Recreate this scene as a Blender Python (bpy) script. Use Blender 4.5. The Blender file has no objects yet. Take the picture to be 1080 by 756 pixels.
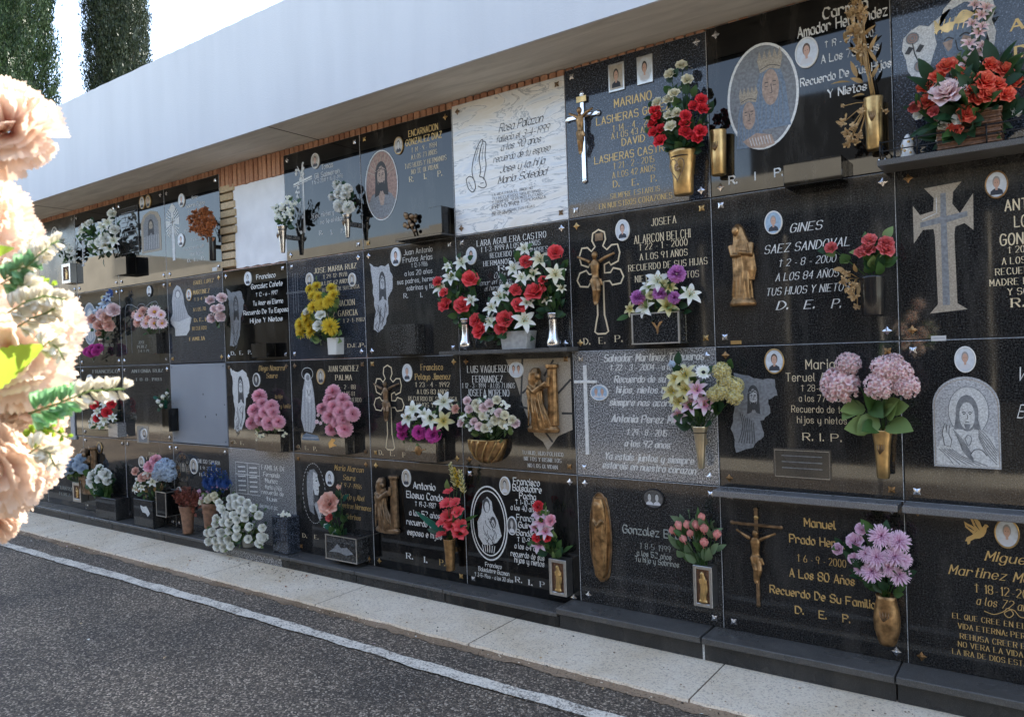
import bpy, math, random
import numpy as np
from mathutils import Vector, Matrix, Quaternion
rnd = random.Random(7)
sc = bpy.context.scene
COL = sc.collection
PI = math.pi
# ---------------------------------------------------------------- camera model
YAW, PITCH, ROLL, F = 0.6242, -0.01, -0.0339, 800.0
def _cam():
    cy, sy = math.cos(YAW), math.sin(YAW)
    f = np.array([-sy*math.cos(PITCH), cy*math.cos(PITCH), math.sin(PITCH)])
    r = np.array([cy, sy, 0.]); u = np.cross(r, f)
    c, s = math.cos(ROLL), math.sin(ROLL)
    return np.array([c*r+s*u, -s*r+c*u, f])
CM = _cam(); CC = np.array([0.5279, -3.4707, -0.6882])
def ray(x, y): return CM.T @ np.array([(x-540)/F, -(y-378)/F, 1.])
def P(x, y, d=0.0):                        # point on the plane d in front of the stones
    r = ray(x, y); return Vector(CC+r*((-d-CC[1])/r[1]))
def PD(x, y, dist): return Vector(CC+ray(x, y)*dist)
def PZ(x, y, z):
    r = ray(x, y); return Vector(CC+r*((z-CC[2])/r[2]))
def depth(p): return float(CM[2] @ (np.array(p)-CC))
def m_px(px, p): return px/F*depth(p)      # pixels at a point -> metres
cam = bpy.data.cameras.new('camera'); co = bpy.data.objects.new('camera', cam); COL.objects.link(co)
m = Matrix.Identity(4)
for i in range(3):
    m[i][0], m[i][1], m[i][2], m[i][3] = CM[0][i], CM[1][i], -CM[2][i], CC[i]
co.matrix_world = m
cam.sensor_width = 36; cam.lens = 36*F/1080; cam.clip_start = 0.02; cam.clip_end = 2000
cam.dof.use_dof = True; cam.dof.focus_distance = 4.3; cam.dof.aperture_fstop = 11
sc.camera = co
# ---------------------------------------------------------------- materials
MATS = {}
def newmat(name):
    mt = bpy.data.materials.new(name); mt.use_nodes = True; MATS[name] = mt
    nt = mt.node_tree; return mt, nt, nt.nodes['Principled BSDF']
def N(nt, typ, **kw):
    n = nt.nodes.new(typ)
    for k, v in kw.items():
        if k in n.inputs: n.inputs[k].default_value = v
        else: setattr(n, k, v)
    return n
def ramp(nt, stops, src):
    r = nt.nodes.new('ShaderNodeValToRGB'); e = r.color_ramp.elements
    while len(e) < len(stops): e.new(0.5)
    for q, (p, c) in zip(e, stops):
        q.position = p; q.color = (*c, 1) if len(c) == 3 else c
    nt.links.new(src, r.inputs[0]); return r
def coords(nt): return nt.nodes.new('ShaderNodeTexCoord').outputs['Object']
def geo_pos(nt): return nt.nodes.new('ShaderNodeNewGeometry').outputs['Position']
def bump(nt, b, src, strength, dist):
    n = N(nt, 'ShaderNodeBump', Strength=strength, Distance=dist); nt.links.new(src, n.inputs['Height']); nt.links.new(n.outputs[0], b.inputs['Normal']); return n
def g3(v): return (v, v, v)
def granite(name, dark, mid, light, scale, p=(0.45, 0.62, 0.75), rough=0.06, tint=(1, 1, 1)):
    mt, nt, b = newmat(name)
    pos = geo_pos(nt)
    n1 = N(nt, 'ShaderNodeTexNoise', Scale=scale, Detail=3.0, Roughness=0.75); nt.links.new(pos, n1.inputs['Vector'])
    mul = lambda v: tuple(v*t for t in tint)
    r = ramp(nt, [(p[0], mul(dark)), (p[1], mul(mid)), (p[2], mul(light))], n1.outputs[0])
    mp = N(nt, 'ShaderNodeMapping'); mp.inputs['Scale'].default_value = (7., 7., 1.6); nt.links.new(pos, mp.inputs[0])
    nd = N(nt, 'ShaderNodeTexNoise', Scale=1., Detail=7.0, Roughness=.7); nt.links.new(mp.outputs[0], nd.inputs['Vector'])
    rd = ramp(nt, [(.5, g3(0)), (.8, g3(.16))], nd.outputs[0]); md = N(nt, 'ShaderNodeMixRGB'); md.inputs[2].default_value = (.3, .28, .25, 1)
    nt.links.new(rd.outputs[0], md.inputs[0]); nt.links.new(r.outputs[0], md.inputs[1]); nt.links.new(md.outputs[0], b.inputs['Base Color'])
    n2 = N(nt, 'ShaderNodeTexNoise', Scale=3.5, Detail=4.0); nt.links.new(pos, n2.inputs['Vector'])
    r2 = ramp(nt, [(0.35, g3(rough*0.6)), (0.75, g3(rough*2.0))], n2.outputs[0])
    nt.links.new(r2.outputs[0], b.inputs['Roughness'])
    n3 = N(nt, 'ShaderNodeTexNoise', Scale=2.2, Detail=1.0); nt.links.new(pos, n3.inputs['Vector'])
    bump(nt, b, n3.outputs[0], 0.05, 0.01)
    b.inputs['Specular IOR Level'].default_value = 0.5
    return mt
granite('black_granite', .01, .036, .19, 160, (.45, .6, .76), .045)
granite('deep_black', .004, .006, .014, 380, (.5, .7, .85), .03)
granite('speckled_granite', .008, .04, .26, 140, (.44, .57, .72), .05)
granite('blue_granite', .012, .05, .32, 140, (.43, .56, .70), .05, (.8, .95, 1.25))
granite('grey_granite', .03, .24, .6, 150, (.42, .52, .62), .12)
granite('edge_granite', .02, .045, .14, 330, (.46, .58, .74), .25)
granite('ledge_granite', .06, .11, .2, 330, (.46, .58, .74), .32, (1.04, 1, .93))
granite('brown_granite', .03, .05, .1, 330, (.46, .58, .74), .2, (1.1, 1, .85))
def plain(name, col, rough=.5, metal=0., var=.0, vs=40, bmp=0, bs=200, spec=.5):
    mt, nt, b = newmat(name)
    b.inputs['Base Color'].default_value = (*col, 1); b.inputs['Roughness'].default_value = rough
    b.inputs['Metallic'].default_value = metal; b.inputs['Specular IOR Level'].default_value = spec
    if var:
        n = N(nt, 'ShaderNodeTexNoise', Scale=vs, Detail=4.0); nt.links.new(geo_pos(nt), n.inputs['Vector'])
        r = ramp(nt, [(.3, tuple(c*(1-var) for c in col)), (.7, tuple(min(1, c*(1+var)) for c in col))], n.outputs[0])
        nt.links.new(r.outputs[0], b.inputs['Base Color'])
    if bmp:
        n = N(nt, 'ShaderNodeTexNoise', Scale=bs, Detail=5.0); nt.links.new(geo_pos(nt), n.inputs['Vector'])
        bump(nt, b, n.outputs[0], bmp, .004)
    return mt
plain('gold_letter', (.62, .42, .16), .45, .3)
plain('cream_letter', (.7, .58, .38), .6)
plain('white_letter', (.7, .7, .67), .6, 0, .15, 90)
plain('faded_letter', (.33, .35, .32), .6)
plain('ink', (.03, .03, .03), .6)
plain('engrave_grey', (.42, .43, .44), .7, 0, .45, 150)
plain('engrave_light', (.58, .59, .58), .7, 0, .3, 150)
plain('engrave_mid', (.2, .21, .22), .7, 0, .3, 80)
plain('engrave_dark', (.05, .052, .055), .7, 0, .3, 80)
plain('engrave_tan', (.36, .31, .24), .75, 0, .3, 160)
plain('skin_print', (.37, .27, .21), .6, 0, .3, 70)
plain('rust_print', (.3, .19, .15), .6, 0, .4, 60)
plain('blue_print', (.16, .21, .27), .6, 0, .3, 90)
plain('steel', (.72, .72, .74), .22, 1.)
plain('brushed_steel', (.6, .59, .57), .35, 1., .1, 60)
plain('bronze', (.34, .2, .09), .42, .85, .6, 30, .4, 90)
plain('dark_bronze', (.22, .145, .085), .45, .8, .5, 35, .4, 90)
plain('brass', (.58, .39, .17), .34, .9, .4, 14, .15, 60)
plain('pale_brass', (.7, .58, .38), .28, .9, .15, 25)
plain('ceramic', (.8, .8, .78), .2)
plain('photo_pale', (.62, .66, .7), .25, 0, .12, 60)
plain('photo_blue', (.35, .48, .62), .25, 0, .2, 60)
plain('photo_sepia', (.45, .4, .33), .25, 0, .2, 60)
plain('photo_grey', (.1, .1, .1), .25, 0, .3, 60)
plain('skin', (.55, .34, .25), .4); plain('skin_grey', (.5, .5, .48), .4)
plain('hair_dark', (.03, .025, .02), .5); plain('hair_grey', (.3, .29, .28), .5); plain('hair_brown', (.1, .06, .04), .5)
plain('cloth_dark', (.03, .035, .05), .6); plain('cloth_light', (.6, .6, .62), .6)
plain('iron', (.015, .015, .017), .4, .3)
plain('plastic_black', (.012, .012, .013), .2)
plain('clay', (.26, .14, .085), .7, 0, .35, 30, .4, 60)
plain('wicker', (.16, .08, .045), .6, 0, .5, 90, .8, 120)
plain('concrete_pot', (.35, .35, .33), .85, 0, .2, 40, .4, 150)
plain('white_pot', (.62, .62, .58), .5)
plain('grey_panel', (.24, .265, .3), .6, 0, .1, 2.5)
plain('mortar', (.3, .28, .25), .95, 0, .25, 60, .8, 150)
plain('soil', (.03, .02, .015), .9)
plain('white_plaster', (.78, .79, .8), .9, 0, .06, 9, .35, 60)
plain('tag_white', (.55, .55, .55), .5)
def brickmat(name, a, b_):
    mt, nt, b = newmat(name)
    oi = nt.nodes.new('ShaderNodeNewGeometry').outputs['Random Per Island']
    r = ramp(nt, [(0., a), (1., b_)], oi)
    n = N(nt, 'ShaderNodeTexNoise', Scale=70, Detail=5.0); nt.links.new(geo_pos(nt), n.inputs['Vector'])
    mx = N(nt, 'ShaderNodeMixRGB', blend_type='MULTIPLY', Fac=.6); nt.links.new(r.outputs[0], mx.inputs[1])
    r2 = ramp(nt, [(.3, g3(.5)), (.65, g3(1.))], n.outputs[0]); nt.links.new(r2.outputs[0], mx.inputs[2])
    nt.links.new(mx.outputs[0], b.inputs['Base Color']); b.inputs['Roughness'].default_value = .9
    bump(nt, b, n.outputs[0], .7, .004)
brickmat('red_brick', (.42, .2, .12), (.62, .34, .21)); brickmat('yellow_brick', (.5, .38, .22), (.64, .5, .32))
# marble
mt, nt, b = newmat('marble'); pos = geo_pos(nt)
mp = N(nt, 'ShaderNodeMapping'); mp.inputs['Scale'].default_value = (1.0, 1, 5.0); mp.inputs['Rotation'].default_value = (0, .12, 0); nt.links.new(pos, mp.inputs[0])
n = N(nt, 'ShaderNodeTexNoise', Scale=2.2, Detail=7.0, Roughness=.6, Distortion=1.6); nt.links.new(mp.outputs[0], n.inputs['Vector'])
r = ramp(nt, [(.3, (.72, .68, .6)), (.475, (.8, .78, .74)), (.495, (.36, .38, .4)), (.515, (.8, .79, .76)), (.66, (.62, .66, .7)), (.8, (.8, .77, .7))], n.outputs[0])
nt.links.new(r.outputs[0], b.inputs['Base Color']); b.inputs['Roughness'].default_value = .25
# soffit concrete: board-marked, streaky
mt, nt, b = newmat('soffit_concrete'); pos = geo_pos(nt)
mp = N(nt, 'ShaderNodeMapping'); mp.inputs['Scale'].default_value = (1.2, 9., 3.); nt.links.new(pos, mp.inputs[0])
n = N(nt, 'ShaderNodeTexNoise', Scale=1.6, Detail=8.0, Roughness=.65, Distortion=.7); nt.links.new(mp.outputs[0], n.inputs['Vector'])
r = ramp(nt, [(.25, (.42, .39, .34)), (.5, (.56, .525, .46)), (.75, (.68, .64, .57))], n.outputs[0])
nt.links.new(r.outputs[0], b.inputs['Base Color']); b.inputs['Roughness'].default_value = .95; bump(nt, b, n.outputs[0], .3, .01)
# fascia stucco
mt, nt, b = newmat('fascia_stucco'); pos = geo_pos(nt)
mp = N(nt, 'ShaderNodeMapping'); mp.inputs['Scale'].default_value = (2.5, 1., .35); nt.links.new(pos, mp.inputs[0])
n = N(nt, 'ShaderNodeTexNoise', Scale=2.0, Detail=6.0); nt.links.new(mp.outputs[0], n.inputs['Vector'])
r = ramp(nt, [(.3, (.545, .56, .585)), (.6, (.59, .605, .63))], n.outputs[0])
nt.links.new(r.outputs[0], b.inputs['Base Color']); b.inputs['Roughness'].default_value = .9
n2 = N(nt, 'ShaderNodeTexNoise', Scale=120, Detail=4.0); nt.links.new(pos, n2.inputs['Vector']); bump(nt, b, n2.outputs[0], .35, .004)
plain('cap_mortar', (.3, .29, .27), .9, 0, .3, 20)
plain('mirrored_dark', (.02, .022, .025), .8)  # near-black, only for the added block the stones mirror
granite('shelf_stone', .12, .19, .3, 200, (.44, .56, .7), .35)
plain('cream_render', (.56, .51, .42), .9, 0, .1, 3)
# asphalt
mt, nt, b = newmat('asphalt'); pos = geo_pos(nt)
v = N(nt, 'ShaderNodeTexVoronoi', Scale=125.0); nt.links.new(pos, v.inputs['Vector'])
n = N(nt, 'ShaderNodeTexNoise', Scale=1.3, Detail=5.0); nt.links.new(pos, n.inputs['Vector'])
nf = N(nt, 'ShaderNodeTexNoise', Scale=210, Detail=4.0, Roughness=.7); nt.links.new(pos, nf.inputs['Vector'])
sep = nt.nodes.new('ShaderNodeSeparateColor'); nt.links.new(v.outputs['Color'], sep.inputs[0])
r = ramp(nt, [(0., (.08, .064, .05)), (.5, (.15, .121, .093)), (.76, (.25, .2, .153)), (.9, (.48, .39, .3)), (1., (.72, .6, .47))], sep.outputs[0])
r2 = ramp(nt, [(.32, g3(.68)), (.7, (1.25, 1.2, 1.12))], n.outputs[0])
r3 = ramp(nt, [(.35, g3(.45)), (.62, g3(1.3))], nf.outputs[0])
mx = N(nt, 'ShaderNodeMixRGB', blend_type='MULTIPLY', Fac=1.); nt.links.new(r.outputs[0], mx.inputs[1]); nt.links.new(r2.outputs[0], mx.inputs[2])
mx2 = N(nt, 'ShaderNodeMixRGB', blend_type='MULTIPLY', Fac=1.); nt.links.new(mx.outputs[0], mx2.inputs[1]); nt.links.new(r3.outputs[0], mx2.inputs[2])
nt.links.new(mx2.outputs[0], b.inputs['Base Color']); b.inputs['Roughness'].default_value = .85
ad = N(nt, 'ShaderNodeMath', operation='SUBTRACT'); nt.links.new(nf.outputs[0], ad.inputs[0]); nt.links.new(v.outputs['Distance'], ad.inputs[1])
bump(nt, b, ad.outputs[0], .9, .006)
# sidewalk
def gritty(name, base, vlo, sc1, stain, spk=.35):
    mt, nt, b = newmat(name); pos = geo_pos(nt)
    n = N(nt, 'ShaderNodeTexNoise', Scale=sc1, Detail=3.0, Roughness=.8); nt.links.new(pos, n.inputs['Vector'])
    r = ramp(nt, [(.34, tuple(c*vlo for c in base)), (.46, base), (.7, tuple(min(.9, c*1.15) for c in base))], n.outputs[0])
    n2 = N(nt, 'ShaderNodeTexNoise', Scale=2.4, Detail=6.0, Roughness=.65); nt.links.new(pos, n2.inputs['Vector'])
    r2 = ramp(nt, [(.32, stain), (.58, (1, 1, 1))], n2.outputs[0])
    mx = N(nt, 'ShaderNodeMixRGB', blend_type='MULTIPLY', Fac=1.); nt.links.new(r.outputs[0], mx.inputs[1]); nt.links.new(r2.outputs[0], mx.inputs[2])
    nt.links.new(mx.outputs[0], b.inputs['Base Color']); b.inputs['Roughness'].default_value = .9
    bump(nt, b, n.outputs[0], .5, .003)
gritty('pavement_stone', (.84, .71, .55), .42, 110, (.85, .8, .72))
gritty('dirt_strip', (.34, .24, .155), .4, 90, (.55, .5, .42))
gritty('gutter_asphalt', (.17, .152, .13), .35, 90, (.62, .56, .5))
gritty('line_paint', (.85, .82, .75), .5, 80, (.85, .83, .78))
mt, nt, b = newmat('worn_paint'); pos = geo_pos(nt)
n = N(nt, 'ShaderNodeTexNoise', Scale=95, Detail=4.0, Roughness=.8); nt.links.new(pos, n.inputs['Vector'])
n2 = N(nt, 'ShaderNodeTexNoise', Scale=9, Detail=5.0); nt.links.new(pos, n2.inputs['Vector'])
ad = N(nt, 'ShaderNodeMath', operation='MULTIPLY_ADD'); ad.inputs[1].default_value = .35; nt.links.new(n2.outputs[0], ad.inputs[0]); nt.links.new(n.outputs[0], ad.inputs[2])
r = ramp(nt, [(.55, (.14, .115, .09)), (.62, (.5, .44, .36)), (.70, (.86, .78, .65))], ad.outputs[0]); nt.links.new(r.outputs[0], b.inputs['Base Color']); b.inputs['Roughness'].default_value = .9; bump(nt, b, n.outputs[0], .6, .004)
gritty('earth', (.2, .17, .12), .5, 20, (.7, .7, .6))
# foliage and petals
def petalmat(name, inner, outer, trans=.25, rough=.55, var=.14, mid=None):
    mt, nt, b = newmat(name)
    at = N(nt, 'ShaderNodeAttribute', attribute_name='rad')
    st = [(.12, inner), (.8, outer)] if mid is None else [(.1, inner), (mid, tuple((a+c)/2 for a, c in zip(inner, outer))), (min(1, mid+.25), outer)]
    r = ramp(nt, st, at.outputs['Fac'])
    oi = nt.nodes.new('ShaderNodeObjectInfo').outputs['Random']
    isl = nt.nodes.new('ShaderNodeNewGeometry').outputs['Random Per Island']
    ad = N(nt, 'ShaderNodeMath', operation='ADD'); nt.links.new(oi, ad.inputs[0]); nt.links.new(isl, ad.inputs[1])
    mr = N(nt, 'ShaderNodeMapRange'); mr.inputs[1].default_value = 0; mr.inputs[2].default_value = 2; mr.inputs[3].default_value = 1-var; mr.inputs[4].default_value = 1+var
    nt.links.new(ad.outputs[0], mr.inputs[0])
    hs = N(nt, 'ShaderNodeHueSaturation'); nt.links.new(mr.outputs[0], hs.inputs['Value']); nt.links.new(r.outputs[0], hs.inputs['Color'])
    nt.links.new(hs.outputs[0], b.inputs['Base Color']); b.inputs['Roughness'].default_value = rough; b.inputs['Specular IOR Level'].default_value = .3
    tr = nt.nodes.new('ShaderNodeBsdfTranslucent'); nt.links.new(hs.outputs[0], tr.inputs[0])
    ms = N(nt, 'ShaderNodeMixShader', Fac=trans); nt.links.new(b.outputs[0], ms.inputs[1]); nt.links.new(tr.outputs[0], ms.inputs[2])
    nt.links.new(ms.outputs[0], nt.nodes['Material Output'].inputs[0])
    return mt
petalmat('p_white', (.8, .82, .62), (.9, .9, .86)); petalmat('p_cream', (.75, .7, .42), (.88, .84, .68))
petalmat('p_red', (.5, .015, .025), (.88, .07, .09)); petalmat('p_coral', (.6, .08, .09), (.82, .22, .22))
petalmat('p_orange', (.85, .07, .07), (.92, .25, .15), mid=.62); petalmat('p_pink', (.75, .3, .38), (.9, .52, .6))
petalmat('p_palepink', (.78, .46, .48), (.92, .77, .76)); petalmat('p_salmon', (.75, .24, .22), (.9, .44, .4)); petalmat('p_scarlet', (.65, .03, .05), (.9, .14, .15)); petalmat('p_peach', (.75, .36, .28), (.85, .56, .46))
petalmat('p_magenta', (.3, .02, .18), (.68, .1, .42)); petalmat('p_purple', (.3, .04, .24), (.62, .26, .58), var=.3)
petalmat('p_lilac', (.5, .1, .3), (.9, .68, .8)); petalmat('p_yellow', (.6, .36, .02), (.78, .6, .06))
petalmat('p_paleyellow', (.7, .58, .16), (.78, .74, .45)); petalmat('p_blue', (.015, .035, .14), (.04, .1, .3), var=.35)
petalmat('p_paleblue', (.45, .55, .7), (.6, .7, .8)); petalmat('p_lilypink', (.7, .25, .4), (.78, .68, .72))
petalmat('p_dried', (.48, .31, .14), (.74, .54, .3), .15); petalmat('p_rust', (.22, .06, .02), (.5, .18, .06), .2, var=.4)
petalmat('p_redbrown', (.14, .04, .03), (.26, .08, .05), .1); petalmat('p_black', (.01, .01, .01), (.02, .02, .02), .05)
petalmat('p_big', (.9, .46, .32), (.9, .74, .62), .36, .7, .04, mid=.35)
petalmat('p_bigwhite', (.7, .66, .5), (.85, .8, .7), .25, .6, .05)
petalmat('stamen', (.55, .25, .03), (.6, .3, .04), .1)
def leafmat(name, col, trans=.3):
    petalmat(name, tuple(c*.85 for c in col), tuple(c*1.1 for c in col), trans, .42, .35)
leafmat('leaf_dark', (.025, .07, .03)); leafmat('leaf_mid', (.06, .13, .035)); leafmat('leaf_light', (.2, .29, .1))
leafmat('leaf_grey', (.17, .25, .13)); leafmat('leaf_teal', (.02, .13, .09)); leafmat('leaf_lime', (.32, .45, .05), .5)
leafmat('leaf_mint', (.3, .55, .3), .5); leafmat('cypress_leaf', (.02, .042, .013), .06); leafmat('cypress_grey', (.03, .046, .022), .06)
leafmat('stem_tan', (.45, .28, .11), .1)
plain('bark', (.09, .065, .045), .9, 0, .3, 20, .6, 30)
# ---------------------------------------------------------------- mesh builder
class MB:
    def __init__(s): s.v = []; s.f = []; s.mi = []; s.rad = []; s.mats = []; s.sm = []
    def mat(s, name):
        if name not in s.mats: s.mats.append(name)
        return s.mats.index(name)
    def add(s, vs, fs, m, rad=None, smooth=False):
        o = len(s.v); s.v += [tuple(v) for v in vs]; s.rad += (rad if rad else [.5]*len(vs))
        k = s.mat(m)
        for f in fs: s.f.append([i+o for i in f]); s.mi.append(k); s.sm.append(smooth)
    def box(s, a, b, m):
        x0, y0, z0 = [min(a[i], b[i]) for i in range(3)]; x1, y1, z1 = [max(a[i], b[i]) for i in range(3)]
        s.add([(x0,y0,z0),(x1,y0,z0),(x1,y1,z0),(x0,y1,z0),(x0,y0,z1),(x1,y0,z1),(x1,y1,z1),(x0,y1,z1)],
              [(0,3,2,1),(4,5,6,7),(0,1,5,4),(1,2,6,5),(2,3,7,6),(3,0,4,7)], m)
    def bbox(s, a, b, m, e=.002, m2=None):            # box with a small chamfer on every vertical/horizontal edge
        x0, y0, z0 = [min(a[i], b[i]) for i in range(3)]; x1, y1, z1 = [max(a[i], b[i]) for i in range(3)]
        X, Y, Z = (x0, x0+e, x1-e, x1), (y0, y0+e, y1-e, y1), (z0, z0+e, z1-e, z1)
        vs = []; idx = {}
        def V(i, j, k):
            if (i, j, k) not in idx: idx[(i, j, k)] = len(vs); vs.append((X[i], Y[j], Z[k]))
            return idx[(i, j, k)]
        fs = []
        for i in (0, 3):
            fs.append([V(i,1,1),V(i,2,1),V(i,2,2),V(i,1,2)]); fs.append([V(1,i,1),V(2,i,1),V(2,i,2),V(1,i,2)]); fs.append([V(1,1,i),V(2,1,i),V(2,2,i),V(1,2,i)])
        for a_ in (0, 3):
            p = 1 if a_ == 0 else 2
            for b2 in (0, 3):
                q = 1 if b2 == 0 else 2
                fs.append([V(a_,q,1),V(a_,q,2),V(p,b2,2),V(p,b2,1)]); fs.append([V(a_,1,q),V(a_,2,q),V(p,2,b2),V(p,1,b2)]); fs.append([V(1,a_,q),V(2,a_,q),V(2,p,b2),V(1,p,b2)])
                for c2 in (0, 3):
                    r_ = 1 if c2 == 0 else 2
                    fs.append([V(a_,q,r_),V(p,b2,r_),V(p,q,c2)])
        s.add(vs, fs, m)
        if m2:
            k = s.mat(m2)
            for j in range(len(s.f)-len(fs)+9, len(s.f)): s.mi[j] = k
    def tube(s, pts, rads, m, n=8, cap=True, rad=None):
        pts = [Vector(p) for p in pts]
        if not hasattr(rads, '__len__'): rads = [rads]*len(pts)
        vs = []; fs = []; ra = []
        prev = None
        for i, p in enumerate(pts):
            t = (pts[min(i+1, len(pts)-1)]-pts[max(i-1, 0)])
            if t.length < 1e-9: t = Vector((0, 0, 1))
            t.normalize()
            if prev is None: u = t.orthogonal().normalized()
            else:
                u = prev-t*prev.dot(t)
                u = u.normalized() if u.length > 1e-6 else t.orthogonal().normalized()
            prev = u; w = t.cross(u)
            for k in range(n):
                a = 2*PI*k/n; vs.append(p+(u*math.cos(a)+w*math.sin(a))*rads[i]); ra.append(.5)
        for i in range(len(pts)-1):
            for k in range(n):
                fs.append((i*n+k, i*n+(k+1)%n, (i+1)*n+(k+1)%n, (i+1)*n+k))
        if cap: fs.append(tuple(range(n))[::-1]); fs.append(tuple((len(pts)-1)*n+k for k in range(n)))
        s.add(vs, fs, m, ra, True)
    def lathe(s, c, prof, m, n=28, sx=1., sy=1., flute=0, fl=0.):   # prof: (r, z)
        vs = []; fs = []
        for (r_, z) in prof:
            for k in range(n):
                a = 2*PI*k/n; rr = r_*(1+fl*math.cos(flute*a+z*60)) if flute else r_
                vs.append((c[0]+rr*math.cos(a)*sx, c[1]+rr*math.sin(a)*sy, c[2]+z))
        for i in range(len(prof)-1):
            for k in range(n): fs.append((i*n+k, i*n+(k+1)%n, (i+1)*n+(k+1)%n, (i+1)*n+k))
        fs.append(tuple(range(n))[::-1]); fs.append(tuple((len(prof)-1)*n+k for k in range(n)))
        s.add(vs, fs, m, None, True)
    def ball(s, c, r, m, nu=12, nv=8):       # r scalar or 3-vector
        r = (r, r, r) if not hasattr(r, '__len__') else r
        vs = [(c[0], c[1], c[2]-r[2])]; fs = []
        for j in range(1, nv):
            t = -PI/2+PI*j/nv
            for k in range(nu):
                a = 2*PI*k/nu; vs.append((c[0]+r[0]*math.cos(t)*math.cos(a), c[1]+r[1]*math.cos(t)*math.sin(a), c[2]+r[2]*math.sin(t)))
        vs.append((c[0], c[1], c[2]+r[2])); e = len(vs)-1
        for k in range(nu):
            fs.append((0, 1+(k+1)%nu, 1+k)); fs.append((e, e-nu+k, e-nu+(k+1)%nu))
            for j in range(nv-2):
                a, b_ = 1+j*nu, 1+(j+1)*nu; fs.append((a+k, a+(k+1)%nu, b_+(k+1)%nu, b_+k))
        s.add(vs, fs, m, None, True)
    def mesh(s, name, o=(0, 0, 0)):
        me = bpy.data.meshes.new(name); o = Vector(o)
        me.from_pydata([(a-o[0], b_-o[1], c-o[2]) for a, b_, c in s.v], [], s.f)
        for n_ in s.mats: me.materials.append(MATS[n_])
        me.polygons.foreach_set('material_index', s.mi); me.polygons.foreach_set('use_smooth', s.sm)
        at = me.attributes.new('rad', 'FLOAT', 'POINT'); at.data.foreach_set('value', [float(x) for x in s.rad])
        me.update(); return me
    def build(s, name, parent=None, o=None):
        if not s.f: return None
        if parent is not None: o = ORG[parent.name]
        elif o is None:
            xs = list(zip(*s.v)); o = ((min(xs[0])+max(xs[0]))/2, (min(xs[1])+max(xs[1]))/2, min(xs[2]))
        ob = bpy.data.objects.new(name, s.mesh(name, o)); COL.objects.link(ob)
        if parent is not None: ob.parent = parent; ORG[ob.name] = o
        else: ob.location = o; ORG[ob.name] = Vector(o)
        return ob
ORG = {}
def sub(ob, parent):          # sub-part keeps origin: its parent part sits at local zero
    ob.parent = parent
def thing(name, label, cat, loc, group=None):
    o = bpy.data.objects.new(name, None); COL.objects.link(o); o.location = loc; o.empty_display_size = .05
    o['label'] = label; o['category'] = cat
    if group: o['group'] = group
    ORG[o.name] = Vector(loc); return o
def tag(o, label, cat, group=None):
    o['label'] = label; o['category'] = cat
    if group: o['group'] = group
def setting(o, kind='structure'): o['kind'] = kind; return o
# ---------------------------------------------------------------- stroke lettering
GL = {
'A':'002640 1232','B':'0006 ~063645443303 ~033342413000','C':'~4536160402103041','D':'0006 ~062644422000','E':'46060040 0333','F':'460600 0333',
'G':'~4536160402103041 414323','H':'0006 4046 0343','I':'0006','J':'3632 ~3231201001','K':'0006 4603 1440','L':'060040','M':'0006224640','N':'00064046'[:8]+'',
'O':'~160402103042443616','P':'0006 ~063645443303','Q':'~160402103042443616 2240','R':'0006 ~063645443303 2340','S':'~453616050413334241301001','T':'0646 2620',
'U':'~060210304246','V':'062046','W':'0610243046','X':'0046 0640','Y':'0623 4623 2320','Z':'06460040','Ñ':'00064046 1737',
'0':'~160402103042443616','1':'152620','2':'~051636454400 0040','3':'~05163645443323 ~23334241301001','4':'360242 3630','5':'460603 ~03334241301001',
'6':'~3614020110304142331302','7':'064610','8':'~13040516364544331302011030414233','9':'~4433130405163645443330',
'a':'~3324140301102031 3430','b':'0600 ~0314243331201001','c':'~3324140301102031','d':'3630 ~3324140301102031','e':'~0232332414030110203 1'.replace(' ',''),
'f':'~36261510 0424','g':'~3324140301102031 ~343z2y1y0z','h':'0600 ~0314243330','i':'0400 0506','j':'~242z1y0y 2526','k':'0600 3401 1230','l':'~060110',
'm':'0400 ~03142320 ~23344340','n':'0400 ~0314243330','o':'~140301102031332414','p':'040y ~0314243331201001','q':'343y ~3324140301102031','r':'0400 ~03142433',
's':'~33241403122231201001','t':'~16111020 0424','u':'~0401102031 3430','v':'041024','w':'0410243044','x':'0034 0430','y':'~0401102031 ~343z2y1y','z':'04340030',
'ñ':'0400 ~0314243330 1626','ó':'~140301102031332414 1527','á':'~3324140301102031 3430 1527','-':'1232','.':'0001',',':'100z','†':'2620 0545 0545',':':'0001 0304','+':'1610 0333'}
GL['N'] = '00064046'; GL['N'] = '000640 4046'; GL['Ñ'] = '000640 4046 1737'
YC = {'y': -2, 'z': -1}
def _cr(p, n=4):
    out = []
    for i in range(len(p)-1):
        a, b_, c, d = p[max(i-1, 0)], p[i], p[i+1], p[min(i+2, len(p)-1)]
        for k in range(n):
            t = k/n
            out.append(tuple(.5*((2*b_[j])+(-a[j]+c[j])*t+(2*a[j]-5*b_[j]+4*c[j]-d[j])*t*t+(-a[j]+3*b_[j]-3*c[j]+d[j])*t**3) for j in (0, 1)))
    out.append(p[-1]); return out
def glyph(ch):
    g = GL.get(ch)
    if g is None: return [], 2.0
    st = []; w = 0
    for s_ in g.split():
        cur = s_[0] == '~'; s_ = s_.lstrip('~')
        p = [(float(s_[i]), float(YC.get(s_[i+1], s_[i+1]))) for i in range(0, len(s_)-1, 2)]
        w = max(w, max(q[0] for q in p)); st.append((_cr(p) if cur else p, cur))
    return st, w
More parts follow.
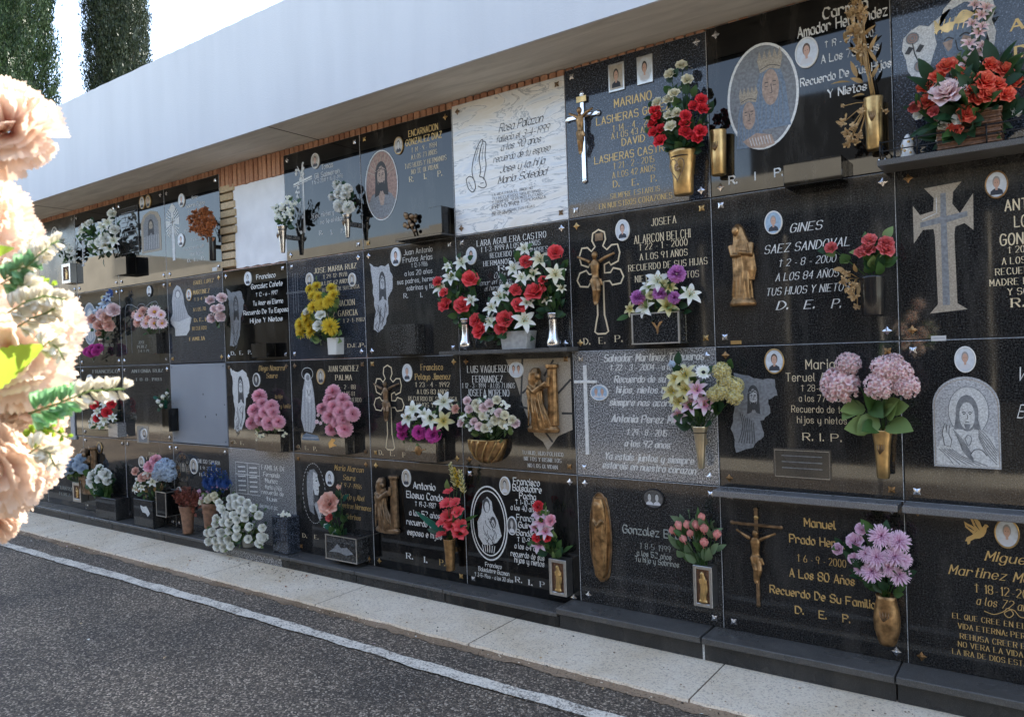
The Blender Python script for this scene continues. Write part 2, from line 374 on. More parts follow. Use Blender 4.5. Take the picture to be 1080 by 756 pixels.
STY = {  # nib width, nib angle, min width, shear, serif, gap
 'serif': (1.0, 0, .34, 0, .8, 2.0), 'italic': (.85, .2, .3, .28, .5, 1.7), 'gothic': (1.5, .75, .16, 0, .0, 1.25),
 'script': (.7, .8, .22, .38, 0, .9), 'sans': (.35, 0, .6, 0, 0, 1.7), 'heavyitalic': (1.5, .2, .55, .28, .6, 1.5), 'bold': (.6, 0, .8, 0, .4, 1.8)}
ZL = [0]
def glyph_raw(ch):
    g = GL.get(ch)
    if g is None: return [], 2.0
    st = []; w = 0
    for s_ in g.split():
        s_ = s_.lstrip('~'); p = [(float(s_[i]), float(YC.get(s_[i+1], s_[i+1]))) for i in range(0, len(s_)-1, 2)]; w = max(w, max(q[0] for q in p)); st.append((p, False))
    return st, w
def text(mb, s, rect, y, mat, style='serif'):   # rect = x0, x1, z0, z1 of the capitals
    nibw, ang, tmin, shear, serif, gap = STY[style]
    x0, x1, z0, z1 = rect; cur = 0; quads = []
    nv = (math.cos(ang), math.sin(ang))
    for ch in s:
        if ch == ' ': cur += 3.0; continue
        st, w = glyph_raw(ch) if style == 'gothic' else glyph(ch)
        for pts, cv in st:
            for i in range(len(pts)-1):
                (ax, ay), (bx, by) = pts[i], pts[i+1]
                dx, dy = bx-ax, by-ay; L = math.hypot(dx, dy)
                if L < 1e-6: continue
                dx /= L; dy /= L; h = .76*(tmin+nibw*abs(dx*nv[1]-dy*nv[0]))/2; ex = 0 if cv else min(h, .25)
                px, py = -dy*h, dx*h
                quads.append([(cur+ax-dx*ex+px, ay-dy*ex+py), (cur+ax-dx*ex-px, ay-dy*ex-py), (cur+bx+dx*ex-px, by+dy*ex-py), (cur+bx+dx*ex+px, by+dy*ex+py)])
            if serif and not cv:
                for (qx, qy), (ox, oy) in ((pts[0], pts[1]), (pts[-1], pts[-2])):
                    if abs(qy-oy) > 1.5*abs(qx-ox) and qy in (0., 6., 4.) :
                        q = cur+qx; quads.append([(q-serif, qy-.2), (q+serif, qy-.2), (q+serif, qy+.2), (q-serif, qy+.2)])
        cur += w+gap
    W = cur-gap
    if W < 3.6: quads = [[(a+1.8-W/2, b_) for a, b_ in q] for q in quads]; W = 3.6
    sx = (x1-x0)/W; sz = (z1-z0)/6
    for k, q in enumerate(quads):
        yy = y-.00004*(k % 7)
        mb.add([(x0+(a+shear*b_)*sx, yy, z0+b_*sz) for a, b_ in q], [(0, 1, 2, 3)], mat)
def rect_px(xl, xr, yt, yb, d=0):
    xc, yc = (xl+xr)/2, (yt+yb)/2
    return P(xl, yc, d).x, P(xr, yc, d).x, P(xc, yb, d).z, P(xc, yt, d).z
def line_px(mb, s, xl, xr, yc, h, mat, style='serif', y=-.0012):  # h = capital height in metres
    z = P((xl+xr)/2, yc).z
    h *= .8; text(mb, s, (P(xl, yc).x, P(xr, yc).x, z-h/2, z+h/2), y, mat, style)
# flat drawing on the stone, in a unit square mapped to a rect
class Draw:
    def __init__(s, mb, rect, y=-.001): s.mb = mb; s.r = rect; s.y = y; s.k = 0
    def w(s, u, v): x0, x1, z0, z1 = s.r; return (x0+(x1-x0)*u, z0+(z1-z0)*v)
    def _y(s): s.k += 1; return s.y-.00005*s.k
    def fill(s, pts, m):
        y = s._y(); s.mb.add([(x, y, z) for x, z in (s.w(*p) for p in pts)], [tuple(range(len(pts)))], m)
    def ell(s, u, v, ru, rv, m, n=28): s.fill([(u+ru*math.cos(2*PI*i/n), v+rv*math.sin(2*PI*i/n)) for i in range(n)], m)
    def line(s, pts, wid, m, closed=False, smooth=True):
        if closed: pts = pts+[pts[0]]
        if smooth and len(pts) > 2: pts = _cr(pts, 5)
        q = [s.w(*p) for p in pts]; y = s._y()
        L = []; R_ = []
        for i, p in enumerate(q):
            a, b_ = q[max(i-1, 0)], q[min(i+1, len(q)-1)]
            if closed and i in (0, len(q)-1): a, b_ = q[-2], q[1]
            dx, dz = b_[0]-a[0], b_[1]-a[1]; l = math.hypot(dx, dz) or 1
            nx, nz = -dz/l*wid/2, dx/l*wid/2; L.append((p[0]+nx, y, p[1]+nz)); R_.append((p[0]-nx, y, p[1]-nz))
        n = len(q); s.mb.add(L+R_, [(i, i+1, n+i+1, n+i) for i in range(n-1)], m)
    def ring(s, u, v, ru, rv, wid, m, n=32): s.line([(u+ru*math.cos(2*PI*i/n), v+rv*math.sin(2*PI*i/n)) for i in range(n)], wid, m, True, False)
def ragged(n, seed, base, amp=.05):
    r_ = random.Random(seed); out = []
    for i in range(len(base)):
        a, b_ = base[i], base[(i+1) % len(base)]
        for k in range(n):
            t = k/n; out.append((a[0]+(b_[0]-a[0])*t+r_.uniform(-amp, amp), a[1]+(b_[1]-a[1])*t+r_.uniform(-amp, amp)*.6))
    return out
def face(D, u, v, s_, light='engrave_grey', dark='engrave_dark', asp=1., crown=True, lines=True):
    a = asp
    D.ell(u, v+.02*s_, .30*s_*a, .42*s_, dark)                                                       # hair
    D.fill([(u-.28*s_*a, v), (u-.34*s_*a, v-.55*s_), (u-.12*s_*a, v-.5*s_), (u, v-.3*s_), (u+.12*s_*a, v-.5*s_), (u+.33*s_*a, v-.55*s_), (u+.28*s_*a, v)], dark)
    D.ell(u, v, .19*s_*a, .31*s_, light)
    D.fill([(u-.16*s_*a, v-.12*s_), (u+.16*s_*a, v-.12*s_), (u+.1*s_*a, v-.34*s_), (u, v-.42*s_), (u-.1*s_*a, v-.34*s_)], dark)
    D.ell(u, v-.1*s_, .11*s_*a, .08*s_, light); D.line([(u-.05*s_*a, v-.17*s_), (u+.05*s_*a, v-.17*s_)], .006*s_*3, dark)
    for sg in (-1, 1):
        D.line([(u+sg*.13*s_*a, v+.08*s_), (u+sg*.07*s_*a, v+.1*s_), (u+sg*.04*s_*a, v+.07*s_)], .004, dark); D.ell(u+sg*.085*s_*a, v+.045*s_, .03*s_*a, .015*s_, dark, 8)
    D.line([(u+.02*s_*a, v+.06*s_), (u+.035*s_*a, v-.05*s_), (u-.01*s_*a, v-.06*s_)], .003, dark)
    if crown:
        for k in range(3): D.line([(u-.27*s_*a, v+.15*s_+.03*k*s_), (u-.1*s_*a, v+.24*s_-.03*k*s_), (u+.1*s_*a, v+.2*s_+.04*k*s_), (u+.27*s_*a, v+.15*s_-.01*k*s_)], .0045, light if k == 1 else dark)
# ---------------------------------------------------------------- petals and flowers
def petal(mb, az, r0, z0, L, W, a0, a1, cup, m, shape='round', ruf=0., nu=4, nv=4, rg=rnd, serr=0., c=(0, 0, 0), tw=0., fq=5.):
    er = Vector((math.cos(az), math.sin(az), 0)); et = Vector((-math.sin(az), math.cos(az), 0)); ez = Vector((0, 0, 1))
    p = er*r0+ez*z0+Vector(c); vs = []; ra = []; ph = rg.uniform(0, 6.28)
    for j in range(nv+1):
        v = j/nv; a = a0+(a1-a0)*v
        if j: p = p+(er*math.sin(a)+ez*math.cos(a))*(L/nv)
        if shape == 'round': w = W*(.22+.78*math.sin(PI/2*min(1, v*1.3)))*math.sqrt(max(.04, 1-max(0, (v-.6)/.4)**2*.8))
        elif shape == 'wedge': w = W*(.16+.84*v**.8)
        elif shape == 'strip': w = W*(.5+.5*math.sin(PI*min(v*1.1, 1)**.8))*(1 if v < .95 else .7)
        else: w = W*(math.sin(PI*(v*.93+.05)**.75))**.8+.001
        n = er*math.cos(a)-ez*math.sin(a); q0 = p
        for i in range(nu+1):
            u = 2*i/nu-1
            o = -n*(cup*w*u*u)+n*(ruf*v*W*math.sin(u*fq+ph)+ruf*.5*v*W*math.sin(u*fq*2.2+ph*2))
            q = q0+et*(w*u)+o+er*(tw*u*w)
            if serr and j == nv: q = q+(er*math.sin(a)+ez*math.cos(a))*(serr*L*(((i % 2)*1.)-.6*u*u+rg.uniform(-.3, .3)))
            elif shape == 'round' and j == nv: q = q-(er*math.sin(a)+ez*math.cos(a))*(L*.14*u*u)
            vs.append(q); ra.append(min(1, v))
    fs = []
    for j in range(nv):
        for i in range(nu):
            k = j*(nu+1)+i; fs.append((k, k+1, k+nu+2, k+nu+1))
    mb.add(vs, fs, m, ra, True)
FL = {}
def flower_mesh(kind, m, var=0):
    key = (kind, m, var)
    if key in FL: return FL[key]
    r_ = random.Random(hash(kind) % 1 + var*17+len(kind)*31+len(m)); mb = MB(); U = r_.uniform
    def dirs(n, amax):       # fibonacci on a cap
        for i in range(n):
            t = (i+.5)/n; pa = math.acos(1-t*(1-math.cos(amax))); yield i*2.39996+U(-.15, .15), pa
    if kind == 'rose':
        for n, r0, L, W, a0, a1, z in ((3, .03, .5, .26, -.1, .25, .28), (4, .08, .58, .36, .0, .45, .2), (5, .13, .66, .44, .2, .75, .1), (5, .17, .78, .52, .45, 1.1, .02), (6, .2, .88, .58, .8, 1.55, -.05)):
            s0 = U(0, 6)
            for k in range(n): petal(mb, s0+k*2*PI/n+U(-.15, .15), r0, z, L*U(.92, 1.05), W, a0, a1+U(-.1, .15), .55, m, 'round', .06, 5, 5, r_)
    elif kind == 'bud':
        for n, r0, L, W, a0, a1 in ((3, .05, 1.15, .34, -.02, -.12), (4, .16, 1.1, .42, .15, -.15), (4, .2, 1.0, .46, .3, -.1)):
            s0 = U(0, 6)
            for k in range(n): petal(mb, s0+k*2*PI/n, r0, -.5, L, W, a0, a1, .6, m, 'round', .03, 4, 5, r_)
        for k in range(5): petal(mb, k*1.26, .1, -.6, .6, .12, .8, .1, .2, 'leaf_dark', 'point', 0, 2, 3, r_)
    elif kind == 'pompom':
        for az, pa in dirs(120, 2.1):
            petal(mb, az, .3*math.sin(pa), .3*math.cos(pa), U(.55, .68), .17, pa, pa+U(-.3, .3), .4, m, 'strip', .15, 2, 3, r_)
    elif kind == 'carnation':
        for az, pa in dirs(70, 1.9):
            petal(mb, az, .18*math.sin(pa), .18*math.cos(pa), U(.65, .85), .3, pa, pa+U(-.1, .3), .2, m, 'wedge', .35, 6, 3, r_, .12)
    elif kind == 'mum':
        for az, pa in dirs(95, 1.65):
            petal(mb, az, .15*math.sin(pa), .12*math.cos(pa), .5+.5*pa/1.65*U(.85, 1.05), .085, pa*.85, pa*.85+.35, .5, m, 'strip', 0, 2, 4, r_)
    elif kind == 'daisy':
        for k in range(16): petal(mb, k*.3927+U(-.06, .06), .15, 0, .85, .2, 1.2, 1.5, .3, m, 'round', .05, 3, 3, r_)
        mb.ball((0, 0, .05), (.24, .24, .14), 'p_black' if m == 'p_white' and var == 9 else 'stamen', 10, 6)
    elif kind == 'lily':
        for k in range(6): petal(mb, k*PI/3+U(-.08, .08), .07, -.25 if k % 2 else -.28, U(1.15, 1.3), .3 if k % 2 else .24, .45, 1.9+U(-.1, .3), .35, m, 'point', .1, 4, 6, r_)
        for k in range(6):
            a = k*PI/3+.4; d = Vector((math.cos(a)*.25, math.sin(a)*.25, .55)); mb.tube([(0, 0, -.1), d*.6, d], .018, 'leaf_light', 4); mb.ball(d, (.06, .04, .04), 'stamen', 6, 4)
    elif kind == 'hydrangea':
        for az, pa in dirs(42, 1.75):
            d = Vector((math.sin(pa)*math.cos(az), math.sin(pa)*math.sin(az), math.cos(pa))); q = d.to_track_quat('Z', 'Y'); tmp = MB(); s0 = U(0, 6)
            for k in range(4): petal(tmp, s0+k*PI/2, .01, 0, .2, .13, 1.1, 1.7, .1, m, 'round', .1, 2, 2, r_)
            sc_ = U(.9, 1.25); mb.add([q @ (Vector(v)*sc_)+d*U(.76, .98) for v in tmp.v], tmp.f, m, tmp.rad, True)
        mb.ball((0, 0, 0), (.72, .72, .72), m, 10, 8)
    elif kind == 'cluster':      # small mixed florets
        for i in range(9):
            c = (U(-.7, .7), U(-.7, .7), U(-.3, .4)); s0 = U(0, 6)
            for k in range(5): petal(mb, s0+k*1.2566, .02, 0, .3, .16, .9, 1.6, .3, m, 'round', .1, 2, 2, r_, 0, c)
    elif kind == 'glad':
        for k in range(6): petal(mb, k*PI/3+U(-.1, .1), .08, -.5, U(1.1, 1.3), .42, .25, 1.35+U(-.2, .3), .3, m, 'round', .22, 5, 5, r_)
    elif kind == 'spike':
        for i in range(26):
            t = i/26; a = i*2.4; petal(mb, a, .04, -1+2*t, .5*(1-.6*t), .13, 1.2, .5, .3, m, 'point', .1, 2, 3, r_)
        mb.tube([(0, 0, -1.2), (0, 0, 1)], .03, 'leaf_mid', 4)
    elif kind == 'crinkle':
        for i in range(40):
            az, pa = U(0, 6.28), U(0, 1.9); petal(mb, az, U(0, .5)*math.sin(pa), U(0, .5), U(.3, .6), U(.12, .25), pa, pa+U(-1, 1), U(-.5, .6), m, 'round', .5, 3, 3, r_)
    elif kind == 'twig':
        for i in range(9):
            a = U(0, 6.28); e = Vector((math.cos(a)*U(.1, .35), math.sin(a)*U(.1, .35), U(.6, 1.1))); mb.tube([(0, 0, -1), e*.4+Vector((U(-.1, .1), U(-.1, .1), -.2)), e], [.03, .022, .012], m, 4)
            for k in range(4):
                q = e*U(.3, 1)
                petal(mb, U(0, 6.28), 0, 0, U(.14, .26), U(.04, .09), U(.2, 1.8), U(.5, 2), .5, m, 'round', .6, 2, 3, r_, 0, q)
    me = mb.mesh(kind+'_flower'); FL[key] = me; return me
NAMES = {'rose': 'rose', 'bud': 'rose_bud', 'pompom': 'pompom_flower', 'carnation': 'carnation', 'mum': 'chrysanthemum', 'daisy': 'daisy', 'lily': 'lily', 'hydrangea': 'hydrangea_head',
         'cluster': 'small_blossom', 'glad': 'gladiolus_bloom', 'spike': 'flower_spike', 'crinkle': 'dried_bloom', 'twig': 'dried_sprig'}
def leaf(mb, p, d, L, W, m, bend=.5, r_=rnd):
    d = Vector(d).normalized(); side = d.cross(Vector((r_.uniform(-.6, .6), -1, r_.uniform(-.2, .8)))).normalized(); up = side.cross(d)
    vs = []; ra = []; n = 5; q = Vector(p)
    for j in range(n+1):
        v = j/n; w = W*(math.sin(PI*min(1, v*.95+.04)**.8))**.9
        for u in (-1, 0, 1): vs.append(q+side*w*u+up*(.25*w*abs(u))); ra.append(v)
        dd = d-up*(bend*v); q = q+dd.normalized()*(L/n)
    fs = []
    for j in range(n):
        for i in (0, 1): k = j*3+i; fs.append((k, k+1, k+4, k+3))
    mb.add(vs, fs, m, ra, True)
def bouquet(label, cat, mouth, flowers, leafm=('leaf_dark', 'leaf_mid'), nleaf=40, L=.05, Wf=.3, group=None, bulge=.07, dbase=.05, name='bouquet', seed=1, filler=0, twigs=0, stems=True, splay=1.):
    """mouth (px, py, d): where the stems enter; flowers: (px, py, radius px, kind, material)"""
    r_ = random.Random(seed*13+5); U = r_.uniform
    mp_ = P(mouth[0], mouth[1], mouth[2]); root = thing(name, label, cat, mp_, group or 'bunches of flowers on the niche wall')
    cx = sum(f[0] for f in flowers)/len(flowers); cy = sum(f[1] for f in flowers)/len(flowers)
    R_ = max(math.hypot(f[0]-cx, f[1]-cy) for f in flowers)+6
    fol = MB(); pos = []
    for i, f in enumerate(flowers):
        x, y, rp, kind, m = f[:5]
        d = dbase+bulge*(1-.8*(math.hypot(x-cx, y-cy)/R_)**2)+U(-.008, .008)
        p = P(x, y, d); r = m_px(rp, p); pos.append((p, r))
        dr = (p-mp_); dr = dr.normalized() if dr.length > 1e-4 else Vector((0, 0, 1))
        n = Vector((dr.x*.6*splay+U(-.2, .2), -1.0, dr.z*.45*splay+.15+U(-.2, .2)))
        n.x += .75 if mouth[0] < 330 else .5 if mouth[0] < 600 else .25
        if kind in ('bud', 'twig', 'spike', 'glad'): n = Vector((dr.x*.8+U(-.15, .15), -.35 if kind != 'glad' else -.9, dr.z*.9+.3))
        if kind == 'twig' and len(f) > 5: n = Vector((f[5], -.2, f[6]))
        if kind == 'spike': n = Vector((U(-.25, .25)+dr.x*.3, -.2, 1))
        q = n.normalized().to_track_quat('Z', 'Y') @ Quaternion((0, 0, 1), U(0, 6.28))
        ob = bpy.data.objects.new(NAMES[kind], flower_mesh(kind, m, 9 if len(f) > 5 and f[5] == 'eye' else i % 2)); COL.objects.link(ob); ob.parent = root
        ob.location = p-mp_; ob.rotation_mode = 'QUATERNION'; ob.rotation_quaternion = q; s_ = r*U(1.06, 1.2); ob.scale = (s_, s_, s_)
        if stems:
            mid = (p+mp_)/2+Vector((0, .01, 0)); fol.tube([mp_+Vector((U(-.01, .01), U(-.005, .01), -.015)), mid, p+Vector((0, r*.3, 0))], .0022, 'leaf_mid' if leafm[0][:4] == 'leaf' else leafm[0], 4)
    for i in range(nleaf):
        p, r = pos[r_.randrange(len(pos))]; t = U(.25, 1.0); q = mp_.lerp(p, t)+Vector((U(-1, 1)*r*1.1, U(0, .03), U(-1, 1)*r*1.1))
        if q.y > -.012: q.y = -.012-U(0, .02)
        dd = (q-mp_).normalized()*.8+Vector((U(-.7, .7), U(-.7, .1), U(-.5, .6)))
        if q.y+dd.normalized().y*L > -.004: dd.y = -abs(dd.y)
        leaf(fol, q, dd, L*U(.7, 1.25), L*Wf*U(.8, 1.2), r_.choice(leafm), U(0, .8), r_)
    for i in range(filler):
        p, r = pos[r_.randrange(len(pos))]; q = p+Vector((U(-1.6, 1.6)*r, U(-.01, .02), U(-1.3, 1.3)*r))
        for k in range(5): petal(fol, k*1.2566, .0005, 0, .005, .003, .9, 1.6, .2, 'p_white', 'round', 0, 2, 2, r_, 0, q)
    fol.build('foliage', root)
    return root
# ---------------------------------------------------------------- sculpted figures (relief bronzes): united solids -> voxel remesh -> smooth
def sculpt(name, build, m, root, voxel, smooth=2, dispz=0):
    mb = MB(); build(mb)
    me = bpy.data.meshes.new('tmp'); me.from_pydata(mb.v, [], mb.f); ob = bpy.data.objects.new('tmp', me); COL.objects.link(ob)
    rm = ob.modifiers.new('r', 'REMESH'); rm.mode = 'VOXEL'; rm.voxel_size = voxel
    sm = ob.modifiers.new('s', 'SMOOTH'); sm.iterations = smooth; sm.factor = .5
    dg = bpy.context.evaluated_depsgraph_get(); ev = ob.evaluated_get(dg); em = ev.to_mesh()
    out = MB(); out.add([tuple(v.co) for v in em.vertices], [tuple(p.vertices) for p in em.polygons], m, None, True)
    ev.to_mesh_clear(); bpy.data.objects.remove(ob)
    return out.build(name, root)
class Fig:   # figure space: x -.5...5, z 0..1, y outwards 0...; mapped to a rect on the wall
    def __init__(s, mb, rect, dy, y0=0): s.mb = mb; s.r = rect; s.dy = dy; s.y0 = y0; s.H = rect[3]-rect[2]; s.cx = (rect[0]+rect[1])/2; s.W = rect[1]-rect[0]
    def p(s, x, y, z): return Vector((s.cx+x*s.W, s.y0-y*s.dy, s.r[2]+z*s.H))
    def tube(s, pts, rads, n=10): s.mb.tube([s.p(*q) for q in pts], [r*s.H for r in rads], 'bronze', n)
    def ball(s, c, rx, ry, rz): s.mb.ball(s.p(*c), (rx*s.H, ry*s.H, rz*s.H), 'bronze', 12, 8)
    def loft(s, rings, folds=0, fa=.0, n=36, ph=0):   # (z, x, y, rx, ry) in units of H
        vs = []; fs = []
        for (z, x, y, rx, ry) in rings:
            c = s.p(x, y, z)
            for k in range(n):
                a = 2*PI*k/n; q = 1+fa*math.sin(folds*a+ph+z*5)+fa*.5*math.sin(folds*1.7*a-z*9)
                vs.append((c[0]+rx*s.H*q*math.cos(a), c[1]+ry*s.H*q*math.sin(a), c[2]))
        for i in range(len(rings)-1):
            for k in range(n): fs.append((i*n+k, i*n+(k+1) % n, (i+1)*n+(k+1) % n, (i+1)*n+k))
        fs.append(tuple(range(n))[::-1]); fs.append(tuple((len(rings)-1)*n+k for k in range(n))); s.mb.add(vs, fs, 'bronze')
def fig_robed(F, base=True):
    if base: F.loft([(0, 0, .5, .15, .09), (.03, 0, .5, .16, .1), (.07, 0, .5, .14, .09), (.1, 0, .5, .1, .07)])
    F.loft([(.08, 0, .5, .12, .085), (.2, 0, .5, .115, .08), (.4, .02, .5, .105, .075), (.55, 0, .5, .1, .07), (.65, 0, .5, .105, .065), (.76, -.02, .5, .085, .055), (.81, -.04, .5, .045, .04)], 9, .09)
    F.loft([(.3, .1, .45, .1, .05), (.42, .1, .5, .125, .06), (.6, .06, .5, .125, .065), (.74, .0, .45, .1, .055), (.84, -.05, .4, .075, .06), (.93, -.08, .4, .06, .055), (.975, -.08, .4, .025, .03)], 6, .06)
    F.ball((-.11, .95, .89), .045, .045, .058); F.ball((-.115, 1.25, .885), .008, .012, .012)
    F.tube([(-.28, .7, .72), (-.2, 1.1, .6), (.05, 1.35, .6)], [.035, .032, .022]); F.tube([(.28, .7, .73), (.3, 1.1, .6), (.0, 1.4, .63)], [.04, .036, .022]); F.ball((.02, 1.45, .625), .03, .02, .02)
    for k in range(6): F.tube([(-.2+.08*k, 1.02, .52), (-.18+.07*k, 1.15, .3), (-.24+.09*k, 1.1, .12)], [.008, .014, .01], 6)
def fig_crucified(F):
    F.ball((0.03, 1.2, .87), .055, .055, .068)
    F.loft([(.40, 0, .75, .06, .05), (.46, 0, .8, .075, .055), (.52, 0, .8, .062, .045), (.6, 0, .85, .07, .05), (.7, 0, .85, .088, .055), (.76, 0, .85, .075, .045), (.8, 0, .85, .03, .03)])
    for s_ in (-1, 1): F.tube([(s_*.13, .85, .76), (s_*.3, .85, .82), (s_*.47, .5, .87)], [.036, .027, .021]); F.ball((s_*.49, .5, .875), .026, .02, .026)
    F.tube([(0, .9, .8), (.02, 1.1, .84)], [.03, .03])
    F.tube([(-.08, .9, .44), (.02, 1.5, .25), (-.03, .95, .06), (0, 1.1, .0)], [.05, .04, .028, .018]); F.tube([(.08, .9, .44), (.14, 1.5, .25), (.04, .95, .06), (.03, 1.2, .0)], [.05, .04, .028, .018])
    F.loft([(.34, 0, .95, .07, .06), (.40, 0, .9, .08, .065), (.47, 0, .85, .082, .062)], 8, .08); F.tube([(.15, 1.2, .45), (.22, 1.2, .34)], [.03, .02])
def fig_column(F):       # mourning robed figure leaning on a short column
    F.loft([(.1, .3, .4, .085, .07), (.93, .3, .4, .075, .06), (.95, .3, .4, .1, .085), (1., .3, .4, .1, .085)], 10, .04)
    F.loft([(0, 0, .4, .27, .1), (.05, 0, .4, .28, .11), (.09, 0, .4, .24, .09)])
    F.loft([(.05, 0, .5, .2, .1), (.2, -.02, .6, .17, .1), (.4, -.15, .6, .12, .09), (.6, -.2, .6, .13, .09), (.72, -.16, .55, .11, .075), (.78, -.1, .5, .06, .05)], 8, .09)
    F.loft([(.68, -.2, .6, .09, .07), (.78, -.2, .65, .1, .08), (.88, -.16, .65, .095, .08), (.95, -.14, .6, .05, .05)], 5, .05); F.ball((-.0, 1.2, .83), .05, .05, .06)
    F.tube([(-.3, 1, .68), (-.1, 1.4, .6), (.25, 1.3, .74)], [.045, .04, .03]); F.tube([(.0, .8, .66), (.3, 1.2, .7), (.3, 1.2, .82)], [.04, .035, .028])
    for k in range(5): F.tube([(-.3+.1*k, 1.3, .5), (-.25+.12*k, 1.5, .3), (-.3+.16*k, 1.3, .1)], [.01, .018, .012], 6)
def fig_mandorla(F):     # veiled figure in a long oval
    F.loft([(.0, 0, .1, .05, .012), (.05, 0, .1, .1, .015), (.2, 0, .1, .125, .015), (.5, 0, .1, .135, .015), (.8, 0, .1, .125, .015), (.95, 0, .1, .09, .015), (1., 0, .1, .03, .012)])
    F.loft([(.04, 0, .9, .05, .03), (.2, 0, .9, .085, .045), (.5, 0, .9, .09, .05), (.7, 0, .9, .09, .045), (.8, 0, .9, .05, .035)], 7, .1)
    F.ball((0, 1.3, .86), .048, .04, .06); F.loft([(.7, 0, .8, .09, .045), (.85, 0, .8, .08, .05), (.95, 0, .8, .05, .04)]); F.tube([(-.2, 1.2, .7), (0, 1.9, .64), (.2, 1.2, .7)], [.03, .025, .03])
# ---------------------------------------------------------------- pieces on a stone
def portrait(root, px, py, rx, ry, rim='brass', bg='photo_pale', hair='hair_dark', skin='skin', cloth='cloth_dark', square=False, label=None, two=False, y=0.):
    c = P(px, py); a = (P(px+rx, py).x-P(px-rx, py).x)/2; b_ = (P(px, py-ry).z-P(px, py+ry).z)/2
    fr = MB(); n = 28; mb = MB()
    if square:
        fr.bbox((c.x-a, -.008, c.z-b_), (c.x+a, -.0005, c.z+b_), rim, .002); aa, bb = a*.78, b_*.82
        D = Draw(mb, (c.x-a, c.x+a, c.z-b_, c.z+b_), -.0088); D.fill([(.1, .08), (.9, .08), (.9, .92), (.1, .92)], bg) if bg != 'ceramic' else D.ell(.5, .5, .4, .43, 'photo_pale')
    else:
        vs = []; fs = []
        prof = [(1., 0.), (1., .006), (.97, .0085), (.9, .0085), (.88, .006)]
        for r_, y_ in prof:
            for k in range(n): t = 2*PI*k/n; vs.append((c.x+a*r_*math.cos(t), -.0005-y_, c.z+b_*r_*math.sin(t)))
        for i in range(len(prof)-1):
            for k in range(n): fs.append((i*n+k, (i+1)*n+k, (i+1)*n+(k+1) % n, i*n+(k+1) % n))
        fs.append(tuple(4*n+k for k in range(n))); fr.add(vs, fs, rim, None, True)
        D = Draw(mb, (c.x-a, c.x+a, c.z-b_, c.z+b_), -.0068); D.ell(.5, .5, .435, .435, bg)
    for u in ((.33, .67) if two else (.5,)):
        k = .6 if two else 1.
        D.fill([(u-.28*k, .14+.04*(u != .5)), (u-.25*k, .28), (u-.1*k, .36), (u+.1*k, .36), (u+.25*k, .28), (u+.28*k, .14+.04*(u != .5))], cloth)
        D.fill([(u-.05*k, .3), (u+.05*k, .3), (u+.05*k, .42), (u-.05*k, .42)], skin)
        D.ell(u, .60, .165*k, .20, hair); D.ell(u, .55, .125*k, .175, skin)
        for sg in (-1, 1): D.ell(u+sg*.05*k, .57, .02*k, .012, 'hair_dark', 6)
        D.line([(u-.035*k, .47), (u+.035*k, .47)], .0006, 'rust_print', False, False)
    fo = fr.build('portrait', root)
    if label: fo['label'] = label
    po = mb.build('photo', None, ORG[root.name]); po.location = (0, 0, 0); po.parent = fo
    return fo
def bolt(root, x, z, m, kind=0):
    mb = MB(); s_ = .017
    for k in range(4):
        a = k*PI/2+(PI/4 if kind else 0); d = Vector((math.cos(a), 0, math.sin(a))); e = Vector((-math.sin(a), 0, math.cos(a))); c = Vector((x, -.001, z))
        mb.add([c+Vector((0, -.009, 0)), c+d*s_*.5+e*s_*.42+Vector((0, -.004, 0)), c+d*s_*1.15+Vector((0, -.002, 0)), c+d*s_*.5-e*s_*.42+Vector((0, -.004, 0)), c+d*s_*.3+e*s_*.3, c+d*s_*1.1, c+d*s_*.3-e*s_*.3],
               [(0, 1, 2), (0, 2, 3), (1, 4, 5, 2), (3, 2, 5, 6)], m)
    mb.ball((x, -.009, z), .005, m, 8, 6); mb.build('corner_bolt', root)
W = .784; ZR = [.755, 0., -.7, -1.36, -2.03]
SLABS = {}
def slab(c, r, label, m='black_granite', bolts='steel', ins=(0, 0, 0, 0), group=None, thick=.02, zb=None):
    """column c (0 = rightmost), row r (1 = top)"""
    x0, x1 = -c*W+.0018+ins[0], -(c-1)*W-.0018-ins[1]; z1, z0 = ZR[r-1]-.0018-ins[3], ZR[r]+.0018+ins[2]
    if c <= 0: x1 = x0+.82
    if r == 4: z0 = -2.034 if c <= 2 else -2.064
    root = thing('gravestone', label, 'gravestone', ((x0+x1)/2, 0, z0), group or 'gravestones closing the niches')
    mb = MB(); mb.bbox((x0, 0., z0), (x1, thick, z1), m, .0022, 'engrave_grey'); mb.build('panel', root)
    if bolts:
        for i, (x, z) in enumerate(((x0+.045, z1-.04), (x1-.045, z1-.04), (x0+.045, z0+.04), (x1-.045, z0+.04))): bolt(root, x, z, bolts, (c+r+i) % 2)
    SLABS[(c, r)] = root; return root
def writing(root, lines, mat='white_letter', style='serif', label=None):
    mb = MB()
    for l in lines: line_px(mb, l[0], l[1], l[2], l[3], l[4], l[5] if len(l) > 5 else mat, l[6] if len(l) > 6 else style)
    o = mb.build('inscription', root)
    if label: o['label'] = label
def engraving(root, xl, xr, yt, yb, fn, name='engraving'):
    mb = MB(); D = Draw(mb, rect_px(xl, xr, yt, yb)); fn(D); return mb.build(name, root)
